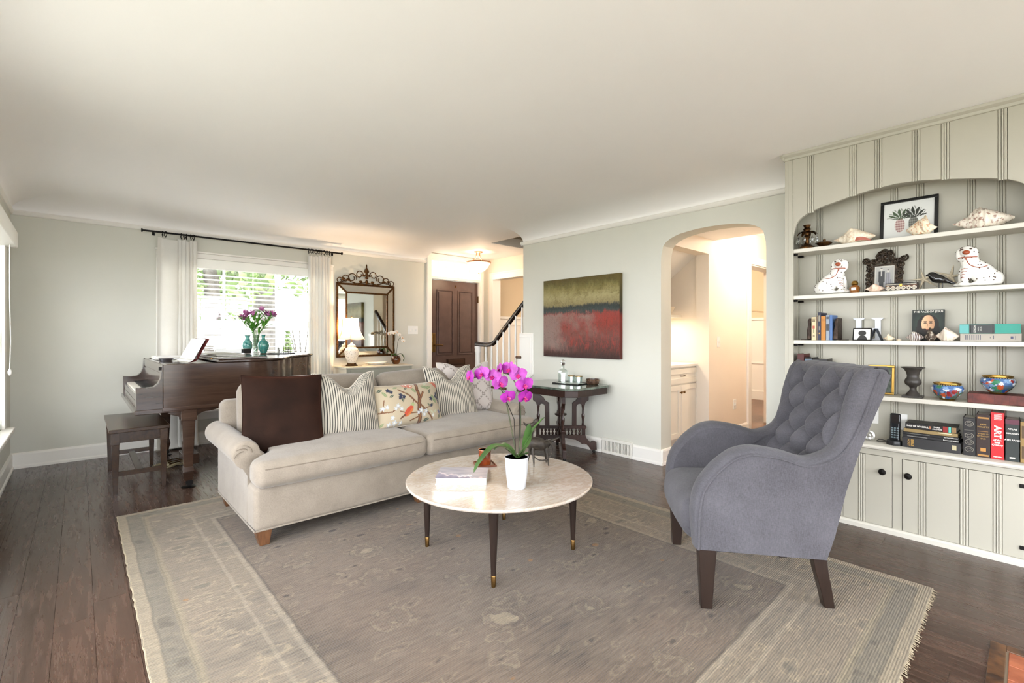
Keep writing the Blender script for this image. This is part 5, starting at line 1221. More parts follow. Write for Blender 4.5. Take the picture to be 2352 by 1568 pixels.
m_teal = pm('teal_cloisonne', rough=0.2, coat=0.4, fn=f_cloi('#2f7d78', '#1c4f55', '#6aa79e'))
m_teal2 = pm('sage_cloisonne', rough=0.2, coat=0.4, fn=f_cloi('#5f9a88', '#8a5a58', '#3b7f76'))
VZ = 0.9952
vp = [(0.0, 0.0), (0.03, 0.0), (0.033, 0.012), (0.05, 0.05), (0.058, 0.085), (0.05, 0.12), (0.03, 0.145), (0.024, 0.165), (0.026, 0.185), (0.034, 0.20), (0.0, 0.199)]
for (lab, x, y, m_, s) in (('squat wide-necked teal cloisonne vase beside the cut flowers on the piano', 1.355, 5.74, m_teal, 0.94), ('slim-necked sage cloisonne vase between the cut flowers and iron tray', 1.44, 5.46, m_teal2, 0.98)):
    t = thing('cloisonne_vase', lab, 'vase', (x, y, VZ), 0, 'pair of cloisonne vases'); pr = [(r_ * s, z_ * s) for r_, z_ in vp]
    if m_ is m_teal2: pr = [(r_ * (0.72 if 0.13 < z_ else 1.0), z_) for r_, z_ in pr]
    mb = MB(); mb.lathe(pr[:-1], (0, 0, 0.008), 26); mb.build('body', m_, t, 50); mb = MB(); mb.lathe([(0, 0), (0.034, 0), (0.036, 0.006), (0.03, 0.009)], (0, 0, 0), 20); mb.build('foot', m_brass, t)
    mb = MB(); zt = pr[-2][1] + 0.008; rt = pr[-2][0]; mb.tube([(rt * math.cos(2 * PI * k / 24), rt * math.sin(2 * PI * k / 24), zt) for k in range(24)], 0.002, 6, closed=True); mb.build('rim', m_brass, t)
t = thing('flower_vase', 'clear glass vase of pink alstroemeria on the piano', 'vase', (1.40, 5.59, VZ))
mb = MB(); mb.lathe([(0.0, 0.0), (0.034, 0.0), (0.036, 0.005), (0.022, 0.02), (0.026, 0.07), (0.045, 0.20), (0.048, 0.205)], (0, 0, 0), 26); mb.build('glass', m_glass, t, 50)
mb = MB(); mb.lathe([(0.0, 0.018), (0.021, 0.02), (0.025, 0.07), (0.036, 0.15), (0.0, 0.15)], (0, 0, 0), 20); mb.build('water', thin_glass('vase_water', '#dfeae4', 0.05), t)
m_fleaf = pm('cut_flower_leaf', rough=0.45, fn=f_noise('#3f7a26', '#6aa83c', 9)); m_alst = pm('alstroemeria_petal', rough=0.5, fn=f_noise('#8a2a6e', '#c07aa8', 40)); m_fst = pm('cut_stem', '#55803a', 0.5)
r = random.Random(21)
tips = []
for k in range(9):
    a = -1.35 + 2.7 * k / 8 + r.uniform(-0.08, 0.08); L = r.uniform(0.16, 0.21); hgt = r.uniform(0.40, 0.47) - 0.07 * abs(a) ** 2 * 0.5
    dx, dy = math.sin(a) * L * 0.95, r.uniform(-0.07, 0.07); v3 = Vector((dx * 0.62, -dx * 0.72, 0)) + Vector((dy * 0.7, dy * 0.7, 0))
    P_ = smooth_path([Vector((r.uniform(-0.01, 0.01), r.uniform(-0.01, 0.01), 0.03)), v3 * 0.18 + Vector((0, 0, 0.2)), v3 * 0.55 + Vector((0, 0, hgt * 0.75)), v3 + Vector((0, 0, hgt))], 5)
    mb = MB(); mb.tube(P_, 0.003, 6); s_ = mb.build('stem', m_fst, t); tips.append(P_[-1])
    for q in range(6):
        b = P_[r.randint(6, 14)]; an = r.uniform(0, 2 * PI); dd = Vector((math.cos(an), math.sin(an), 0.7)) + v3 * 3; dd.normalize(); mb = MB(); leaf(mb, [b, b + dd * 0.05 + Vector((0, 0, 0.012)), b + dd * 0.11], 0.011, 0.2, 8); mb.build('leaf', m_fleaf, s_, 60)
    for q in range(3):
        c_ = P_[-1] + Vector((r.uniform(-0.025, 0.025), r.uniform(-0.025, 0.025), r.uniform(-0.005, 0.02))); mb = MB(); Mx = Matrix.Translation(c_) @ Matrix.Rotation(r.uniform(0, 6), 4, 'Z') @ Matrix.Rotation(r.uniform(0.4, 1.3), 4, 'X')
        for p6 in range(6): petal_shape(mb, p6 * PI / 3, 0.03, 0.010, Mx, -0.9)
        mb.build('blossom', m_alst, s_, 60)
t = thing('iron_tray', 'low black wire tray holding the letter frames on the piano', 'tray', (1.60, 5.40, VZ), R(-50))
mb = MB(); mb.lathe([(0.0, 0.0), (0.135, 0.0), (0.14, 0.003), (0.14, 0.008), (0.133, 0.008), (0.131, 0.004), (0.0, 0.004)], (0, 0, 0), 30); mb.build('plate', m_black, t)
t = thing('wire_candle_holder', 'thin black wire holder with curled legs on the piano tray', 'candle holder', (1.63, 5.385, VZ + 0.0045), R(-50))
for sx in (-0.055, 0.0, 0.055):
    for sy in (-0.02, 0.02): mb = MB(); mb.tube(smooth_path([(sx, sy, 0), (sx * 0.9, sy, 0.03), (sx * 1.1, sy, 0.06), (sx, sy, 0.095)], 4), 0.0022, 5); mb.build('wire_leg', m_black, t)
for sx in (-0.0275, 0.0275): mb = MB(); mb.tube([(sx + 0.0275 * math.cos(R(a)), -0.02, 0.045 + 0.0275 * math.sin(R(a)) * -1) for a in range(0, 181, 15)], 0.002, 5); mb.build('curl', m_black, t)
boxes('top_rail', m_black, [(-0.057, 0.057, -0.022, 0.022, 0.094, 0.097)], t); boxes('card', m_greyp, [(-0.085, -0.062, -0.002, 0.0, 0.0, 0.06)], t)

# ================================================================== PIANO BENCH
bn = thing('piano_bench', 'dark walnut piano bench with tapered legs and a cross stretcher', 'bench', (0.35, 5.06, 0))
boxes('seat', m_walnut, [(-0.185, 0.185, -0.46, 0.46, 0.46, 0.488)], bn, 0.004)
boxes('apron', m_walnut, [(-0.155, 0.155, -0.43, -0.41, 0.38, 0.46), (-0.155, 0.155, 0.41, 0.43, 0.38, 0.46), (-0.155, -0.135, -0.41, 0.41, 0.38, 0.46), (0.135, 0.155, -0.41, 0.41, 0.38, 0.46)], bn, 0.002)
for sx in (-1, 1):
    for sy in (-1, 1):
        mb = MB(); mb.taper(sx * 0.147, sy * 0.425, 0.0, 0.026, 0.026, 0.37, 0.046, 0.046); mb.box(sx * 0.147 - 0.025, sx * 0.147 + 0.025, sy * 0.425 - 0.025, sy * 0.425 + 0.025, 0.37, 0.46); mb.build('leg', m_walnut, bn, 0, 0.002)
for sy in (-1, 1): boxes('stretcher', m_walnut, [(-0.14, 0.14, sy * 0.425 - 0.009, sy * 0.425 + 0.009, 0.13, 0.165)], bn, 0.002)
boxes('long_stretcher', m_walnut, [(-0.022, 0.022, -0.42, 0.42, 0.14, 0.155)], bn, 0.002)
t = thing('coiled_cable', 'coil of pale electric cable on the floor under the piano', 'cable', (0.60, 5.30, 0.0))
r = random.Random(4); mb = MB(); pts = []
for k in range(90):
    a = k * 0.42; rr = 0.075 + 0.02 * math.sin(k * 0.37); pts.append((rr * math.cos(a) * 1.2, rr * math.sin(a), 0.005 + 0.03 * (0.5 + 0.5 * math.sin(k * 0.9)) * (k / 90)))
mb.tube(smooth_path(pts, 2), 0.0045, 6); mb.build('cord', pm('cable_tan', '#a79a78', 0.5), t)

# ================================================================== CURTAINS
m_cur = pm('white_linen_curtain', rough=0.85, fn=f_fabric('#f0eee9', '#f9f8f4', 260, 0.2))
nt_ = NT(m_cur); tr_ = nt_.n('BsdfTranslucent', {'Color': C('#f1ede4')}); mx_ = nt_.n('MixShader', {0: 0.4, 1: nt_.b.outputs[0], 2: tr_.outputs[0]}); nt_.t.links.new(mx_.outputs[0], nt_.out.inputs[0])
def curtain(label, x0, x1, ztop, folds, seed, rod_rings):
    r = random.Random(seed); t = thing('window_curtain', label, 'curtain', ((x0 + x1) / 2, 6.045, 0.0), 0, 'curtain panels')
    w = x1 - x0; ph = [r.uniform(-0.5, 0.5) for _ in range(40)]
    def fn(u, v, off=0):
        u0 = u; z = lerp(0.02, ztop, v); flare = 1 + 0.03 * (1 - v) ** 2
        u = u if seed != 3 else (u if u < 0.0 else (u * 0.30 if u < 0.5 else 0.15 + (u - 0.5) * 1.7))
        a = u * folds * 2 * PI + ph[int(u * folds) % 40] * 0.4 * math.sin(u * 9)
        amp = lerp(0.036, 0.022, v) * (0.75 + 0.25 * math.sin(u * 7 + seed))
        y = amp * math.sin(a + 0.25 * math.sin(v * 3 + u * 5)) + 0.008 * math.sin(v * 5 + u * 11)
        puddle = 0.10 * (1 - v / 0.03) if v < 0.03 else 0
        dip = 0.02 * (0.5 - 0.5 * math.cos(u * rod_rings * 2 * PI)) * sstep(0.96, 1, v)
        return ((u0 - 0.5) * w * flare + 0.012 * math.cos(a), y - puddle * 0.5 + off, z - dip)
    mb = MB(); mb.grid(fn, folds * 14, 46, flip=True); mb.grid(lambda u, v: fn(u, v, 0.003), folds * 14, 46); mb.build('cloth', m_cur, t, 80)
    mb = MB(); mb.grid(lambda u, v: (fn(u, lerp(0.955, 1.0, v))[0], fn(u, lerp(0.955, 1.0, v))[1] - 0.002, fn(u, lerp(0.955, 1.0, v))[2]), folds * 14, 3, flip=True); mb.build('header', m_cur, t, 80)
    mb = MB(); mb.grid(lambda u, v: ((u - 0.5) * w * 1.02, -0.07 * math.sin(v * PI) * (1 + 0.3 * math.sin(u * 15)) - 0.01 + v * 0.04, 0.003 + 0.025 * math.sin(v * PI)), 30, 8); mb.build('puddled_hem', m_cur, t, 80)
    return t
curtain('wide flat white linen curtain panel hanging behind the piano keyboard', 0.585, 0.93, 2.205, 6, 3, 4)
curtain('narrow bunched white linen curtain panel between window and mirror', 2.10, 2.375, 2.195, 7, 8, 6)
rod = thing('curtain_rod', 'long thin black curtain rod with rings above the window', 'curtain rod', (1.5, 6.045, 2.255))
mb = MB(); mb.cyl((-1.02, 0, 0), (1.02, 0, 0), 0.0095, n=12); mb.build('pole', m_black, rod)
for s in (-1, 1):
    mb = MB(); mb.lathe([(0.0095, 0), (0.018, 0.004), (0.018, 0.016), (0.0, 0.018)], (0, 0, 0), 14); mb.v = [Vector((s * (1.02 + v.z), v.x, v.y)) for v in mb.v]; mb.build('finial', m_black, rod)
    mb = MB(); mb.cyl((s * 0.93, 0, 0), (s * 0.93, 0.075, 0), 0.006, n=8); mb.box(s * 0.93 - 0.012, s * 0.93 + 0.012, 0.068, 0.0748, -0.03, 0.03); mb.build('bracket', m_black, rod)
rt = None
for xr in (0.64, 0.665, 0.80, 0.825, 0.845, 0.885, 0.91, 2.11, 2.145, 2.165, 2.20, 2.235, 2.265, 2.30, 2.335, 2.37):
    if rt is None:
        mb = MB(); mb.tube([(0.004 * math.sin(a * 3), 0.024 * math.cos(a), 0.024 * math.sin(a) - 0.012) for a in [2 * PI * k / 18 for k in range(18)]], 0.0035, 6, closed=True); mb.cyl((0, 0, -0.036), (0, 0, -0.05), 0.004, n=6); o = mb.build('ring', m_black, rod); rt = o
    else: o = bpy.data.objects.new('ring', rt.data); col.objects.link(o); o.parent = rod
    o.location = (xr - 1.5, 0, 0); o.rotation_euler = (0, 0, R(((xr * 977) % 50) - 25))
# ================================================================== CHEST, MIRROR, LAMP ON THE WINDOW WALL
m_gch = pm('grey_green_paint', rough=0.45, fn=f_wall('#a9a899', 0.05))
m_cream = pm('cream_paint', rough=0.4, fn=f_wall('#ddd3bf', 0.04))
cx0, cx1, cy0, cy1, cz = 2.43, 3.34, 5.665, 6.085, 0.795
ch = thing('chest_of_drawers', 'grey painted chest with a cream top under the gilt mirror', 'chest', ((cx0 + cx1) / 2, (cy0 + cy1) / 2, 0))
CMx = Matrix.Translation((-(cx0 + cx1) / 2, -(cy0 + cy1) / 2, 0))
def cb(name, mat, b, bev=0.003, par=None): mb = MB(CMx); mb.box(*b); return mb.build(name, mat, par or ch, 0, bev)
cb('top', m_cream, (cx0 - 0.015, cx1 + 0.02, cy0 - 0.02, cy1, cz - 0.022, cz), 0.006)
cb('body', m_cream, (cx0, cx1, cy0, cy1, 0.12, cz - 0.022)); cb('front_frame', m_gch, (cx0, cx1, cy0 - 0.004, cy0 + 0.004, 0.12, cz - 0.023), 0.001)
for i, (z0, z1) in enumerate(((0.60, 0.755), (0.38, 0.585), (0.15, 0.365))):
    d = cb('drawer', m_gch, (cx0 + 0.05, cx1 - 0.05, cy0 - 0.016, cy0 - 0.003, z0, z1), 0.004)
    for xx in (cx0 + 0.24, cx1 - 0.24):
        mb = MB(CMx); mb.lathe([(0.006, 0.0), (0.006, -0.012), (0.019, -0.016), (0.02, -0.022), (0.0, -0.026)], (xx, cy0 - 0.014, (z0 + z1) / 2 + 0.02), 16, 'y'); mb.build('knob', m_bronze, d)
for xx in (cx0 + 0.03, cx1 - 0.03):
    for yy in (cy0 + 0.03, cy1 - 0.03): mb = MB(CMx); mb.taper(xx, yy, 0, 0.03, 0.03, 0.13, 0.055, 0.055); mb.build('foot', m_gch, ch, 0, 0.002)
# mirror
mx0, mx1, mz0, mz1 = 2.478, 3.314, 0.90, 1.884
mr = thing('wall_mirror', 'bronze framed wall mirror with scrolled iron crest above the chest', 'mirror', ((mx0 + mx1) / 2, 6.118, mz0))
MMx = Matrix.Translation((-(mx0 + mx1) / 2, -6.118, -mz0))
def bar(par, name, a, b, w, mat):
    a, b = Vector(a), Vector(b); t = (b - a).normalized(); s_ = t.cross(Vector((0, 1, 0))) * w / 2
    mb = MB(MMx); q = [a - s_, a + s_, b + s_, b - s_]; mb.add([p for p in q] + [p + Vector((0, -0.024, 0)) for p in q], [(0, 1, 2, 3), (7, 6, 5, 4)] + [(i, i + 4, (i + 1) % 4 + 4, (i + 1) % 4) for i in range(4)])
    return mb.build(name, mat, par, 0, 0.003)
oc_ = [(mx0 + 0.012, mz0 + 0.012), (mx1 - 0.012, mz0 + 0.012), (mx1 - 0.012, mz1 - 0.012), (mx0 + 0.012, mz1 - 0.012)]
ii = 0.125; ic = [(mx0 + ii, mz0 + ii), (mx1 - ii, mz0 + ii), (mx1 - ii, mz1 - ii), (mx0 + ii, mz1 - ii)]
for k in range(4):
    a, b = oc_[k], oc_[(k + 1) % 4]; e = 0.012
    dx, dz = (e if a[0] != b[0] else 0), (e if a[1] != b[1] else 0)
    sg = 1 if (b[0] + b[1]) > (a[0] + a[1]) else -1
    bar(mr, 'outer_frame', (a[0] - sg * dx, 6.112, a[1] - sg * dz), (b[0] + sg * dx, 6.112, b[1] + sg * dz), 0.026, m_bronze)
    a, b = ic[k], ic[(k + 1) % 4]; bar(mr, 'inner_frame', (a[0] - sg * dx, 6.090, a[1] - sg * dz), (b[0] + sg * dx, 6.090, b[1] + sg * dz), 0.024, m_bronze)
    bar(mr, 'corner_bar', (oc_[k][0], 6.105, oc_[k][1]), (ic[k][0], 6.088, ic[k][1]), 0.022, m_bronze)
    p = [(oc_[k], 6.098), (oc_[(k + 1) % 4], 6.098), (ic[(k + 1) % 4], 6.078), (ic[k], 6.078)]
    mb = MB(MMx); mb.add([(q[0], y, q[1]) for q, y in p], [(0, 1, 2, 3)]); mb.add([(q[0], 6.117, q[1]) for q, y in p], [(3, 2, 1, 0)]); mb.build('border_glass', m_mirror, mr, 0)
mb = MB(MMx); mb.box(mx0 + ii, mx1 - ii, 6.076, 6.079, mz0 + ii, mz1 - ii); mb.build('mirror_glass', m_mirror, mr, 0)
boxes('backing', m_dkwood, [(mx0 + 0.02 - (mx0 + mx1) / 2, mx1 - 0.02 - (mx0 + mx1) / 2, 6.108 - 6.118, 6.117 - 6.118, 0.02, mz1 - mz0 - 0.02)], mr)
mcx = (mx0 + mx1) / 2
cre = bpy.data.objects.new('crest', None); col.objects.link(cre); cre.parent = mr
def scroll(pts, rad=0.006, nm='scroll'):
    mb = MB(MMx); P_ = smooth_path([(mcx + a, 6.098, mz1 + b) for a, b in pts], 5); mb.tube(P_, rad, 6); return mb.build(nm, m_bronze, cre)
for s in (-1, 1):
    scroll([(s * 0.03, 0.06), (s * 0.06, 0.075), (s * 0.085, 0.11), (s * 0.07, 0.135), (s * 0.055, 0.12)]) if False else None
    def spiral(x0, z0, r0, a0, a1, dirn=1, n=14): return [(s * (x0 + r0 * (1 - 0.55 * k / n) * math.cos(R(a0 + (a1 - a0) * k / n))), z0 + r0 * (1 - 0.55 * k / n) * math.sin(R(a0 + (a1 - a0) * k / n))) for k in range(n + 1)]
    scroll(spiral(0.10, 0.125, 0.055, 180, -200)); scroll(spiral(0.205, 0.075, 0.065, 200, -220)); scroll(spiral(0.295, 0.055, 0.055, 190, -200)); scroll(spiral(0.375, 0.03, 0.042, 180, -230))
    scroll([(s * 0.02, 0.02), (s * 0.08, 0.01), (s * 0.15, 0.004), (s * 0.20, 0.012)]); scroll([(s * 0.16, 0.01), (s * 0.22, 0.02), (s * 0.26, 0.05), (s * 0.31, 0.03), (s * 0.36, 0.0)])
    for (lx, lz, an) in ((0.085, 0.03, 0.9), (0.255, 0.045, 0.4), (0.325, 0.055, 0.5)):
        mb = MB(MMx); mb.ell((mcx + s * lx, 6.094, mz1 + lz), (0.026, 0.006, 0.017), 10, 6); mb.build('leaf', m_bronze, cre)
for (a, b, rx, rz) in ((0, 0.03, 0.022, 0.03), (0, 0.085, 0.026, 0.018), (0, 0.13, 0.020, 0.035), (-0.04, 0.115, 0.022, 0.014), (0.04, 0.115, 0.022, 0.014), (0, 0.19, 0.022, 0.035), (-0.022, 0.175, 0.012, 0.022), (0.022, 0.175, 0.012, 0.022), (0, 0.245, 0.008, 0.03)):
    mb = MB(MMx); mb.ell((mcx + a, 6.094, mz1 + b), (rx, 0.010, rz), 10, 7); mb.build('finial', m_bronze, cre)
# lamp
m_shade = bpy.data.materials.new('lamp_shade'); nt = NT(m_shade); nt.b.inputs['Base Color'].default_value = C('#f3e6cf'); nt.b.inputs['Roughness'].default_value = 0.8
tr = nt.n('BsdfTranslucent', {'Color': C('#f6e3c4')}); mx = nt.n('MixShader', {0: 0.6, 1: nt.b.outputs[0], 2: tr.outputs[0]}); nt.t.links.new(mx.outputs[0], nt.out.inputs[0])
def point(name, loc, watt, rad, colr, parent=None):
    d = bpy.data.lights.new(name, 'POINT'); d.energy = watt; d.shadow_soft_size = rad; d.color = colr; o = bpy.data.objects.new(name, d); col.objects.link(o); o.location = loc
    if parent: o.parent = parent
WARM = (1.0, 0.73, 0.49)
lm = thing('table_lamp', 'white ginger-jar lamp with a lit bell shade on the chest', 'lamp', (2.605, 5.915, cz + 0.0005))
mb = MB(); mb.lathe([(0.0, 0.0), (0.078, 0.0), (0.080, 0.008), (0.06, 0.022), (0.058, 0.035), (0.0, 0.035)], (0, 0, 0), 8); mb.build('base', m_bronze, lm, 30)
def f_lat(nt):
    v = nt.coord('Object'); vo = nt.n('TexVoronoi', {'Vector': v, 'Scale': 70.0}); base(nt, nt.ramp(vo.outputs['Distance'], [(0.18, C('#8f8474')), (0.32, C('#ede7da'))])); nt.bump(vo.outputs['Distance'], 0.6, 0.004)
mb = MB(); mb.lathe([(0.045, 0.035), (0.055, 0.05), (0.085, 0.13), (0.092, 0.18), (0.075, 0.225), (0.05, 0.24), (0.05, 0.265), (0.02, 0.285), (0.012, 0.30)], (0, 0, 0), 32); mb.build('jar', pm('pierced_porcelain', rough=0.2, fn=f_lat), lm, 50)
mb = MB(); mb.cyl((0, 0, 0.30), (0, 0, 0.42), 0.005); mb.lathe([(0.004, 0.62), (0.01, 0.628), (0.0, 0.645)], (0, 0, 0), 10); mb.tube([(0.0, 0, 0.40), (0.055, 0, 0.46), (0.05, 0, 0.58), (0.0, 0, 0.62)], 0.002, 6); mb.tube([(0.0, 0, 0.40), (-0.055, 0, 0.46), (-0.05, 0, 0.58), (0.0, 0, 0.62)], 0.002, 6); mb.build('harp', m_brass, lm)
def shade(u, v):
    a = 2 * PI * u; t = v; rr = lerp(0.175, 0.092, t) - 0.035 * math.sin(PI * t) * 0.9
    # six panels, slightly scalloped lower edge
    k = (u * 6) % 1; flat = 1 - 0.05 * math.sin(PI * k); return (rr * flat * math.cos(a), rr * flat * math.sin(a), lerp(0.345, 0.615, t) - (0.008 * math.sin(PI * k) * (1 - t)))
mb = MB(); mb.grid(shade, 48, 14, cu=True); sh_ = mb.build('shade', m_shade, lm, 60)
for k in range(6):
    mb = MB(); mb.tube([shade(k / 6, j / 10) for j in range(11)], 0.003, 5); mb.build('shade_rib', pm('shade_trim', '#d8c3a0', 0.7), sh_)
mb = MB(); mb.ell((0, 0, 0.46), (0.028, 0.028, 0.038), 12, 8); mb.build('bulb', pm('bulb_glow', '#fff0d8', 0.5, emit='#ffd9a0', estr=25.0), lm)
point('lamp_light', (0, 0, 0.50), 10.0, 0.03, WARM, lm)
t = thing('scalloped_platter', 'white scalloped platter lying on the chest beside the lamp', 'plate', (2.93, 5.88, cz + 0.0005))
mb = MB()
def plat(u, v):
    a = 2 * PI * u; rr = interp([(0, 0.0), (0.45, 0.085), (0.6, 0.10), (1, 0.155)], v) * (1 + 0.035 * math.cos(12 * a) * sstep(0.6, 1, v)); z = interp([(0, 0.006), (0.45, 0.006), (0.6, 0.012), (1, 0.034)], v); return (rr * math.cos(a), rr * math.sin(a) * 0.75, z)
mb.grid(plat, 60, 12, cu=True); mb.grid(lambda u, v: (plat(u, v)[0], plat(u, v)[1], max(0, plat(u, v)[2] - 0.006)), 60, 12, cu=True, flip=True); mb.build('dish', m_white, t, 60)
t = thing('white_orchid', 'small white orchid in a round brown pot on the chest', 'orchid', (3.225, 5.89, cz + 0.0005))
mb = MB(); mb.lathe([(0.0, 0.0), (0.04, 0.0), (0.045, 0.008), (0.066, 0.05), (0.062, 0.085), (0.045, 0.108), (0.046, 0.113), (0.0, 0.105)], (0, 0, 0), 28); mb.build('pot', pm('brown_glaze', rough=0.12, coat=0.5, fn=f_noise('#2a1206', '#6a3a14', 8)), t, 50)
for k, (P_) in enumerate(([(0.0, 0, 0.10), (-0.03, -0.01, 0.25), (-0.02, -0.01, 0.38), (-0.06, -0.03, 0.43), (-0.14, -0.05, 0.42)], [(0.01, 0, 0.10), (0.02, -0.01, 0.28), (0.05, -0.02, 0.36), (0.09, -0.03, 0.33)])):
    mb = MB(); mb.tube(smooth_path(P_, 5), 0.003, 6); s_ = mb.build('flower_stem', m_stem, t)
m_wpet = pm('white_petal', '#f3ece0', 0.5)
for (a, b, z, sz, yw) in ((-0.13, -0.05, 0.415, 0.035, 0.3), (-0.085, -0.045, 0.43, 0.035, 0.0), (-0.04, -0.04, 0.425, 0.036, -0.2), (-0.01, -0.04, 0.44, 0.036, 0.4), (0.03, -0.04, 0.40, 0.035, 0.1), (0.07, -0.05, 0.36, 0.036, 0.4), (0.085, -0.05, 0.315, 0.036, 0.0)):
    M_ = Matrix.Translation((a, b, z)) @ Matrix.Rotation(yw, 4, 'Z') @ Matrix.Rotation(R(80), 4, 'X'); orchid_bloom(t, M_, sz, m_wpet, m_yel)
for P_, w in (([(0, 0, 0.10), (0.06, -0.02, 0.14), (0.105, -0.03, 0.08), (0.10, -0.03, 0.03)], 0.024), ([(0, 0, 0.10), (-0.05, -0.02, 0.135), (-0.09, -0.03, 0.115)], 0.02), ([(0, 0.0, 0.10), (0.0, 0.04, 0.14), (0.01, 0.08, 0.13)], 0.02)): mb = MB(); leaf(mb, [Vector(p) for p in P_], w); mb.build('leaf', m_oleaf, t, 60)

# ---- hall pendant
m_bowl = pm('alabaster_glow', '#f6e2c6', 0.4, emit='#ffd6a6', estr=1.0)
hl = thing('hall_ceiling_light', 'lit alabaster bowl ceiling light in the entry hall', 'lamp', (4.42, 5.565, 2.44))
m_cop = pm('copper_rim', '#b07a55', 0.3, 0.9)
mb = MB(); mb.lathe([(0.065, 0.0), (0.065, -0.012), (0.03, -0.022), (0.0, -0.024)], (0, 0, 0), 20); mb.build('canopy', m_cop, hl)
for k in range(3):
    a = 2 * PI * k / 3 + 0.4; mb = MB(); mb.tube(smooth_path([(0.03 * math.cos(a), 0.03 * math.sin(a), -0.02), (0.045 * math.cos(a), 0.045 * math.sin(a), -0.09), (0.10 * math.cos(a), 0.10 * math.sin(a), -0.14), (0.175 * math.cos(a), 0.175 * math.sin(a), -0.165)], 4), 0.006, 6); mb.build('arm', m_cop, hl)
mb = MB(); mb.lathe([(0.0, -0.31), (0.04, -0.305), (0.09, -0.28), (0.14, -0.235), (0.17, -0.18), (0.175, -0.165)], (0, 0, 0), 36); mb.build('glass_bowl', m_bowl, hl, 60)
mb = MB(); mb.lathe([(0.172, -0.172), (0.186, -0.170), (0.190, -0.160), (0.184, -0.152), (0.172, -0.156)], (0, 0, 0), 36); mb.build('rim', m_cop, hl, 50); mb = MB(); mb.lathe([(0.012, -0.305), (0.014, -0.318), (0.006, -0.335), (0, -0.34)], (0, 0, 0), 12); mb.build('finial', m_cop, hl)
point('pendant_light', (0, 0, -0.10), 2.2, 0.06, WARM, hl)
point('pendant_glow', (0, 0, -0.37), 4.0, 0.06, WARM, hl)

# ================================================================== PASSAGE: NOOK CABINET, LIGHTS, DINING CHAIR
nk = thing('nook_cabinet', 'white shaker cabinet with marble top in the lit under-stair nook', 'cabinet', (4.6, 2.7, 0))
NM = Matrix.Translation((-4.6, -2.7, 0)); m_cab = pm('cabinet_white', '#f0ebe0', 0.4)
def nb(name, mat, bl_, par=None, bev=0.002):
    mb = MB(NM)
    for k, b in enumerate(bl_): e = 0.0004 * k; mb.box(b[0] + e, b[1] - e, b[2] + e, b[3] - e, b[4] + e, b[5] - e)
    return mb.build(name, mat, par or nk, 0, bev)
nb('body', m_cab, [(4.16, 5.015, 2.455, 2.98, 0.10, 0.860), (4.16, 5.015, 2.50, 2.98, 0.0, 0.10)]); nb('top', m_white, [(4.15, 5.05, 2.425, 2.99, 0.860, 0.888)], None, 0.004)
def shaker(x0, x1, z0, z1, nm):
    d = nb(nm, m_cab, [(x0, x1, 2.444, 2.455, z0, z1)])
    w = 0.055; nb('frame_rail', m_cab, [(x0, x1, 2.434, 2.4445, z0, z0 + w), (x0, x1, 2.434, 2.4445, z1 - w, z1), (x0, x0 + w, 2.434, 2.4445, z0, z1), (x1 - w, x1, 2.434, 2.4445, z0, z1)], d, 0.0015); return d
dr = shaker(4.25, 5.0, 0.69, 0.845, 'drawer'); mb = MB(NM); mb.tube([(4.585, 2.43, 0.77), (4.59, 2.412, 0.77), (4.66, 2.412, 0.77), (4.665, 2.43, 0.77)], 0.005, 7); mb.build('pull', m_bronze, dr)
for x0, x1, kx in ((4.23, 4.617, 4.59), (4.623, 5.0, 4.65)):
    d = shaker(x0, x1, 0.13, 0.675, 'door'); mb = MB(NM); mb.lathe([(0.005, 0.0), (0.005, -0.012), (0.013, -0.017), (0.012, -0.024), (0, -0.027)], (kx, 2.434, 0.60), 12, 'y'); mb.build('knob', m_brass, d)
t = thing('nook_shelf', 'white shelf with a hidden strip light above the nook cabinet', 'shelf', (4.55, 2.8, 1.385)); boxes('board', m_cab, [(-0.42, 0.43, -0.18, 0.19, 0, 0.03)], t, 0.003); boxes('light_strip', pm('strip_glow', '#fff2dc', 0.5, emit='#ffdcae', estr=4.0), [(-0.3, 0.35, -0.08, -0.04, -0.012, -0.001)], t)
d_ = bpy.data.lights.new('strip_light', 'AREA'); d_.shape = 'RECTANGLE'; d_.size = 0.65; d_.size_y = 0.05; d_.energy = 1.6; d_.color = (1, 0.84, 0.64); o_ = bpy.data.objects.new('strip_light', d_); col.objects.link(o_); o_.parent = t; o_.location = (0.02, -0.06, -0.016)
t = thing('nook_bowl', 'small pale bowl standing on the nook shelf', 'bowl', (4.82, 2.70, 1.416)); mb = MB(); mb.lathe([(0, 0), (0.03, 0), (0.034, 0.008), (0.07, 0.07), (0.075, 0.09), (0.07, 0.085), (0.0, 0.02)], (0, 0, 0), 24); mb.build('bowl', m_cream, t, 50)
def flush_light(label, x, y, z, watt, rad=0.16):
    t = thing('flush_ceiling_light', label, 'lamp', (x, y, z)); mb = MB(); mb.lathe([(rad, 0), (rad + 0.01, -0.01), (rad, -0.025)], (0, 0, 0), 28); mb.build('rim', m_brass, t); mb = MB(); mb.lathe([(rad, -0.02), (rad * 0.8, -0.07), (rad * 0.4, -0.095), (0, -0.1)], (0, 0, 0), 28); mb.build('glass_dome', pm('dome_glow', '#fff0dc', 0.4, emit='#ffdcb0', estr=6.0), t, 60); point('dome_light', (0, 0, -0.16), watt, 0.08, (1, 0.86, 0.70), t)
flush_light('flush dome ceiling light in the passage beyond the arch', 5.75, 1.62, 2.44, 14.0)
flush_light('unseen dome ceiling light added to brighten the dining room', 7.4, 4.0, 2.44, 45.0)  # invented fixture out of view, added because this room lacked light
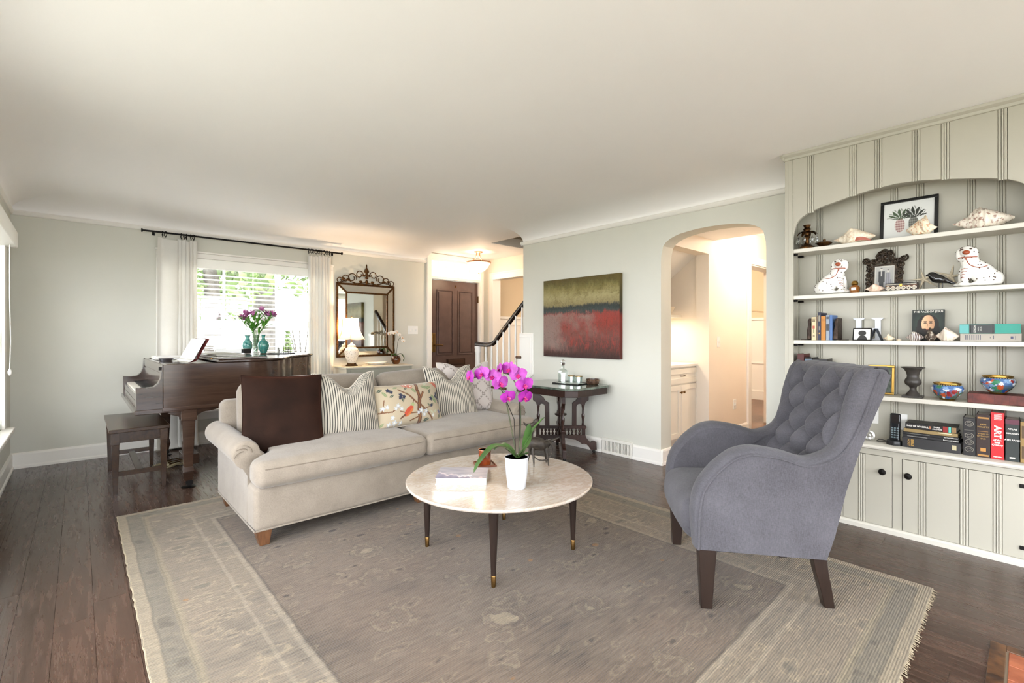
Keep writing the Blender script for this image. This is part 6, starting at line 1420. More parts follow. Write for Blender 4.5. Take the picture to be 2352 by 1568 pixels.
# slip-covered dining chair
m_slip = pm('slipcover', rough=0.9, fn=f_fabric('#d9c7b0', '#e8dac6', 250, 0.2))
dc = thing('slipcovered_dining_chair', 'cream slipcovered dining chair seen through the far doorway', 'chair', (7.12, 2.98, 0), R(200))
mb = MB(); mb.rbox((0, 0, 0.43), (0.25, 0.24, 0.05), 0.035, 6, (0, 0, 0.02)); mb.build('seat', m_slip, dc, 70)
def skirt(u, v): a = 2 * PI * u; c_, s_ = math.cos(a), math.sin(a); q = max(abs(c_), abs(s_)); k = 1 + 0.04 * math.sin(24 * a) * (1 - v) + 0.10 * (1 - v); return (0.25 * c_ / q ** 0.85 * k, 0.24 * s_ / q ** 0.85 * k, lerp(0.10, 0.42, v))
mb = MB(); mb.grid(skirt, 96, 6, cu=True); mb.build('skirt', m_slip, dc, 70)
def dback(o): x, y, z = o; return (x - 0.12 * (z + 0.35) ** 1.5 * 0.8, y * (1 - 0.12 * max(0, z) ** 2), z - 0.12 * (y / 0.24) ** 2 * max(0, z / 0.33))
mb = MB(); mb.rbox((-0.22, 0, 0.75), (0.04, 0.24, 0.34), 0.035, 8, (0.01, 0, 0), dback); mb.build('backrest', m_slip, dc, 70)
for sx in (-0.2, 0.2):
    for sy in (-0.19, 0.19): mb = MB(); mb.taper(sx, sy, 0, 0.035, 0.035, 0.42, 0.045, 0.045); mb.build('leg', m_dkwood, dc, 0)

# ================================================================== PAINTING
pt = thing('abstract_painting', 'unframed abstract canvas, ochre above and rust red below', 'painting', (3.91, 3.21, 0.955))
def f_canvas(nt):
    tc = nt.n('TexCoord'); sp = nt.n('SeparateXYZ', {0: tc.outputs['Object']}); z = nt.math('DIVIDE', sp.outputs[2], 0.85); y = sp.outputs[1]
    n1 = nt.noise(nt.coord('Object'), 5, 5, 0.7, 0.8); n2 = nt.noise(nt.coord('Object', (1, 9, 2.6)), 3.5, 6, 0.72, 1.2); n3 = nt.noise(nt.coord('Object'), 22, 6, 0.75, 2.5); n4 = nt.noise(nt.coord('Object', (1, 1, 1), (4, 4, 4)), 3, 4, 0.6)
    f = nt.math('ADD', z, nt.math('MULTIPLY_ADD', n1, 0.16, nt.math('MULTIPLY_ADD', n2, 0.14, -0.15)))
    c = nt.ramp(f, [(0.0, C('#3a211d')), (0.12, C('#54332c')), (0.26, C('#77483f')), (0.42, C('#853a2f')), (0.54, C('#944036')), (0.575, C('#3a4642')), (0.635, C('#2f3533')), (0.67, C('#8f8258')), (0.76, C('#a89c6e')), (0.86, C('#8a7f4a')), (0.94, C('#5f5526')), (1.0, C('#5a4a1e'))])
    low = nt.ramp(f, [(0.05, (0, 0, 0)), (0.18, (1, 1, 1)), (0.53, (1, 1, 1)), (0.56, (0, 0, 0))]); top = nt.ramp(f, [(0.66, (0, 0, 0)), (0.70, (1, 1, 1))])
    c = nt.mix(nt.math('MULTIPLY', nt.ramp(n2, [(0.48, (0, 0, 0)), (0.6, (1, 1, 1))]), nt.math('MULTIPLY', low, 0.6)), c, C('#a8382e'))
    gm = nt.ramp(nt.math('ADD', nt.math('MULTIPLY', n4, 0.9), nt.math('MULTIPLY', y, 0.42)), [(0.40, (0, 0, 0)), (0.60, (1, 1, 1))]); c = nt.mix(nt.math('MULTIPLY', gm, nt.math('MULTIPLY', low, 0.8)), c, C('#8f7d74'))
    c = nt.mix(nt.math('MULTIPLY', nt.ramp(n1, [(0.5, (0, 0, 0)), (0.62, (1, 1, 1))]), nt.math('MULTIPLY', top, 0.6)), c, C('#6b5e2c'))
    c = nt.mix(0.7, c, nt.ramp(n3, [(0.30, (0.35, 0.33, 0.30)), (0.48, (0.95, 0.95, 0.95)), (0.66, (1.0, 1.0, 1.0)), (0.72, (1.5, 1.45, 1.35))]), 'MULTIPLY'); base(nt, c); nt.bump(nt.math('ADD', n3, n2), 0.8, 0.006)
mb = MB(); mb.box(-0.012, 0.038, -0.512, 0.514, 0, 0.85); mb.build('canvas', pm('impasto', rough=0.45, fn=f_canvas), pt, 0, 0.003)
boxes('canvas_edge', pm('canvas_side', rough=0.5, fn=lambda nt: base(nt, nt.ramp(nt.math('DIVIDE', nt.n('SeparateXYZ', {0: nt.n('TexCoord').outputs['Object']}).outputs[2], 0.85), [(0.0, C('#4a1c10')), (0.3, C('#6b1a0e')), (0.5, C('#7a1c10')), (0.56, C('#2a1f16')), (0.66, C('#3a3316')), (1.0, C('#5f4f1c'))]))), [(-0.011, 0.036, -0.5135, -0.5115, 0.002, 0.848)], pt)

# ================================================================== SIDE TABLE
TX, TY = 3.618, 3.215
sd_ = thing('side_table', 'dark Eastlake side table with a green marble top below the painting', 'table', (TX, TY, 0))
m_gmar = pm('green_marble', rough=0.12, coat=0.3, fn=f_noise('#3a443c', '#6c766a', 14, 0, 6))
hx_, hy_ = 0.322, 0.425; c_ = 0.085
octo = lambda e: [(-hx_ - e + c_, -hy_ - e), (hx_ + e - c_, -hy_ - e), (hx_ + e, -hy_ - e + c_), (hx_ + e, hy_ + e - c_), (hx_ + e - c_, hy_ + e), (-hx_ - e + c_, hy_ + e), (-hx_ - e, hy_ + e - c_), (-hx_ - e, -hy_ - e + c_)]
mb = MB(); mb.prism(octo(0.0), 'z', 0.678, 0.70); mb.build('marble_top', m_gmar, sd_, 0, 0.006, 3)
mb = MB(); mb.prism(octo(-0.012), 'z', 0.615, 0.678); mb.build('apron', m_dkwood, sd_, 0, 0.004)
def trestle(ang):
    RM = Matrix.Rotation(ang, 4, 'Z'); par = None
    for s in (-1, 1):
        M2 = RM @ Matrix.Scale(s, 4, (1, 0, 0))
        def pr(name, poly, th=0.016):
            mb = MB(RM); q = [(s * a, b) for a, b in poly]; mb.prism(q, 'y', -th, th); return mb.build(name, m_dkwood, sd_, 0, 0.003)
        pr('bracket', [(0.115, 0.27), (0.16, 0.27), (0.16, 0.47), (0.172, 0.492), (0.195, 0.498), (0.216, 0.485), (0.24, 0.47), (0.252, 0.51), (0.283, 0.535), (0.283, 0.62), (0.225, 0.62), (0.212, 0.585), (0.175, 0.562), (0.155, 0.53), (0.117, 0.505)])
        mb = MB(RM); mb.lathe([(0.010, 0.27), (0.014, 0.285), (0.010, 0.31), (0.013, 0.345), (0.017, 0.365), (0.017, 0.385), (0.011, 0.40), (0.011, 0.45), (0.016, 0.475), (0.014, 0.49)], (s * 0.228, 0, 0), 14); mb.build('turned_spindle', m_dkwood, sd_)
        pr('upper_rail', [(0.0, 0.245), (0.25, 0.245), (0.262, 0.255), (0.262, 0.266), (0.25, 0.275), (0.0, 0.275)], 0.02)
        pr('end_block', [(0.215, 0.16), (0.25, 0.16), (0.25, 0.246), (0.215, 0.246)])
        for k in range(5):
            mb = MB(RM); mb.lathe([(0.006, 0.178), (0.013, 0.19), (0.013, 0.2), (0.006, 0.212), (0.013, 0.224), (0.013, 0.234), (0.006, 0.247)], (s * (0.045 + 0.0365 * k), 0, 0), 10); mb.build('spindle', m_dkwood, sd_)
        pr('foot_rail', [(0.0, 0.18), (0.25, 0.18), (0.262, 0.15), (0.285, 0.12), (0.303, 0.105), (0.318, 0.118), (0.345, 0.118), (0.362, 0.105), (0.365, 0.03), (0.305, 0.03), (0.285, 0.06), (0.262, 0.085), (0.24, 0.092), (0.215, 0.088), (0.19, 0.11), (0.15, 0.132), (0.1, 0.14), (0.05, 0.15), (0.0, 0.15)], 0.018)
        mb = MB(RM); mb.lathe([(0.0, 0.0), (0.013, 0.0), (0.016, 0.015), (0.010, 0.032)], (s * 0.337, 0, 0), 12); mb.build('caster', m_black, sd_)
trestle(R(-42.5)); trestle(R(47.5))
mb = MB(); mb.lathe([(0.03, 0.11), (0.03, 0.14), (0.022, 0.15), (0.022, 0.28), (0.03, 0.30), (0.02, 0.33), (0.018, 0.36), (0.061, 0.385), (0.062, 0.395), (0.02, 0.392), (0.016, 0.42), (0.016, 0.62)], (0, 0, 0), 20); mb.build('centre_post', m_dkwood, sd_)
ST = 0.7005
t = thing('serving_tray', 'small dark-edged tray holding the decanter and tumblers', 'tray', (3.70, 3.155, ST), R(8)); boxes('plate', pm('tray_glass', '#c9cac4', 0.1), [(-0.10, 0.10, -0.15, 0.15, 0, 0.006)], t, 0.003); boxes('edge', m_blackp, [(-0.105, 0.105, -0.155, -0.15, 0, 0.010), (-0.105, 0.105, 0.15, 0.155, 0, 0.010), (-0.105, -0.10, -0.15, 0.15, 0, 0.010), (0.10, 0.105, -0.15, 0.15, 0, 0.010)], t, 0.001)
m_crys = pm('crystal', '#f4f7f5', 0.03, trans=1.0, ior=1.45)
t = thing('glass_decanter', 'square cut-glass decanter with a ball stopper on the tray', 'decanter', (3.70, 3.255, ST + 0.0065), R(20))
mb = MB(); mb.lathe([(0.0, 0.0), (0.048, 0.0), (0.052, 0.004), (0.052, 0.10), (0.044, 0.125), (0.018, 0.14), (0.014, 0.165), (0.02, 0.172)], (0, 0, 0), 8); mb.build('bottle', m_glass, t, 20)
mb = MB()
for k in range(8): mb.box(-0.05 + 0.0125 * k, -0.05 + 0.0125 * k + 0.003, -0.049, -0.0485, 0.02, 0.10)
mb.build('cut_pattern', m_white, t, 0)
mb = MB(); mb.lathe([(0.01, 0.172), (0.022, 0.19), (0.026, 0.207), (0.02, 0.225), (0.0, 0.232)], (0, 0, 0), 10); mb.build('stopper', m_crys, t, 20)
for lab, x, y in (('gold-rimmed cut-glass tumbler beside the decanter on the tray', 3.69, 3.135), ('gold-rimmed cut-glass tumbler at the outer end of the tray', 3.71, 3.055)):
    t = thing('glass_tumbler', lab, 'glass', (x, y, ST + 0.0065), 0, 'tumblers on the tray'); mb = MB(); mb.lathe([(0.0, 0.0), (0.03, 0.0), (0.033, 0.004), (0.037, 0.075)], (0, 0, 0), 20); mb.lathe([(0.033, 0.075), (0.03, 0.014), (0, 0.012)], (0, 0, 0), 20); mb.build('glass', m_glass, t, 30); mb = MB(); mb.lathe([(0.034, 0.069), (0.0375, 0.069), (0.038, 0.078), (0.034, 0.078)], (0, 0, 0), 24); mb.build('gold_rim', m_gold, t)
t = thing('wooden_bowl', 'small turned brown wooden bowl on the side table', 'bowl', (3.80, 2.95, ST)); mb = MB(); mb.lathe([(0.0, 0.0), (0.05, 0.0), (0.06, 0.008), (0.066, 0.03), (0.064, 0.05), (0.066, 0.056), (0.058, 0.054), (0.055, 0.03), (0.0, 0.02)], (0, 0, 0), 28); mb.build('bowl', pm('olive_wood', rough=0.25, fn=f_noise('#33231a', '#6a5140', 18, 0.1)), t, 40)
for k in range(14):
    a = 2 * PI * k / 14; mb = MB(); mb.ell((0.0655 * math.cos(a), 0.0655 * math.sin(a), 0.043), (0.004, 0.004, 0.004), 6, 5); mb.build('bead', m_brass, t)
# ================================================================== THINGS ON THE BOOKCASE
ROT_H = (R(90), 0, R(-90))
ROT_V = Matrix(((0, 0, -1), (0, -1, 0), (-1, 0, 0))).to_euler()       # columns: x->-z, y->-y, z->-x
def meta_mesh(name, els, res=0.006):
    mbd = bpy.data.metaballs.new('meta_' + name); mbd.resolution = res; mbd.render_resolution = res
    o = bpy.data.objects.new('meta_%s_%d' % (name, len(bpy.data.metaballs)), mbd); col.objects.link(o)
    for (x, y, z, rx, ry, rz) in els:
        e = mbd.elements.new(type='ELLIPSOID'); e.co = (x, y, z); mr_ = max(rx, ry, rz); e.radius = mr_ / 0.575; e.size_x, e.size_y, e.size_z = rx / mr_, ry / mr_, rz / mr_
    dg = bpy.context.evaluated_depsgraph_get(); dg.update()
    me = bpy.data.meshes.new_from_object(o.evaluated_get(dg)); bpy.data.objects.remove(o); me.name = name
    return me
def clean(me, mat):
    me.materials.clear(); me.materials.append(mat)
    me.polygons.foreach_set('use_smooth', [True] * len(me.polygons)); return me
S1, S2, S3, S4, S5 = 1.7855, 1.4665, 1.1625, 0.8225, 0.5265
# ---- top shelf
t = thing('girandole', 'small bronze candlestick hung with crystal drops at the end of the top shelf', 'candlestick', (3.705, 1.03, S1))
mb = MB(); mb.lathe([(0.0, 0.0), (0.05, 0.0), (0.052, 0.012), (0.03, 0.028), (0.014, 0.04), (0.012, 0.07), (0.02, 0.085), (0.012, 0.10), (0.016, 0.115), (0.02, 0.13)], (0, 0, 0), 18); mb.build('stem', m_bronze, t, 40)
mb = MB(); mb.lathe([(0.016, 0.125), (0.024, 0.14), (0.016, 0.15), (0.024, 0.168), (0.018, 0.165), (0.0, 0.155)], (0, 0, 0), 16); mb.build('candle_cup', m_bronze, t, 40)
for k in range(8):
    a = 2 * PI * k / 8; mb = MB(); leaf(mb, [Vector((0.012 * math.cos(a), 0.012 * math.sin(a), 0.115)), Vector((0.04 * math.cos(a), 0.04 * math.sin(a), 0.12)), Vector((0.062 * math.cos(a), 0.062 * math.sin(a), 0.10))], 0.012, 0.2, 8); l_ = mb.build('bronze_leaf', m_bronze, t, 60)
    mb = MB(); mb.lathe([(0.0, 0.0), (0.008, 0.012), (0.010, 0.028), (0.003, 0.045), (0.0, 0.06)], (0.06 * math.cos(a), 0.06 * math.sin(a), 0.037), 6); mb.build('crystal_drop', m_crys, l_, 0)
t = thing('lidded_dish', 'small lidded bronze dish between the candlestick and the pale conch', 'dish', (3.695, 0.925, S1)); mb = MB(); mb.lathe([(0.0, 0.0), (0.022, 0.0), (0.024, 0.006), (0.045, 0.026), (0.046, 0.03), (0.0, 0.03)], (0, 0, 0), 20); mb.build('bowl', m_bronze, t, 30); mb = MB(); mb.lathe([(0.046, 0.03), (0.03, 0.038), (0.008, 0.042), (0.009, 0.052), (0.0, 0.056)], (0, 0, 0), 20); mb.build('lid', m_bronze, t, 30)
def f_shell(c1, c2, c3, sc=30):
    def fn(nt):
        v = nt.coord('Object'); n = nt.noise(v, sc, 4, 0.6); base(nt, nt.mix(nt.ramp(nt.noise(v, sc * 2.2, 2), [(0.55, (0, 0, 0)), (0.65, (0.8, 0.8, 0.8))]), nt.ramp(n, [(0.35, C(c1)), (0.65, C(c2))]), C(c3))); nt.bump(n, 0.4, 0.003)
    return fn
m_sh1 = pm('cream_shell', rough=0.5, fn=f_shell('#dccbb0', '#f0e6d4', '#cfae8e')); m_sh2 = pm('amber_shell', rough=0.45, fn=f_shell('#e6d5b4', '#f3ead8', '#c98a5a')); m_sh3 = pm('speckled_shell', rough=0.6, fn=f_shell('#d9cdbb', '#ece4d8', '#8a5a48', 26)); m_lipp = pm('shell_lip', '#a65a48', 0.3)
def conch(t, L, Rm, H, mat, spikes=8, spike=0.3, seed=0, ridge=0, lip=None, sgn=1):
    """spiral shell lying on its side, spire towards +y*sgn"""
    r = random.Random(seed); ph = r.uniform(0, 6)
    prof = [(0, 0.03), (0.08, 0.14), (0.18, 0.34), (0.26, 0.5), (0.36, 0.86), (0.44, 1.0), (0.55, 0.92), (0.7, 0.66), (0.85, 0.38), (1, 0.08)]
    def fn(u, v):
        a = 2 * PI * u; rr = interp(prof, v); w = math.cos(a * spikes / 2 + v * 14 + ph)
        k = 1 + spike * max(0, w) ** 3 * math.exp(-((v - 0.42) / 0.13) ** 2) + 0.10 * math.sin(v * 40 + a) * math.exp(-(v / 0.35) ** 2)
        k += ridge * math.sin(v * 70)
        y = sgn * (0.5 - v) * L; x = Rm * rr * k * math.cos(a); z = H * rr * k * math.sin(a)
        fl = 0.55 * sstep(0.3, 0.6, v) * (1 if math.cos(a) < 0 else 0) * max(0, -math.cos(a)) * (1 - sstep(0.85, 1, v))
        x -= fl * Rm * 0.6
        return (x, y, max(z, -H * 0.62 * (0.9 + 0.1 * math.sin(a * 9))) + H * 0.62)
    mb = MB(); mb.grid(fn, 54, 60, cu=True); b = mb.build('shell_body', mat, t, 70)
    if lip:
        mb = MB(); mb.grid(lambda u, v: (-Rm * (0.75 + 0.45 * math.sin(PI * u)) , sgn * (0.5 - lerp(0.42, 0.93, u)) * L, lerp(0.012, H * 0.55, v) * math.sin(PI * (0.1 + 0.8 * u))), 16, 4); mb.build('lip', lip, b, 60)
t = thing('conch_shell', 'long pale conch shell with a rosy mouth beside the pineapple print', 'shell', (3.705, 0.762, S1)); conch(t, 0.225, 0.05, 0.062, m_sh1, 10, 0.22, 3, 0.02, m_lipp, 1)
t = thing('conch_shell', 'spiky cream conch shell standing before the pineapple print', 'shell', (3.675, 0.425, S1)); conch(t, 0.14, 0.04, 0.062, m_sh2, 6, 0.7, 5, 0.0, None, -1)
t = thing('triton_shell', 'large speckled brown and white triton shell on the top shelf', 'shell', (3.705, 0.17, S1 + 0.0)); conch(t, 0.245, 0.052, 0.072, m_sh3, 14, 0.12, 8, 0.05, None, 1)
def picture_frame(name, label, y0, y1, z, hgt, lean, xfoot, fw, fmat, colfn, nu=60, nv=60, cat='picture', th=0.014, mat_=None):
    t = thing(name, label, cat, (xfoot, (y0 + y1) / 2, z)); w = y1 - y0
    M_ = Matrix.Rotation(lean, 4, 'Y')
    def fb(nm, b, m_, par, bev=0.002): mb = MB(M_); mb.box(*b); return mb.build(nm, m_, par, 0, bev)
    fb('frame_rail', (0, th, -w / 2, w / 2, 0.001, fw), fmat, t); fb('frame_rail', (0, th, -w / 2, w / 2, hgt - fw, hgt), fmat, t)
    fb('frame_stile', (0, th, -w / 2, -w / 2 + fw, fw, hgt - fw), fmat, t); fb('frame_stile', (0, th, w / 2 - fw, w / 2, fw, hgt - fw), fmat, t)
    fb('backing', (th * 0.6, th * 0.9, -w / 2 + fw * 0.5, w / 2 - fw * 0.5, fw * 0.5, hgt - fw * 0.5), m_dkwood, t, 0)
    paint_grid(lambda u, v: M_ @ Vector((th * 0.5, lerp(w / 2 - fw, -w / 2 + fw, u), lerp(fw, hgt - fw, v))), colfn, nu, nv, 'print', mat_ or m_print, t, 0)
    return t
def pine(u, v):
    c = C('#d9dad6')
    for k, (cx_, cy_, rx, ry) in enumerate(((0.33, 0.36, 0.10, 0.20), (0.60, 0.37, 0.10, 0.20))):
        dx, dy = (u - cx_) / rx, (v - cy_) / ry
        if dx * dx + dy * dy < 1:
            g = (math.sin((dx + dy) * 9) * math.sin((dx - dy) * 9)); c = mixc(C('#8a5a5e') if k == 0 else C('#4a4a46'), C('#d6c6bc') if k == 0 else C('#8a8a82'), clamp(0.5 + 0.7 * g))
        a = math.atan2(u - cx_, v - (cy_ + ry * 0.75)); rr = math.hypot((u - cx_) * 1.2, v - (cy_ + ry * 0.75))
        if abs(a) < 1.35 and rr < 0.34 * (0.65 + 0.35 * abs(math.cos(a * 7))) and abs(math.sin(a * 7 + rr * 10)) > 0.35 and v > cy_ + ry * 0.6: c = C('#48583f') if k == 0 else C('#33362f')
    return c
picture_frame('pineapple_print', 'black framed print of two pineapples leaning on the top shelf', 0.362, 0.640, S1, 0.265, R(9), 3.765, 0.018, m_blackp, pine, 90, 90)
# ---- second shelf: spaniels, ornate frame, small things
m_porc = pm('dog_porcelain', '#f1efe9', 0.15, coat=0.5); m_rus = pm('russet_glaze', '#9a4a2c', 0.2); m_spot = pm('spot_glaze', '#4a3428', 0.3)
def spaniel(label, y, sg):
    t = thing('spaniel_figurine', label, 'figurine', (3.70, y, S2), 0, 'pair of porcelain spaniels')
    # local: body runs along y (front at -sg*... ), viewer towards -x
    f = lambda a, b, z, ra, rb, rz: (-b, -sg * a, z, rb, ra, rz)     # a along body (front +), b towards the viewer
    els = [f(-0.05, 0.0, 0.052, 0.048, 0.042, 0.05), f(-0.06, 0.02, 0.042, 0.036, 0.024, 0.036), f(-0.02, 0.0, 0.085, 0.045, 0.04, 0.05), f(0.012, 0.0, 0.118, 0.036, 0.036, 0.05), f(0.022, 0.005, 0.15, 0.03, 0.03, 0.035),
           f(0.028, 0.008, 0.192, 0.036, 0.034, 0.034), f(0.028, 0.038, 0.186, 0.020, 0.018, 0.016), f(0.062, 0.006, 0.178, 0.012, 0.018, 0.03), f(-0.008, 0.006, 0.178, 0.012, 0.018, 0.03),
           f(0.035, 0.018, 0.05, 0.017, 0.017, 0.055), f(0.05, -0.008, 0.05, 0.016, 0.016, 0.055), f(0.042, 0.03, 0.012, 0.02, 0.022, 0.012), f(0.06, 0.0, 0.012, 0.018, 0.02, 0.012), f(-0.03, 0.035, 0.012, 0.034, 0.016, 0.013),
           f(-0.098, 0.0, 0.035, 0.022, 0.022, 0.03), f(0.0, 0, 0.008, 0.085, 0.035, 0.010)]
    me = clean(meta_mesh('body', els, 0.0055), m_porc); lo = min(v.co.z for v in me.vertices)
    for v in me.vertices: v.co.z -= lo
    link('body', me, t)
    r = random.Random(int(y * 1000)); mb = MB(); vv = [v for v in me.vertices if v.normal.x < 0.3 and v.co.z > 0.02]
    for _ in range(46):
        v = r.choice(vv); mb.ell(tuple(v.co), (0.0035, 0.0035, 0.0035), 6, 4)
    stuff(mb.build('painted_spots', m_spot, t))
    g = lambda a, b, z: (-b, -sg * a, z - lo)
    mb = MB(); mb.ell(g(0.028, 0.050, 0.186), (0.012, 0.0165, 0.013), 12, 8); mb.build('nose', m_rus, t)
    for a in (0.010, 0.046): mb = MB(); mb.ell(g(a, 0.040, 0.206), (0.004, 0.006, 0.004), 8, 6); mb.build('eye', m_spot, t)
    mb = MB(); mb.tube([g(0.024 + 0.040 * math.cos(q), 0.008 + 0.036 * math.sin(q), 0.160) for q in [2 * PI * k / 24 for k in range(24)]], 0.003, 6, closed=True); c_ = mb.build('collar', m_rus, t)
    mb = MB(); mb.ell(g(0.03, 0.046, 0.150), (0.005, 0.005, 0.005), 8, 6); mb.build('locket', m_rus, c_)
    mb = MB(); mb.tube(smooth_path([g(0.03, 0.046, 0.155), g(0.015, 0.046, 0.118), g(-0.02, 0.045, 0.098), g(-0.055, 0.03, 0.105)], 5), 0.0022, 6); mb.build('chain', m_rus, t)
    mb = MB()
    for k in range(4): mb.tube([g(0.022 + 0.004 * k, 0.037, 0.095 - 0.016 * k), g(0.036 + 0.003 * k, 0.041, 0.099 - 0.016 * k), g(0.048 + 0.002 * k, 0.036, 0.092 - 0.016 * k)], 0.0013, 5)
    mb.build('leg_stripe', m_rus, t)
spaniel('porcelain spaniel seated beside the perfume bottle and carved frame', 0.865, 1)
spaniel('porcelain spaniel seated beside the black bird figurine', 0.205, -1)
t = thing('perfume_bottle', 'squat gilt-topped perfume bottle beside the spaniel', 'bottle', (3.675, 0.752, S2)); mb = MB(); mb.lathe([(0, 0), (0.022, 0), (0.026, 0.01), (0.03, 0.035), (0.016, 0.05)], (0, 0, 0), 10); mb.build('bottle', pm('amber_liquid', '#b5743a', 0.08, trans=0.5), t, 20); mb = MB(); mb.lathe([(0.012, 0.05), (0.02, 0.056), (0.017, 0.07), (0.01, 0.078), (0, 0.08)], (0, 0, 0), 14); mb.build('stopper', m_gold, t); boxes('label', m_paper, [(-0.0325, -0.0315, -0.012, 0.012, 0.016, 0.034)], t)
def couple(u, v):
    c = mixc(C('#8d8d8a'), C('#adaba6'), v); 
    if u < 0.05 or u > 0.95 or v < 0.03 or v > 0.97: return C('#c9c6bd')
    for k, (cx_, wd, top) in enumerate(((0.34, 0.16, 0.80), (0.68, 0.15, 0.72))):
        d = abs(u - cx_)
        if k == 0 and v < top and d < wd * (1.0 if v > 0.35 else 0.75): c = C('#3f3f40') if d > 0.03 or v < 0.6 else C('#b9b6b0')
        if k == 1 and v < top and d < wd * (0.75 if v > 0.45 else 1.25 - v * 0.6): c = mixc(C('#77767a'), C('#97959a'), clamp(0.5 + 0.5 * math.sin(u * 60)))
        if math.hypot(u - cx_, (v - top - 0.075) * 1.2) < 0.065: c = C('#c7c2ba') if v < top + 0.10 else C('#4a4744')
    return c
m_orn = pm('carved_bronze', rough=0.35, metal=0.6, fn=f_noise('#1f1813', '#4a3d30', 40, 0.4))
fr = picture_frame('carved_photo_frame', 'ornately carved dark frame with a grey wedding photograph', 0.555, 0.680, S2, 0.185, R(7), 3.765, 0.012, m_orn, couple, 50, 70)
r = random.Random(2)
M7 = Matrix.Rotation(R(7), 4, 'Y')
def curl(parent, yc, zc, rad, seed):
    mb = MB(M7); a0 = seed * 1.7
    mb.tube([(0.002, yc + rad * (1 - 0.6 * k / 14) * math.cos(a0 + k * 0.5), zc + rad * (1 - 0.6 * k / 14) * math.sin(a0 + k * 0.5)) for k in range(15)], 0.0052, 6); mb.ell((0.0, yc, zc), (0.006, rad * 0.45, rad * 0.45), 8, 6); mb.build('carved_scroll', m_orn, parent)
k = 0
for z_ in [0.012 + 0.027 * q for q in range(8)]:
    for yy in (-0.080, 0.080): curl(fr, yy + r.uniform(-0.006, 0.006), z_, 0.0175, k); k += 1
for yy in (-0.095, 0.095): curl(fr, yy, 0.215, 0.022, k); k += 1
for yy, zz in ((-0.055, 0.20), (-0.03, 0.212), (0.0, 0.205), (0.03, 0.212), (0.055, 0.20), (-0.03, 0.238), (0.03, 0.238), (0.0, 0.235), (0.0, 0.262), (-0.02, 0.255), (0.02, 0.255)): curl(fr, yy, zz, 0.019, k); k += 1
t = thing('whelk_shell', 'little pink whelk shell before the carved frame', 'shell', (3.66, 0.645, S2)); conch(t, 0.10, 0.022, 0.03, pm('pink_shell', rough=0.4, fn=f_shell('#d9b8a4', '#eedccb', '#c99a80')), 5, 0.6, 2, 0, None, 1)
def inlay(u, v):
    if v > 0.62: return C('#191512') if not (0.74 < v < 0.84 and (u * 24) % 1 < 0.55) else C('#d9d0be')
    q = abs(((u * 6) % 1) - 0.5) * 2; w = abs(v / 0.58 - 0.5) * 2
    if v > 0.56: return C('#8a5a34')
    d = q + w; return C('#ddd3c0') if (0.35 < d < 0.62 or 0.85 < d < 1.15) else C('#2a1c16')
t = thing('inlaid_box', 'long inlaid wooden box with pale diamond pattern', 'box', (3.665, 0.515, S2)); boxes('box_body', m_dkwood, [(-0.032, 0.04, -0.074, 0.074, 0, 0.030)], t, 0.001); boxes('lid', m_dkwood, [(-0.032, 0.04, -0.074, 0.074, 0.0305, 0.045)], t, 0.001); paint_grid(lambda u, v: (-0.0328, lerp(0.073, -0.073, u), lerp(0.001, 0.0445, v)), inlay, 120, 40, 'inlay', m_print, t, 0); boxes('clasp', m_gold, [(-0.035, -0.033, -0.006, 0.006, 0.022, 0.038)], t)
m_star = pm('starfish_skin', rough=0.9, fn=f_noise('#b5a88e', '#d6cab2', 90, 0.5))
def starfish(label, y, z, rad, rot, x):
    t = thing('starfish', label, 'starfish', (x, y, S2), 0, 'starfish on the second shelf')
    M_ = Matrix.Rotation(R(12), 4, 'Y'); vs = []; n = 10
    for s in (0, 1):
        for k in range(n):
            a = rot + PI * k / 5; rr = rad if k % 2 == 0 else rad * 0.16; vs.append(M_ @ Vector(((0.010 if s else 0.0), rr * math.cos(a), rr * math.sin(a) + z)))
    vs += [M_ @ Vector((-0.008, 0, z)), M_ @ Vector((0.012, 0, z))]
    fs = [(20, (k + 1) % n, k) for k in range(n)] + [(21, 10 + k, 10 + (k + 1) % n) for k in range(n)] + [(k, (k + 1) % n, 10 + (k + 1) % n, 10 + k) for k in range(n)]
    lo = min(v.z for v in vs); mb = MB(); mb.add([v - Vector((0, 0, lo)) for v in vs], fs); o = mb.build('arms', m_star, t, 60, 0.003, 2); return t
starfish('pale starfish leaning on the back boards behind the inlaid box', 0.43, 0.058, 0.075, R(75), 3.795); starfish('pale starfish leaning behind the black bird', 0.31, 0.075, 0.088, R(100), 3.80)
t = thing('bird_figurine', 'glossy black bird figurine between starfish and spaniel', 'figurine', (3.67, 0.345, S2))
B = lambda a, b, z, ra, rb, rz: (-b, -a, z, rb, ra, rz)
els = [B(-0.008, 0, 0.056, 0.032, 0.024, 0.024), B(-0.026, 0, 0.074, 0.020, 0.018, 0.018), B(-0.036, 0, 0.084, 0.016, 0.015, 0.014), B(0.018, 0, 0.044, 0.024, 0.016, 0.013), B(0.040, 0, 0.034, 0.018, 0.010, 0.007), B(0.055, 0, 0.026, 0.014, 0.009, 0.005), B(-0.052, 0, 0.080, 0.012, 0.005, 0.005)]
link('body', clean(meta_mesh('body', els, 0.004), pm('black_glaze', '#0f0f10', 0.08, coat=0.6)), t)
for a in (-0.004, 0.004): mb = MB(); mb.cyl((a, -0.005 + a * 2, 0.0), (a, -0.005 + a * 2, 0.04), 0.002, n=6); mb.ell((a - 0.004, -0.005 + a * 2, 0.002), (0.008, 0.003, 0.002), 6, 4); mb.build('leg', m_blackp, t)
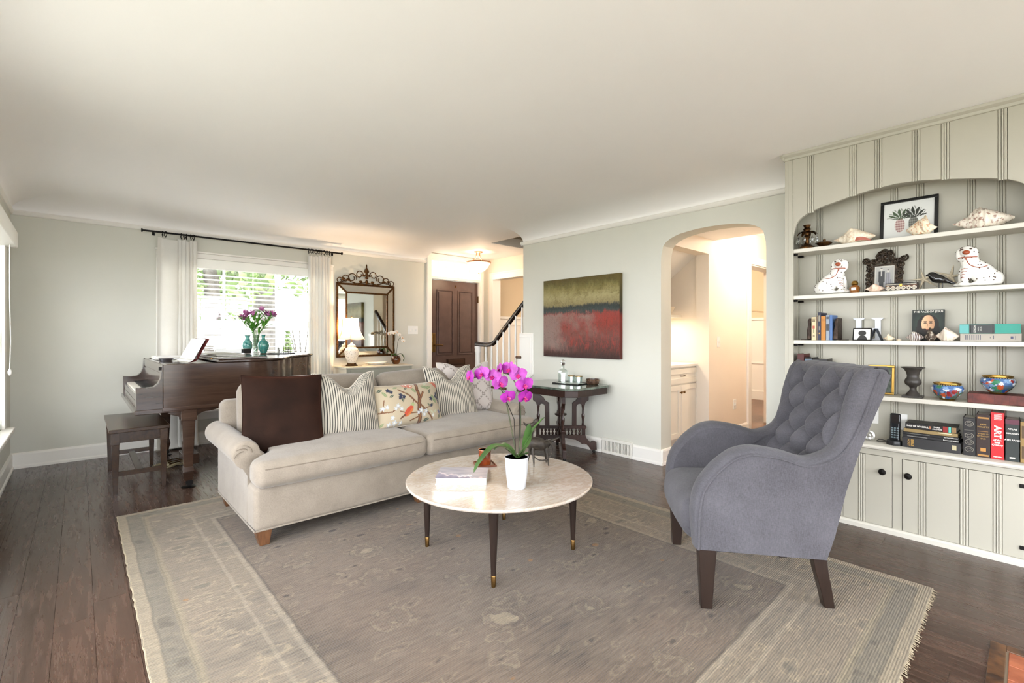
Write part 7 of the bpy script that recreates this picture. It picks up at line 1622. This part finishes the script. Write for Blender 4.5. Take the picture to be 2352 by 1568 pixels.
# ---- books
def book(label, y0, y1, z, hgt, depth, color, xf=3.655, bands=(), lying=False, rough=0.5, lean=0.0, group=None, coln='cloth'):
    """spine faces the room; y0>y1"""
    t = thing('book', label, 'book', (xf, (y0 + y1) / 2, z), 0, group); w = abs(y0 - y1)
    m_ = color if not isinstance(color, str) else pm('book_%s' % color, color, rough)
    if lean: t.rotation_euler = (lean, 0, 0)
    if not lying:
        boxes('spine', m_, [(0, 0.004, -w / 2, w / 2, 0.0, hgt)], t, 0.0015)
        for s in (-1, 1): boxes('cover', m_, [(0.003, depth, s * w / 2 - (0.003 if s > 0 else 0), s * w / 2 + (0.003 if s < 0 else 0), 0, hgt)], t, 0.0008)
        boxes('page_block', m_paper, [(0.004, depth - 0.004, -w / 2 + 0.003, w / 2 - 0.003, 0.003, hgt - 0.004)], t)
    else:
        boxes('spine', m_, [(0, 0.004, -w / 2, w / 2, 0.0, hgt)], t, 0.0015)
        for a, b in ((0, 0.003), (hgt - 0.003, hgt)): boxes('cover', m_, [(0.003, depth, -w / 2, w / 2, a, b)], t, 0.0008)
        boxes('page_block', m_paper, [(0.004, depth - 0.004, -w / 2 + 0.004, w / 2 - 0.004, 0.003, hgt - 0.003)], t)
    for (a, b, c0, c1, colr) in bands:      # y-fractions from the left edge, z-fractions from below
        boxes('spine_print', pm('ink_%s' % colr, colr, 0.4), [(-0.0007, 0.0002, w / 2 - w * b, w / 2 - w * a, hgt * c0, hgt * c1)], t)
    return t
m_bend = pm('bookend_bronze', rough=0.5, metal=0.5, fn=f_noise('#241b16', '#4a3a30', 50, 0.5))
for lab, y, s in (('cast bronze bookend standing against the cream book', 1.012, -1), ('cast bronze bookend standing against the blue book', 0.858, 1)):
    t = thing('bookend', lab, 'bookend', (3.715, y, S3), 0, 'pair of bronze bookends'); mb = MB(); mb.prism([(-0.012, 0.004), (0.012, 0.004), (0.012, 0.07), (0.006, 0.10), (0.008, 0.13), (0.0, 0.148), (-0.012, 0.14)] if s < 0 else [(-0.012, 0.004), (0.016, 0.004), (0.014, 0.06), (0.006, 0.09), (0.010, 0.115), (0.0, 0.14), (-0.012, 0.148)], 'x', -0.055, 0.055); mb.build('relief_plate', m_bend, t, 0, 0.004); boxes('foot_plate', m_bend, [(-0.05, 0.05, -0.05, -0.0125, 0.0, 0.004)] if s > 0 else [(-0.05, 0.05, 0.0125, 0.05, 0.0, 0.004)], t)
    t.location.y = 0.852 if s > 0 else 1.006
book('cream cloth book with a red flower, first of the upright row', 0.990, 0.962, S3, 0.155, 0.12, '#cdbb95', bands=((0.15, 0.85, 0.9, 0.93, '#6b5a3c'), (0.2, 0.8, 0.8, 0.86, '#6b5a3c'), (0.25, 0.7, 0.5, 0.62, '#a8442c'), (0.4, 0.5, 0.3, 0.5, '#5a6b3c'), (0.3, 0.7, 0.16, 0.2, '#5a4a34')))
book('thin brown book between the cream and the tall navy book', 0.961, 0.953, S3, 0.16, 0.12, '#6a5a4a')
book('tall navy book, tallest of the upright row', 0.952, 0.935, S3, 0.185, 0.14, '#22233a', bands=((0.2, 0.8, 0.68, 0.9, '#8f8672'), (0.3, 0.7, 0.36, 0.5, '#7a7568'), (0.3, 0.7, 0.22, 0.27, '#c49a45')))
book('mustard orange book in the upright row', 0.934, 0.908, S3, 0.160, 0.12, '#b5772a', bands=((0.15, 0.85, 0.86, 0.87, '#7a4a14'), (0.15, 0.85, 0.8, 0.81, '#7a4a14')))
book('pale grey book with black ink in the upright row', 0.906, 0.886, S3, 0.166, 0.13, '#8b95a3', bands=((0.15, 0.85, 0.84, 0.94, '#2a2f3a'), (0.1, 0.9, 0.38, 0.64, '#1b1e26')))
book('blue book at the end of the upright row', 0.885, 0.870, S3, 0.166, 0.13, '#4a6a9c')
# letter H, silhouette, leaning frame, shells
m_wlet = pm('white_letter', '#d6d8dc', 0.5)
t = thing('wooden_letter', 'white wooden serif letter H propped behind the silhouette', 'letter', (3.795, 0.705, S3)); Hh = 0.146
mb = MB()
Hp = []
for s in (-1, 1):
    q = [(s * 0.018, 0.0), (s * 0.080, 0.0), (s * 0.080, 0.006), (s * 0.066, 0.016), (s * 0.066, Hh - 0.016), (s * 0.080, Hh - 0.006), (s * 0.080, Hh), (s * 0.018, Hh), (s * 0.018, Hh - 0.006), (s * 0.036, Hh - 0.016), (s * 0.036, 0.016), (s * 0.018, 0.006)]
    mb.prism(q, 'x', 0, 0.016)
mb.box(0.0005, 0.0155, -0.037, 0.037, 0.066, 0.080); mb.build('letter_body', m_wlet, t, 0, 0.0015)
def silh(u, v):
    c = C('#e6e4dc'); x, y = u - 0.5, v
    if math.hypot(x * 1.0, (y - 0.62) * 0.95) < 0.24 or (abs(x) < 0.12 and 0.3 < y < 0.5) or (y < 0.38 and abs(x - 0.02) < 0.3 - max(0, y - 0.1) * 0.5): c = C('#2c2a28')
    return c
picture_frame('silhouette_picture', 'small framed black silhouette of a child in front of the letter', 0.665, 0.763, S3, 0.082, R(14), 3.665, 0.006, m_black, silh, 40, 40)
mb = MB(); 
t = thing('tented_card', 'dark blue folded card standing behind the silhouette picture', 'card', (3.725, 0.650, S3)); mb = MB(); mb.prism([(0.03, 0.0), (0.033, 0.0), (0.004, 0.075), (0.0, 0.075)], 'x', -0.04, 0.03); mb.prism([(-0.03, 0.0), (-0.033, 0.0), (-0.004, 0.0752), (0.0, 0.0752)], 'x', -0.04, 0.03); mb.build('card', pm('navy_card', '#232b38', 0.6), t, 0)
t = thing('rose_shell', 'small blush shell lying beside the white letter H', 'shell', (3.68, 0.578, S3)); conch(t, 0.055, 0.024, 0.022, m_sh2, 5, 0.4, 4)
t = thing('shell_chip', 'tiny pale shell chip next to the blush shell', 'shell', (3.665, 0.528, S3)); conch(t, 0.026, 0.012, 0.008, m_sh1, 5, 0.2, 6)
def portrait(u, v):
    c = mixc(C('#1c2420'), C('#35463c'), clamp(1.2 - 2.4 * math.hypot(u - 0.5, v - 0.55)))
    x, y = u - 0.5, v - 0.50
    if (x / 0.34) ** 2 + (y / 0.36) ** 2 < 1 or (v < 0.45 and abs(x) < 0.36): c = C('#1a1512')
    if (x / 0.205) ** 2 + ((y - 0.04) / 0.29) ** 2 < 1:
        c = mixc(C('#8a5a3c'), C('#d9b08a'), clamp(0.75 - x * 1.8 + 0.2 * y))
        if y < -0.10 and not (abs(x) < 0.06 and -0.13 < y < -0.10): c = C('#2a1c14')
        if abs(y + 0.135) < 0.014 and abs(x) < 0.055: c = C('#9a5a4a')
        for e in (-0.085, 0.085):
            if math.hypot((x - e) / 0.05, (y - 0.075) / 0.018) < 1: c = C('#2a1f1a')
            if abs(y - 0.125) < 0.010 and abs(x - e) < 0.055: c = C('#4a3020')
        if abs(x + 0.012) < 0.008 and -0.04 < y < 0.06: c = C('#8f5f42')
    return c
t = thing('standing_art_book', 'dark art book with a bearded portrait cover facing the room', 'book', (3.735, 0.405, S3)); M_ = Matrix.Rotation(R(9), 4, 'Y')
mb = MB(M_); mb.box(0.0, 0.003, -0.0735, 0.0735, 0.0005, 0.188).box(0.013, 0.016, -0.0735, 0.0735, 0.0005, 0.188); bc_ = mb.build('cover', pm('book_charcoal', '#221f1d', 0.4), t, 0); mb = MB(M_); mb.box(0.003, 0.013, -0.072, 0.072, 0.002, 0.186); mb.build('page_block', m_paper, t, 0)
paint_grid(lambda u, v: M_ @ Vector((-0.0006, lerp(0.073, -0.073, u), lerp(0.001, 0.187, v))), portrait, 70, 90, 'cover_print', m_print, bc_, 0)
tx = text('lettering', 'THE FACE OF JESUS', 0.0155, m_paper, bc_, (0, 0, 0), (0, 0, 0), 0.0002, bold=0.0002)
tx.matrix_local = M_ @ Matrix.Translation((-0.0012, 0, 0.176)) @ Matrix.Rotation(R(-90), 4, 'Z') @ Matrix.Rotation(R(90), 4, 'X')
def f_band(nt):
    w = nt.n('TexWave', {'Vector': nt.coord('Object', (0.3, 1, 0.6)), 'Scale': 45.0, 'Distortion': 2.5}, bands_direction='Y'); base(nt, nt.ramp(w.outputs['Fac'], [(0.35, C('#4a3436')), (0.55, C('#e6dcd2'))]))
t = thing('striped_shell', 'striped brown and white turban shell at the foot of the art book', 'shell', (3.665, 0.455, S3)); conch(t, 0.085, 0.034, 0.034, pm('banded_shell', rough=0.4, fn=f_band), 9, 0.25, 7)
t = thing('murex_shell', 'dark knobbly murex shell before the art book', 'shell', (3.68, 0.385, S3)); conch(t, 0.06, 0.028, 0.040, pm('dark_shell', rough=0.5, fn=f_shell('#3a2e26', '#6e5e50', '#d8cfc0')), 7, 0.6, 9)
t = thing('helmet_shell', 'glossy white helmet shell at the corner of the art book', 'shell', (3.668, 0.315, S3)); conch(t, 0.105, 0.04, 0.046, pm('ivory_shell', rough=0.25, coat=0.3, fn=f_shell('#d9c9b6', '#f0e7da', '#b08a70', 14)), 4, 0.15, 12, 0, None, 1)
b_ = book('grey cloth book lying beneath the teal book', 0.258, 0.022, S3, 0.042, 0.15, '#a39b90', lying=True, bands=tuple((0.09 + 0.035 * k, 0.105 + 0.035 * k, 0.2, 0.85, '#4a4c58') for k in range(8)) + ((0.5, 0.51, 0.4, 0.6, '#4a4c58'), (0.55, 0.565, 0.3, 0.75, '#4a4c58'), (0.83, 0.87, 0.35, 0.65, '#2c3052'), (0.9, 0.91, 0.25, 0.7, '#4a4c58')))
b_ = book('teal cloth book with a black title label on the grey book', 0.260, 0.024, S3 + 0.0425, 0.052, 0.15, '#2c8f80', lying=True, bands=((0.165, 0.585, 0.02, 0.98, '#141816'), (0.185, 0.19, 0.1, 0.9, '#c9cfc4'), (0.555, 0.56, 0.1, 0.9, '#c9cfc4'), (0.0, 0.155, 0.02, 0.98, '#4f9c9a')))
for s, zz, yy in (('WORLD', 0.0115, 0.058), ('THE ONE', 0.006, 0.043), ('THE WAY', 0.006, 0.033)): text('lettering', s, zz, m_paper, b_, (-0.001, yy, 0.026), Matrix(((0, 0, -1), (0, 1, 0), (1, 0, 0))).transposed().to_euler() if False else Matrix(((0, 0, -1), (0, -1, 0), (-1, 0, 0))).to_euler(), 0.0002)
# ---- fourth shelf
book('dark red book standing at the end of the shelf behind the armchair', 1.075, 1.035, S4, 0.245, 0.13, '#4a1c18'); book('black book with a blue band standing behind the armchair', 1.03, 0.985, S4, 0.222, 0.13, '#1b1b1d', bands=((0.0, 1.0, 0.82, 0.95, '#4a6278'), (0.1, 0.9, 0.6, 0.8, '#c9c6be'))); book('wide charcoal book standing at the end of the row behind the armchair', 0.98, 0.90, S4, 0.215, 0.13, '#2a2725')
def landsc(u, v): n = math.sin(u * 17 + v * 5) * math.sin(v * 23 + u * 9); return mixc(C('#2c352c'), C('#5d665a'), clamp(0.35 + 0.3 * n + (0.3 if v > 0.75 else 0) - (0.2 if 0.45 < v < 0.75 else 0)))
picture_frame('gilt_frame_picture', 'small gilt framed dark landscape beside the urn', 0.565, 0.700, S4, 0.185, R(8), 3.745, 0.013, m_gold, landsc)
t = thing('pedestal_urn', 'dark grey flared pedestal urn on a square foot', 'urn', (3.70, 0.468, S4)); m_urn = pm('basalt', '#3b3733', 0.4)
boxes('plinth', m_urn, [(-0.04, 0.04, -0.048, 0.048, 0, 0.012)], t, 0.002); mb = MB(); mb.lathe([(0.036, 0.012), (0.03, 0.024), (0.016, 0.042), (0.014, 0.055), (0.02, 0.066), (0.036, 0.078), (0.041, 0.092), (0.037, 0.108), (0.029, 0.118), (0.028, 0.132), (0.034, 0.155), (0.046, 0.172), (0.057, 0.178), (0.058, 0.182), (0.05, 0.182), (0.03, 0.16), (0.0, 0.13)], (0, 0, 0), 32); mb.build('bowl', m_urn, t, 40)
def cloi_bowl(label, x, y, z, s, seed):
    t = thing('cloisonne_bowl', label, 'bowl', (x, y, z), seed * 1.3, 'cloisonne bowls'); prof = [(0.030, 0.006), (0.036, 0.010), (0.054, 0.028), (0.069, 0.052), (0.072, 0.068), (0.066, 0.084), (0.056, 0.092)]
    rr = random.Random(seed); blobs = [(rr.random(), rr.uniform(0.2, 0.8), rr.uniform(0.06, 0.15), rr.choice([C('#e3e6e8'), C('#b5502a'), C('#2a4a86'), C('#e3e6e8'), C('#3a7a5a'), C('#7a9ac0'), C('#8a2a2a')])) for _ in range(90)]
    def cf_(u, v):
        if v < 0.12: return C('#1a2a4a') if (u * 30) % 1 < 0.5 else C('#caa14a')
        if v > 0.88: return C('#1f2f4a') if (u * 34) % 1 > 0.3 else C('#d9c06a')
        c = mixc(C('#4a5a4c'), C('#4a6a9a'), sstep(0.3, 0.6, v))
        for bu, bv, br, bc2 in blobs:
            du = min(abs(u - bu), 1 - abs(u - bu)) * 3.2
            if du * du + (v - bv) ** 2 < br * br * (0.7 + 0.3 * math.sin(8 * math.atan2(v - bv, du))): c = bc2
        return c
    def sf(u, v): a = -2 * PI * u; k = v * (len(prof) - 1); i = min(int(k), len(prof) - 2); r_ = lerp(prof[i][0], prof[i + 1][0], k - i) * s; z_ = lerp(prof[i][1], prof[i + 1][1], k - i) * s; return (r_ * math.cos(a), r_ * math.sin(a), z_)
    o = paint_grid(lambda u, v: sf(-u % 1.0 if u < 1 else 0.0, v), cf_, 150, 48, 'bowl', m_gprint, t, 60)
    mb = MB(); mb.lathe([(0.0, 0.0), (0.034 * s, 0.0), (0.036 * s, 0.004), (0.030 * s, 0.009)], (0, 0, 0), 28); mb.build('foot_ring', m_gold, t, 40); mb = MB(); mb.lathe([(0.058 * s, 0.090 * s), (0.062 * s, 0.094 * s), (0.061 * s, 0.100 * s), (0.055 * s, 0.100 * s), (0.053 * s, 0.092 * s), (0.04 * s, 0.02), (0.0, 0.015)], (0, 0, 0), 32); mb.build('gilt_rim', m_gold, t, 40)
cloi_bowl('blue cloisonne bowl with white birds standing on the shelf itself', 3.70, 0.315, S4, 1.0, 1)
m_rlea = pm('red_leather', rough=0.5, fn=f_noise('#4a1c16', '#6e2e24', 22, 0.2))
book('wide red leather volume lying under the second cloisonne bowl', 0.228, -0.028, S4, 0.052, 0.16, m_rlea, lying=True, bands=tuple((0.08 + 0.11 * k, 0.085 + 0.11 * k, 0.1, 0.9, '#3a1410') for k in range(8)))
cloi_bowl('blue cloisonne bowl with white birds raised on the red leather volume', 3.725, 0.112, S4 + 0.0525, 1.0, 2)
# ---- counter
t = thing('silver_medallion', 'round pierced silver medallion standing on the counter behind the armchair', 'ornament', (3.70, 0.685, S5)); mb = MB(); mb.lathe([(0.006, -0.003), (0.012, 0.0), (0.024, -0.003), (0.034, 0.0), (0.034, 0.006), (0.0, 0.006)], (0, 0, 0.034), 26, 'x'); mb.build('disc', pm('silver', '#b9b8b4', 0.3, 0.9), t, 20)
for k in range(10): a = 2 * PI * k / 10; mb = MB(); mb.ell((-0.002, 0.025 * math.cos(a), 0.034 + 0.025 * math.sin(a)), (0.004, 0.004, 0.004), 6, 5); mb.build('bead', pm('silver'), t)
plate('wall_outlet', 'white outlet on the bookcase back behind the cordless phone', 'y', XK, 0.51, 0.58, 0.60, 0.70, -1, 'outlet', (0.5,)); plate('phone_jack', 'white phone jack on the bookcase back above the silver medallion', 'y', XK, 0.655, 0.725, 0.62, 0.74, -1, 'outlet', (0.5,))
t = thing('cordless_phone', 'black cordless phone standing in its round charging base', 'phone', (3.685, 0.552, S5)); mb = MB(); mb.lathe([(0.0, 0.0), (0.040, 0.0), (0.042, 0.012), (0.038, 0.026), (0.03, 0.03), (0.0, 0.03)], (0, 0, 0), 26); mb.build('charging_base', m_blackp, t, 30)
M_ = Matrix.Rotation(R(8), 4, 'Y'); mb = MB(M_); mb.rbox((0.004, 0, 0.105), (0.012, 0.026, 0.085), 0.010, 4); hs_ = mb.build('handset', pm('phone_black', '#1c1d1f', 0.2), t, 50)
mb = MB(M_); mb.box(-0.0087, -0.0075, -0.019, 0.019, 0.13, 0.18); mb.build('screen', pm('phone_screen', '#2c2826', 0.1), hs_, 0, 0.001)
mb = MB(M_)
for a in range(3):
    for b in range(5): mb.box(-0.0092, -0.0075, -0.018 + 0.013 * a, -0.009 + 0.013 * a, 0.04 + 0.014 * b, 0.048 + 0.014 * b)
mb.build('keypad', pm('phone_keys', '#6f7f84', 0.3), hs_, 0); mb = MB(); mb.tube(smooth_path([(0.02, 0.038, 0.012), (0.0, 0.07, 0.02), (-0.02, 0.085, 0.012), (0.01, 0.075, 0.004), (0.06, 0.04, 0.003)], 6), 0.002, 6); mb.build('cord', m_blackp, t)
def spine_text(b, s, size, y, z, m_, bold=0.0, rot=ROT_H, sx=1.0): return text('lettering', s, size, m_, b, (-0.001, y, z), rot, 0.0002, bold=bold, sx=sx)
m_ink_w = pm('ink_white', '#e8e6e0', 0.5); m_ink_g = pm('ink_gold', '#b8924a', 0.4)
b1 = book('thick black bible at the bottom of the lying stack', 0.512, 0.255, S5, 0.060, 0.17, '#2b2a2b', lying=True, bands=((0.86, 0.93, 0.3, 0.75, '#b5aa88'),)); spine_text(b1, 'HOLY', 0.016, 0.098, 0.03, m_ink_g, rot=ROT_V); spine_text(b1, 'BIBLE', 0.017, 0.082, 0.03, m_ink_g, 0.0004, ROT_V)
b2 = book('slim black book lying directly on the thick bible', 0.508, 0.262, S5 + 0.0605, 0.016, 0.165, '#1e1d1e', lying=True, xf=3.657, bands=((0.08, 0.45, 0.4, 0.6, '#8a8884'),)); spine_text(b2, 'Barnes & Noble', 0.010, -0.088, 0.008, m_ink_w)
b3 = book('slim black book lying just beneath the tan gilt-edged one', 0.510, 0.264, S5 + 0.077, 0.014, 0.165, '#171718', lying=True, xf=3.656, bands=((0.08, 0.5, 0.4, 0.6, '#6a6864'),)); spine_text(b3, 'Barnes & Noble', 0.009, -0.09, 0.007, m_ink_w)
b4 = book('tan gilt-edged book lying under the topmost black novel', 0.506, 0.268, S5 + 0.0915, 0.020, 0.16, '#8f7a50', lying=True, xf=3.660, bands=((0.65, 0.9, 0.6, 0.8, '#d9cfae'),))
b5 = book('black novel with red and turquoise spine marks topping the lying stack', 0.498, 0.270, S5 + 0.112, 0.034, 0.15, '#171412', lying=True, xf=3.662, bands=((0.735, 0.83, 0.02, 0.98, '#8a2420'), (0.84, 0.885, 0.02, 0.98, '#5fb8a8'), (0.9, 0.98, 0.05, 0.95, '#8a6a44'), (0.47, 0.51, 0.25, 0.75, '#a86a4a')))
spine_text(b5, 'INES OF MY SOUL', 0.0125, 0.058, 0.017, m_ink_w, 0.0003); spine_text(b5, 'ISABEL', 0.010, -0.028, 0.023, m_ink_w, 0.0002); spine_text(b5, 'ALLENDE', 0.010, -0.028, 0.012, m_ink_w, 0.0002)
b6 = book('black leather book with silver medallions, first of the standing books', 0.246, 0.196, S5, 0.212, 0.15, '#1f1c1c', bands=((0.1, 0.9, 0.55, 0.56, '#6a645c'), (0.1, 0.9, 0.66, 0.67, '#6a645c'), (0.05, 0.95, 0.95, 0.955, '#6a645c')))
for z in (0.035, 0.075, 0.112, 0.178): mb = MB(); mb.tube([(-0.001, 0.017 * math.cos(a), z + 0.014 * math.sin(a)) for a in [2 * PI * k / 20 for k in range(20)]], 0.0014, 5, closed=True); mb.tube([(-0.001, 0.010 * math.cos(a), z + 0.006 * math.sin(a)) for a in [2 * PI * k / 16 for k in range(16)]], 0.001, 5, closed=True); mb.build('medallion', pm('tarnished_silver', '#8a847a', 0.4, 0.7), b6)
b7 = book('dark brown leather novel with gilt lettering among the standing books', 0.193, 0.139, S5, 0.235, 0.15, '#2c1a14', bands=((0.1, 0.9, 0.9, 0.94, '#a87a3a'), (0.15, 0.85, 0.60, 0.61, '#a87a3a'), (0.3, 0.7, 0.14, 0.22, '#b5803a'), (0.1, 0.9, 0.03, 0.07, '#a87a3a')))
for s, z, q in (('KEN', 0.180, 0.013), ('FOLLETT', 0.166, 0.0115), ('WORLD', 0.128, 0.011), ('WITHOUT', 0.115, 0.0105), ('END', 0.102, 0.010)): spine_text(b7, s, q, 0, z, m_ink_g)
b8 = book('tall bright red art book among the standing books', 0.137, 0.086, S5, 0.252, 0.155, '#c4121c', bands=tuple((0.25, 0.85 - 0.08 * (k % 2), 0.955 - 0.022 * k, 0.965 - 0.022 * k, '#f0d6d2') for k in range(6)), rough=0.4)
spine_text(b8, 'ART', 0.036, 0.0, 0.147, m_ink_w, 0.0016, ROT_V, 1.0)
for s, z in (('of the', 0.103), ('20th', 0.090), ('Century', 0.077)): spine_text(b8, s, 0.0125, 0.0, z, m_ink_w, 0.0006)
spine_text(b8, 'TASCHEN', 0.008, 0.0, 0.013, m_ink_w, 0.0003)
b9 = book('dark green novel with a wine-red top band among the standing books', 0.082, 0.030, S5, 0.222, 0.15, '#2c3230', bands=((0.0, 1.0, 0.88, 0.995, '#5a1f34'), (0.3, 0.7, 0.06, 0.1, '#c9c6be')))
for s, z in (('ATLAS', 0.170), ('SHRUGGED', 0.147), ('AYN RAND', 0.112)): spine_text(b9, s, 0.0115 if s != 'SHRUGGED' else 0.009, 0.0, z, m_ink_w, 0.0003)
book('tan cloth book at the end of the standing row', 0.027, -0.02, S5, 0.215, 0.15, '#9a7c48', bands=((0.1, 0.9, 0.6, 0.9, '#5a4424'), (0.1, 0.9, 0.1, 0.4, '#5a4424')))
